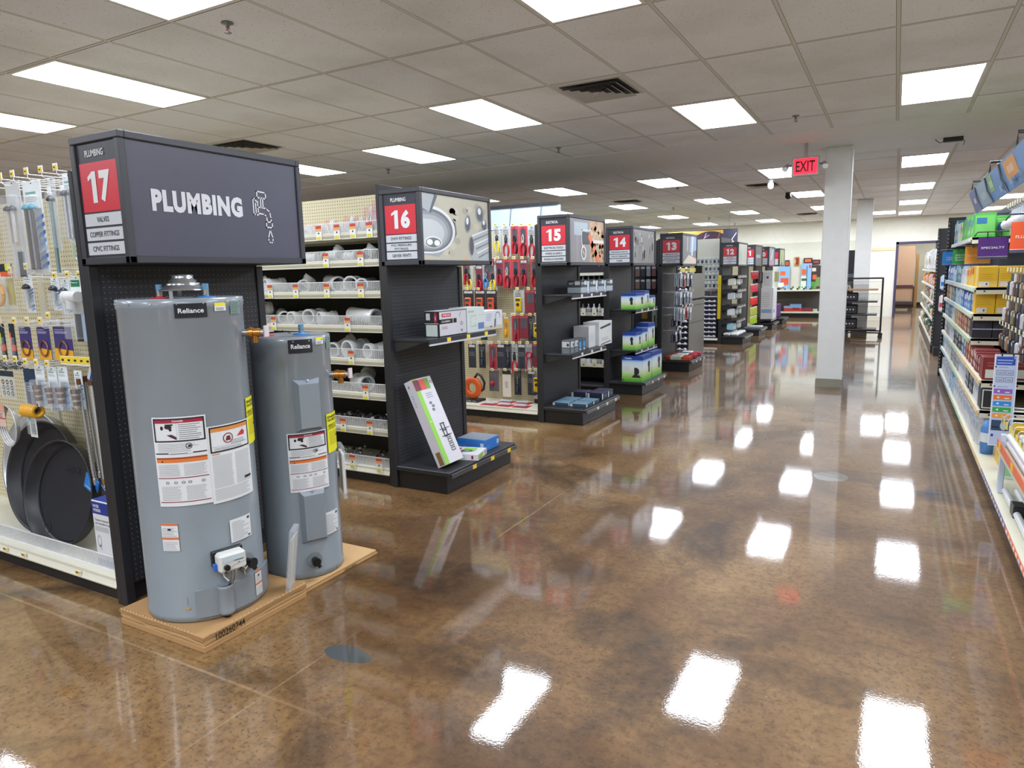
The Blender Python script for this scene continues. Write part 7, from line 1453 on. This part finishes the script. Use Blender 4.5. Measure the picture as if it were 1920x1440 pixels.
def lip(sh, y0, y1, z, segs, h=.042):
    """price strip along the shelf front; segs = (colour, length share)"""
    tot = sum(s for _, s in segs); y = y1
    mb = MB(); mb.box(RX-.004, RX, y0, y1, z, z+h, CREAM); mb.build('lip', sh)
    for n, (c, s) in enumerate(segs):
        L_ = (y1-y0)*s/tot; mb = MB(); mb.box(RX-.006, RX-.004, y-L_, y, z+.006, z+h-.006, C(STRIP[c], .45)); k = 0
        while .03+k*.085 < L_-.05: mb.box(RX-.0072, RX-.006, y-.03-k*.085-.045, y-.03-k*.085, z+.012, z+h-.014, C(['#dfe4e6', '#e8e2c2', '#b9d0e0'][k % 3])); k += 1
        mb.build('price_strip', sh); y -= L_
def rshelf(z, y0, y1, segs, x1=RB):
    mb = MB(); mb.box(RX, x1, y0, y1, z+.02, z+.042, C('#d6d2bd', .5)); mb.box(RX+.01, x1, y0-.0, y0+.004, z-.015, z+.042, C('#d6d2bd', .5)); sh = mb.build('shelf', GR); lip(sh, y0, y1, z, segs)
    mb = MB(); [mb.cyl((RX+.07+.16*k, y0-.0005, z+.01), (RX+.07+.16*k, y0-.004, z+.01), .007, C('#2a2a2a'), seg=8) for k in range(2)]; mb.build('bracket_slot', sh)
    return z+.0425
LEV = [('topmost', 1.73, 7.8, 10.3, 'w'), ('second', 1.287, 7.08, 11.0, None), ('third', 1.06, 7.14, 11.0, None), ('fourth', .843, 7.2, 11.0, None), ('fifth', .621, 6.16, 11.0, None), ('sixth', .400, 6.12, 11.0, None)]
SG = [[('w', 1)], [('b', 2), ('w', 2), ('l', 1)], [('w', 1), ('b', 2), ('l', 3)], [('w', 2), ('l', 3), ('g', 4)], [('w', 2), ('b', 1), ('g', 2), ('y', 4)], [('b', 4), ('g', 3), ('y', 4)]]
TOPS = []
for (nm, z, y0, y1, _), sg in zip(LEV, SG): TOPS.append(rshelf(z, y0, y1, sg))
mb = MB(); mb.box(RX+.0, RB, 2.0, 11.0, .115, .132, C('#d6d2bd', .5)); db = mb.build('base_deck', GR); lip(db, 2.0, 11.0, .09, [('b', 2.4), ('g', 2.2), ('y', 2.0), ('p', 1.5), ('o', 1.9), ('o', 1.0)])
TOPS.append(.1325)
def bulb_face(c2, c3):
    def f(mb, S, W, H): rect(mb, S, W*.08, W*.92, H*.60, H*.94, C(c2, .5), .0008); rect(mb, S, W*.12, W*.88, H*.08, H*.5, C(c3, .5), .0008); oval(mb, S, W*.5, H*.3, W*.22, H*.12, C('#e9e7dc'), .0014, 10)
    return f
BOXP = {}
def bulb_box(c, c2, c3, dy, h):
    k = (c, c2, c3, dy, h)
    if k not in BOXP:
        t = proto('light_bulb_box', '', 'light bulb box', 'light bulb boxes'); mb = MB(); mb.box(0, .17, 0, dy, 0, h, C(c, .5), bev=.002); b = mb.build('box', t)
        S = Flat((0, dy, 0), (0, -1, 0)); mb = MB(); bulb_face(c2, c3)(mb, S, dy, h); S = Flat((0, 0, 0), (1, 0, 0)); rect(mb, S, .01, .16, h*.1, h*.9, C(c3, .5), .0006); rect(mb, S, .02, .10, h*.55, h*.8, C(c2, .5), .001); mb.build('box_print', b)['kind'] = 'stuff'
        BOXP[k] = Use(t)
    return BOXP[k]
PAL = {'blue': ('#3f72b8', '#dfe6ee', '#5f98d0'), 'sky': ('#8fb9dc', '#e3eaf0', '#b9d2e6'), 'white': ('#d3d6dc', '#9fb0c4', '#e3e5e8'), 'green': ('#4fae4a', '#2f6f9f', '#6dc05f'), 'lime': ('#b9d66a', '#5f8f3a', '#d6e3a8'), 'teal': ('#3f7f94', '#c9dfe3', '#5f9fb0'), 'steel': ('#56788c', '#9fb9c9', '#6f93a8'), 'yellow': ('#e0b428', '#c23a2a', '#ecc84a'), 'brown': ('#7a5a4c', '#c9a58c', '#8f6e5c'), 'tan': ('#b39468', '#e0cfa8', '#c9ac80'), 'rust': ('#9a5238', '#d6b49c', '#b06a4c'), 'maroon': ('#7a2a2c', '#c9a8a0', '#8f3a38'), 'black': ('#2a2b33', '#c9ccd2', '#3a3c48'), 'grey': ('#8d9296', '#d0d3d6', '#a9aeb2'), 'slate': ('#3f4650', '#9aa3ad', '#565e6a')}
PLAN = [(0, [('teal', .45), ('white', .3), ('lime', .3), ('green', 1.3)], .17, .24), (1, [('blue', .8), ('sky', .5), ('teal', .6), ('white', .6), ('yellow', .8)], .14, .19), (2, [('brown', .5), ('tan', .4), ('steel', .5), ('sky', .8), ('blue', 1.2)], .13, .175), (3, [('steel', 1.2), ('white', .4), ('tan', .3), ('rust', .9), ('brown', .5)], .12, .17), (4, [('grey', 1.0), ('white', .8), ('slate', .5), ('black', .7), ('blue', .3), ('rust', .6), ('maroon', .9)], .13, .175), (5, [('teal', .2), ('white', 1.4), ('grey', 1.2), ('white', .8), ('slate', .8), ('white', .5)], .13, .17), (6, [('white', 1.6), ('sky', .8), ('white', 1.4), ('white', 1.2)], .14, .2)]
SPN = ['topmost', 'second', 'third', 'fourth', 'fifth', 'sixth', 'bottom']
R = random.Random(21)
for lv, plan, h0, h1 in PLAN:
    y0, y1 = (LEV[lv][2]+(.25 if lv else .02), LEV[lv][3]-.03) if lv < 6 else (6.3, 10.95)
    y = y1; tot = sum(s for _, s in plan); i = 0; acc = plan[0][1]; n = 0
    while y > y0+.08:
        while (y1-y)/(y1-y0)*tot > acc and i < len(plan)-1: i += 1; acc += plan[i][1]
        c, c2, c3 = PAL[plan[i][0]]; dy = R.choice((.075, .09, .11)); h = round(R.uniform(h0, h1)*(1.25 if plan[i][0] in ('teal',) and lv == 0 else 1), 2)
        if y-dy < y0: break
        bulb_box(c, c2, c3, dy, h)((RX+.015+.012*R.random(), y-dy, TOPS[lv]), label='%s light bulb box, %s from the far end on the %s right-hand shelf' % (plan[i][0], ORD[n], SPN[lv])); n += 1
        y -= dy+.004
# boxes shown end-on at the near end of the shelves
def endbox(lv, x0, x1, y, h, c, draw, nm, label, cat='light bulb box'): return carton(x0, x1, y, y+.2, TOPS[lv], TOPS[lv]+h, nm, label, c, [('left', draw)], group=None)
dY = lambda mb, S, W, H: (rect(mb, S, W*.04, W*.96, H*.30, H*.94, C('#e2b61f'), .001), rect(mb, S, W*.08, W*.6, H*.04, H*.28, C('#d9d4cc'), .0015), rect(mb, S, W*.42, W*.5, H*.1, H*.2, C('#4a4a9a'), .002), lines(mb, S, W*.1, W*.9, H*.4, H*.7, 3, C('#d3a51a'), .0015))
dB = lambda mb, S, W, H: (rect(mb, S, 0, W, H*.5, H*.56, C('#b9b4cc'), .001), lines(mb, S, W*.1, W*.8, H*.62, H*.9, 3, C('#3d3f52'), .001))
dW = lambda mb, S, W, H: (lines(mb, S, W*.2, W*.8, H*.5, H*.8, 3, C('#9a9cae'), .001))
dM = lambda mb, S, W, H: (rect(mb, S, W*.1, W*.42, H*.08, H*.46, C('#cdd3cc'), .001), lines(mb, S, W*.15, W*.8, H*.6, H*.85, 2, C('#a2504a'), .001), rect(mb, S, W*.55, W*.7, H*.2, H*.4, C('#c9a0a0'), .001))
XB = (.618, .766, .914)
for k, x in enumerate(XB):
    endbox(1, x, x+.144, 7.12, .175, '#e3c05a', dY, 'light_bulb_box', '%s yellow topped box facing the camera, second right-hand shelf' % ('left', 'middle', 'right')[k])
    endbox(2, x, x+.144, 7.17, .185, '#e2b61f', dY, 'light_bulb_box', '%s bright yellow box facing the camera, third right-hand shelf' % ('left', 'middle', 'right')[k])
    endbox(3, x, x+.144, 7.23, .15, '#23242f', dB, 'light_bulb_box', '%s black box with a white band facing the camera, fourth shelf' % ('left', 'middle', 'right')[k])
endbox(4, .615, .80, 6.20, .17, '#7f2220', dM, 'light_bulb_box', 'dark red box with a pale label facing the camera, fifth right-hand shelf')
endbox(4, .81, .99, 6.24, .17, '#6f2422', dM, 'light_bulb_box', 'second dark red box behind the information board, fifth right-hand shelf')
endbox(5, .615, .80, 6.16, .17, '#23242c', lambda mb, S, W, H: outline(mb, S, W*.04, W*.96, H*.06, H*.9, .008, C('#c9ccd0'), .001), 'light_bulb_box', 'black framed box facing the camera, sixth right-hand shelf')
for k, x in enumerate((.79, .93)): carton(x, x+.137, 8.0, 8.3, TOPS[0], TOPS[0]+.2, 'light_bulb_box', '%s green box facing the camera on the topmost right shelf' % ('left', 'right')[k], '#57b44c', [('left', lambda mb, S, W, H: (oval(mb, S, W*.4, H*.45, W*.2, H*.25, C('#2a5f8a'), .001, 12), lines(mb, S, W*.2, W*.9, H*.7, H*.9, 2, C('#9fd68c'), .001)))])
carton(.80, 1.05, 9.3, 10.2, TOPS[0], TOPS[0]+.30, 'product_box', 'tall slate blue box at the back of the topmost right shelf', '#4a6072', [])
# base goods: yellow lamp box, green box, pouch
carton(.70, .86, 5.66, 5.9, .1325, .40, 'product_box', 'yellow carton with a lamp picture on the bottom right deck', '#e0b81f', [('left', lambda mb, S, W, H: (rect(mb, S, W*.3, W*.95, H*.2, H*.62, C('#6a7a6c'), .001), rect(mb, S, 0, W, H*.9, H, C('#c9a018'), .001)))])
carton(.68, .82, 5.35, 5.5, .1325, .34, 'product_box', 'pale green carton in front of the yellow lamp carton', '#c3dcc6', [('left', lambda mb, S, W, H: (rect(mb, S, W*.1, W*.8, H*.8, H*.95, INK, .001), oval(mb, S, W*.4, H*.68, W*.12, H*.08, INK, .001, 12, hole=.6), rect(mb, S, W*.1, W*.7, H*.1, H*.4, C('#8fc49a'), .001)))])
t = thing('pouch', 'blue and white pouch standing on the bottom right deck', 'pouch', (.66, 5.95, .1325)); mb = MB(); mb.lathe([(0, 0), (.04, 0), (.045, .08), (.042, .2), (.02, .25), (0, .25)], C('#4f86c9', .35), (.665, 6.05, .1325), 14); mb.build('pouch_body', t); mb = MB(); mb.lathe([(.046, .09), (.0455, .16)], C('#d9e0e8'), (.665, 6.05, .1325), 14); mb.build('label_band', t)
# hooks and hanging lamps in the near bay
hk3t = proto('peg_hook', '', 'peg hook', 'right-hand peg hooks')
mb = MB(); mb.sweep([(.30, 0, 0), (0, 0, 0), (-.008, 0, .012)], .003, C('#b9bcc0', .3, .5), 6); mb.build('hook_arm', hk3t); mb = MB(); mb.sweep([(.30, 0, .03), (0, 0, .03)], .002, C('#b9bcc0', .3, .5), 6); mb.build('tag_arm', hk3t); mb = MB(); mb.box(-.012, -.008, -.022, .022, .012, .045, C('#eceac8')); mb.build('price_tag', hk3t)
hk3 = Use(hk3t)
R = random.Random(31); HP = ['#23242c', '#3a3c48', '#c9ccd0', '#6a4a3a', '#2f3340', '#8f7a5a']
for r_, (z, ys_) in enumerate(((1.95, [6.9-.125*k for k in range(16)]), (1.45, [6.6-.16*k for k in range(11)]), (1.24, [6.72-.15*k for k in range(12)]), (1.03, [6.8-.17*k for k in range(11)]))):
    for k, y in enumerate(ys_):
        if y < 4.6: break
        hk3((.775, y, z), label='right-hand peg hook with a cream tag, %s from the far end in the %s row' % (ORD[k], ORD[r_]))
        for q in range(2):
            x = .80+.07*q; mb = MB(); c = HP[(k+r_+q) % 6] if r_ else ('#dfe3ea' if k % 2 else '#4a5568')
            mb.box(x-.004, x, y-.055, y+.055, z-.19, z-.005, C(c if r_ else '#c3cad6', .5)); h_ = .05 if r_ else .035
            if r_: mb.box(x-.03, x-.004, y-.035, y+.035, z-.17, z-.06, C(c, .35), bev=.01); mb.box(x-.0312, x-.03, y-.02, y+.02, z-.10, z-.075, C('#c9ccd2'))
            else: mb.lathe([(0, -.036), (.022, -.03), (.034, -.008), (.034, .012), (.02, .034), (0, .038)], C('#eef0f4', .15), (x-.04, y, z-.12), 12)
            o = mb.build('hanging_lamp_pack' if r_ else 'round_bulb_pack', None); tag(o, '%s, %s from the far end, %s hook row, %s layer' % ('small dark lamp pack' if r_ else 'pack of round white bulbs', ORD[k], ORD[r_], ('front', 'back')[q]), 'packaged part', 'right-hand hanging packs')
# tall wire hooks with yellow tags low down, orange strips and long tubes
for k in range(10):
    y = 5.55-.13*k; t = thing('peg_hook', 'low hook with a yellow tag above the orange strips, %s from the far end' % ORD[k], 'peg hook', (.68, y, .56), 'low right-hand hooks')
    mb = MB(); mb.sweep([(1.075, y, .57), (.68, y, .57), (.67, y, .56), (.665, y, .53)], .0035, C('#cfd2d6', .3, .5), 6); mb.build('hook_arm', t); mb = MB(); mb.box(.661, .664, y-.03, y+.03, .50, .545, C('#e3d36a')); mb.build('price_tag', t)
mb = MB(); mb.box(RX+.06, RB, 3.2, 5.02, .395, .41, C('#8d8a80', .5)); s_ = mb.build('shelf', GR); mb = MB(); mb.box(RX, RX+.004, 3.2, 5.0, .425, .475, C('#e0662c', .45)); [mb.box(RX-.0015, RX, 3.35+.5*k, 3.42+.5*k, .43, .47, C('#e3c23a')) for k in range(4)]; mb.box(RX, RX+.062, 3.2, 5.0, .405, .425, C('#c9c4b0', .5)); mb.build('price_strip', s_)
for k in range(12):
    x, z = (.66+.06*(k % 4), (.447 if k < 8 else .155)+.045*((k % 8)//4)); z0 = z
    mb = MB(); mb.cyl((x, 3.3, z), (x, 4.98, z), .019, C('#dfe3e6', .25), seg=12); o = mb.build('lamp_tube', None); tag(o, 'long white lamp tube lying along the run, %s, tier %d' % (ORD[k % 4]+' from the aisle', 1), 'lamp tube', 'long lamp tubes'); o['label'] = 'long white lamp tube, %s from the aisle, %s' % (ORD[k % 4], ('lower layer on the upper shelf', 'upper layer on the upper shelf', 'on the bottom deck')[k//4])
mb = MB(); mb.box(RX+.02, RX+.05, 4.99, 5.03, .132, .5, C('#c9d3e3', .35), bev=.004); o = mb.build('divider_post', None); tag(o, 'pale upright divider in front of the long lamp tubes', 'divider')
mb = MB(); mb.box(.64, .70, 4.5, 4.62, .133, .20, BLK2, bev=.004); o = mb.build('small_black_box', None); tag(o, 'small black box under the orange strip on the bottom deck', 'box')
# hanging category signs on black arms
def catsign(x0, x1, y, z0, z1, c, tx, label, ytext='#e9e6f0', arm=True):
    t = thing('category_sign', label, 'sign', ((x0+x1)/2, y, z0), 'hanging category signs')
    mb = MB(); mb.box(x0, x1, y, y+.004, z0, z1, C(c, .4), bev=.001); mb.box(x0, x1, y-.0012, y, z0, z0+.018, C('#4a4a66', .4)); mb.box(x0, x1, y-.0014, y-.0002, z0+.018, z0+.021, C('#dfe0ea')); mb.build('sign_plate', t)
    S = Flat((x0, y-.0005, z0), (1, 0, 0)); W, H = x1-x0, z1-z0; mb = MB(); ls = tx.split('\n')
    for i, l_ in enumerate(ls): text(mb, S, l_, W*.5, H*(.52+.14*(len(ls)-1)/2-.15*i), min(W*.78, W*.11*len(l_)), H*.10, C(ytext), .002, bold=.03)
    mb.build('lettering', t)
    K = C('#1d1d20', .4); mb = MB(); mb.sweep([(x0-.03, y+.002, z1+.01), (x0-.01, y+.002, z1+(.045 if y < 7.5 else .02)), (RB-.006, y+.002, z1+(.045 if y < 7.5 else .02))], .005, K, 6); mb.build('arm', t)
    for q in (.3, .75): mb = MB(); mb.sweep([(x0+W*q, y+.002, z1+(.045 if y < 7.5 else .02)), (x0+W*q, y+.002, z1-.015)], .004, K, 6); mb.build('hanger', t)
catsign(.592, .80, 7.0, 1.565, 1.742, '#5c2a8a', 'SPECIALTY', 'purple hanging sign reading SPECIALTY')
catsign(.578, .80, 5.0, 1.583, 1.76, '#e2562a', 'FLUORESCENT', 'orange red hanging sign starting FLUO at the right edge', '#f0cdb8')
a, b = ony(1811, 457, 8.3), ony(1857, 491, 8.3); catsign(a.x, b.x, 8.3, b.z-a.z+1.70, 1.70, '#cf8a2a', 'DECORATIVE', 'amber hanging sign half hidden behind the purple one', '#e6bd7a')
a, b = ony(1787, 468, 9.6), ony(1820, 498, 9.6); catsign(a.x, b.x, 9.6, b.z-a.z+1.70, 1.70, '#2fa03a', 'INDOOR\nOUTDOOR\nFLOODS', 'green hanging sign reading INDOOR OUTDOOR FLOODS')
a, b = ony(1768, 469, 10.9), ony(1795, 495, 10.9); catsign(a.x, b.x, 10.9, b.z-a.z+1.70, 1.70, '#1f93e6', 'LONG\nLIFE', 'bright blue hanging sign, farthest in the row')
# tilted header banner hung over the right run
t = thing('header_banner', 'long tilted blue banner with green and orange squares hung over the right-hand shelving', 'banner', (.58, 5.5, 1.98)); X0, Z0, X1, Z1 = .62, 1.98, .55, 2.167
V_ = Vector((X1-X0, 0, Z1-Z0)); S = Flat((X0, 7.72, Z0), (0, -1, 0), V_); W, H = 4.6, V_.length
mb = MB(); M_ = Matrix(((0, 0, 0, 0),)*4)
q0 = [S.p(0, 0, -.006), S.p(W, 0, -.006), S.p(W, H, -.006), S.p(0, H, -.006)]; q1 = [S.p(0, 0, 0), S.p(W, 0, 0), S.p(W, H, 0), S.p(0, H, 0)]
mb.face(q1, C('#5e86b8', .4)); mb.face(q0[::-1], C('#8d9299', .4))
for i in range(4): mb.face([q0[i], q0[(i+1) % 4], q1[(i+1) % 4], q1[i]], C('#c3c6ca', .3, .4))
mb.build('banner_board', t)
mb = MB(); R = random.Random(4)
for k, (a, b_, c) in enumerate(((0, .55, '#4a5f94'), (.60, 1.30, '#7f97a8'), (1.36, 2.1, '#4f86c4'), (2.16, 4.5, '#5f93cc'))): rect(mb, S, a, b_, H*.05, H*.95, C(c, .4), .001)
rect(mb, S, .22, .36, H*.4, H*.62, C('#c9a8b4', .4), .002); rect(mb, S, .75, 1.1, H*.3, H*.6, C('#93a9b4', .4), .002); rect(mb, S, 1.36, 1.62, H*.35, H*.95, C('#79ab6c', .4), .002); rect(mb, S, 1.4, 1.6, H*.5, H*.75, C('#a9c69a', .4), .0025); rect(mb, S, 2.25, 2.72, H*.35, H*.92, C('#e39a3c', .4), .002); rect(mb, S, 2.35, 2.6, H*.5, H*.72, C('#ecc29a', .4), .0025)
for k in range(30): a = 1.7+2.7*R.random(); rect(mb, S, a, a+.12, H*R.uniform(.05, .2), H*R.uniform(.25, .4), C(R.choice(['#6fa0d6', '#8fb6de', '#4a78b4']), .4), .0018)
mb.build('banner_print', t)
for k, a in enumerate((.58, 1.33, 2.13, 3.2)): mb = MB(); mb.sweep([S.p(a, H*.0, .004), S.p(a-.03, H*.5, .012), S.p(a, H, .004)], .006, C('#6f7a80', .3, .5), 6); mb.build('clamp', t)
for y in (7.5, 6.2, 4.9): mb = MB(); mb.sweep([(.56, y, 2.16), (.56, y, 2.25), (RB+.02, y, 2.25), (RB+.02, y, 2.172)], .010, BLK2, 6); mb.build('support_arm', t)
# information board clipped to a shelf end, facing the camera
t = thing('information_board', 'tall white board with a navy head and purple, orange, blue, green and amber bars', 'sign', (.70, 5.45, .35)); x0, y0, z0, z1 = .605, 5.4, .33, .94; a, b = ony(1866, 664, y0), ony(1911, 664, y0); c_ = ony(1860, 835, y0); x0, x1, z1, z0 = a.x, b.x, a.z, c_.z
mb = MB(); mb.box(x0, x1, y0, y0+.004, z0, z1, C('#b9c4e4', .4), bev=.001); mb.build('board', t); S = Flat((x0, y0, z0), (1, 0, 0)); W, H = x1-x0, z1-z0; mb = MB()
outline(mb, S, 0, W, 0, H, .006, C('#dfe3ec'), .0008); rect(mb, S, W*.08, W*.88, H*.885, H*.975, C('#2347a8'), .001); lines(mb, S, W*.12, W*.8, H*.90, H*.96, 2, C('#8fa9e3'), .0016); rect(mb, S, W*.82, W*.86, H*.955, H*.968, C('#dfe6f6'), .0016)
for i in range(2):
    for j in range(2): outline(mb, S, W*(.12+.38*i), W*(.46+.38*i), H*(.70+.075*j), H*(.755+.075*j), .004, C('#7f8a98'), .001); rect(mb, S, W*(.2+.38*i), W*(.4+.38*i), H*(.715+.075*j), H*(.735+.075*j), C('#98a3b0'), .001)
for z in (.865, .655): oval(mb, S, W*.08, H*z, W*.04, H*.01, C('#3a4468'), .001, 10); lines(mb, S, W*.2, W*.7, H*(z-.006), H*(z+.006), 1, C('#7f8ab0'), .001)
for k, c in enumerate(('#8f5ab4', '#e0702f', '#1f8ad6', '#2fa03f', '#e39a4a')): b_ = .575-.067*k; rect(mb, S, W*.08, W*.86, H*b_, H*(b_+.052), C(c), .001); poly(mb, S, [(W*.2, H*(b_+.026)), (W*.32, H*(b_+.012)), (W*.32, H*(b_+.04))], C('#e3e6f0'), .0015); rect(mb, S, W*.55, W*.75, H*(b_+.012), H*(b_+.022), C('#e3e6f0'), .0015)
rect(mb, S, W*.08, W*.86, H*.17, H*.285, C('#2b4566'), .001); oval(mb, S, W*.62, H*.225, W*.16, H*.05, C('#b9c0c2'), .0015, 16); rect(mb, S, W*.08, W*.4, H*.2, H*.215, C('#121c28'), .0016); rect(mb, S, W*.1, W*.2, H*.10, H*.13, C('#2a3f9a'), .001); mb.build('board_print', t)
K = C('#1d1d20', .4)
for q in (.3, .78): mb = MB(); mb.box(x0+W*q-.004, x0+W*q+.004, y0-.002, y0+.006, z1-.012, z1+.006, K); mb.build('clip', t)
mb = MB(); mb.sweep([(x0+W*.2, y0+.006, z1+.004), (RB-.006, y0+.006, z1+.004)], .005, K, 6); mb.build('arm', t)
# ================================================================== farther right-hand run
t = thing('shelving_gondola', 'farther black-ended right-hand run with mixed bagged garden goods', 'shelving', (.62, 14.13, 0), 'shelving gondolas'); FX0, FB = .64, 1.1
mb = MB(); mb.box(FX0-.02, FB+.04, 14.15, 14.19, .1, 2.15, C('#26272b', .5)); mb.build('end_panel', t); mb = MB(); mb.box(FX0-.03, FX0+.005, 14.12, 14.155, 0, 2.15, BLK2); [mb.box(FX0-.02, FX0-.012, 14.118, 14.12, .15+.06*k, .165+.06*k, C('#c9ccd0')) for k in range(32)]; mb.build('slotted_post', t)
mb = MB(); mb.box(FX0, FB, 13.72, 14.12, 0, .14, BLK2, bev=.004); mb.build('kick_plate', t); mb = MB(); mb.box(FB, FB+.04, 14.19, 22.4, .1, 2.1, PEGW); mb.build('back_panel', t); mb = MB(); mb.box(FX0+.03, FB, 14.19, 22.4, 0, .10, BLK2); mb.build('toe_plate', t)
FT = []
for z in (.12, .50, .80, 1.10, 1.42):
    x0 = FX0 if z < .2 else FX0+.02; mb = MB(); mb.box(x0, FB, 14.19, 22.4, z, z+.02, CREAM); mb.box(x0-.006, x0, 14.19, 22.4, z-.02, z+.022, CREAM); mb.build('shelf', t); FT.append((z+.0205, x0))
R = random.Random(77); FP = ['#d9d4c8', '#3f5f4a', '#c98a3a', '#8a3a34', '#e3e0d8', '#b9b09a', '#56786a', '#d6a84a', '#2f3a34']
for l_, (z, x0) in enumerate(FT):
    y = 14.3; n = 0
    while y < 21.5:
        c = R.choice(FP) if l_ != 3 else R.choice(['#b02c34', '#c9444a', '#d9d4c8', '#d9892c']); d = R.uniform(.22, .4); h = R.uniform(.12, .25) if l_ < 4 else R.uniform(.25, .45)
        if l_ == 4: c = R.choice(['#c9ccd2', '#dfe3e6', '#8fb08a'])
        mb = MB(); mb.box(x0+.01, x0+.26, y, y+d, z, z+h, C(c, .6), bev=.03); mb.box(x0+.0085, x0+.011, y+d*.25, y+d*.75, z+h*.3, z+h*.7, C(R.choice(FP), .6)); o = mb.build('garden_pack', None); tag(o, 'garden goods pack, %s from the near end on the %s far right shelf' % (ORD[min(n, 38)], ['bottom', 'second', 'third', 'fourth', 'top'][l_]), 'packaged part', 'far right goods'); y += d+.02; n += 1
for k, (z0, z1, c, c2, lb) in enumerate(((1.10, 1.36, '#c9ddf0', '#2f6fc4', 'white and blue jug pack hung on the black end of the far right run'), (.72, 1.02, '#e3dcdc', '#c23a4a', 'white bag with a red band hung on the black end of the far right run'))):
    t = thing('hanging_pack', lb, 'packaged part', (.76, 14.1, z0)); mb = MB(); mb.box(.69, .80, 14.06, 14.145, z0, z1, C(c, .5), bev=.03); mb.build('pack_body', t); mb = MB(); mb.box(.70, .79, 14.057, 14.06, z0+.3*(z1-z0), z0+.55*(z1-z0), C(c2)); mb.build('label_band', t)
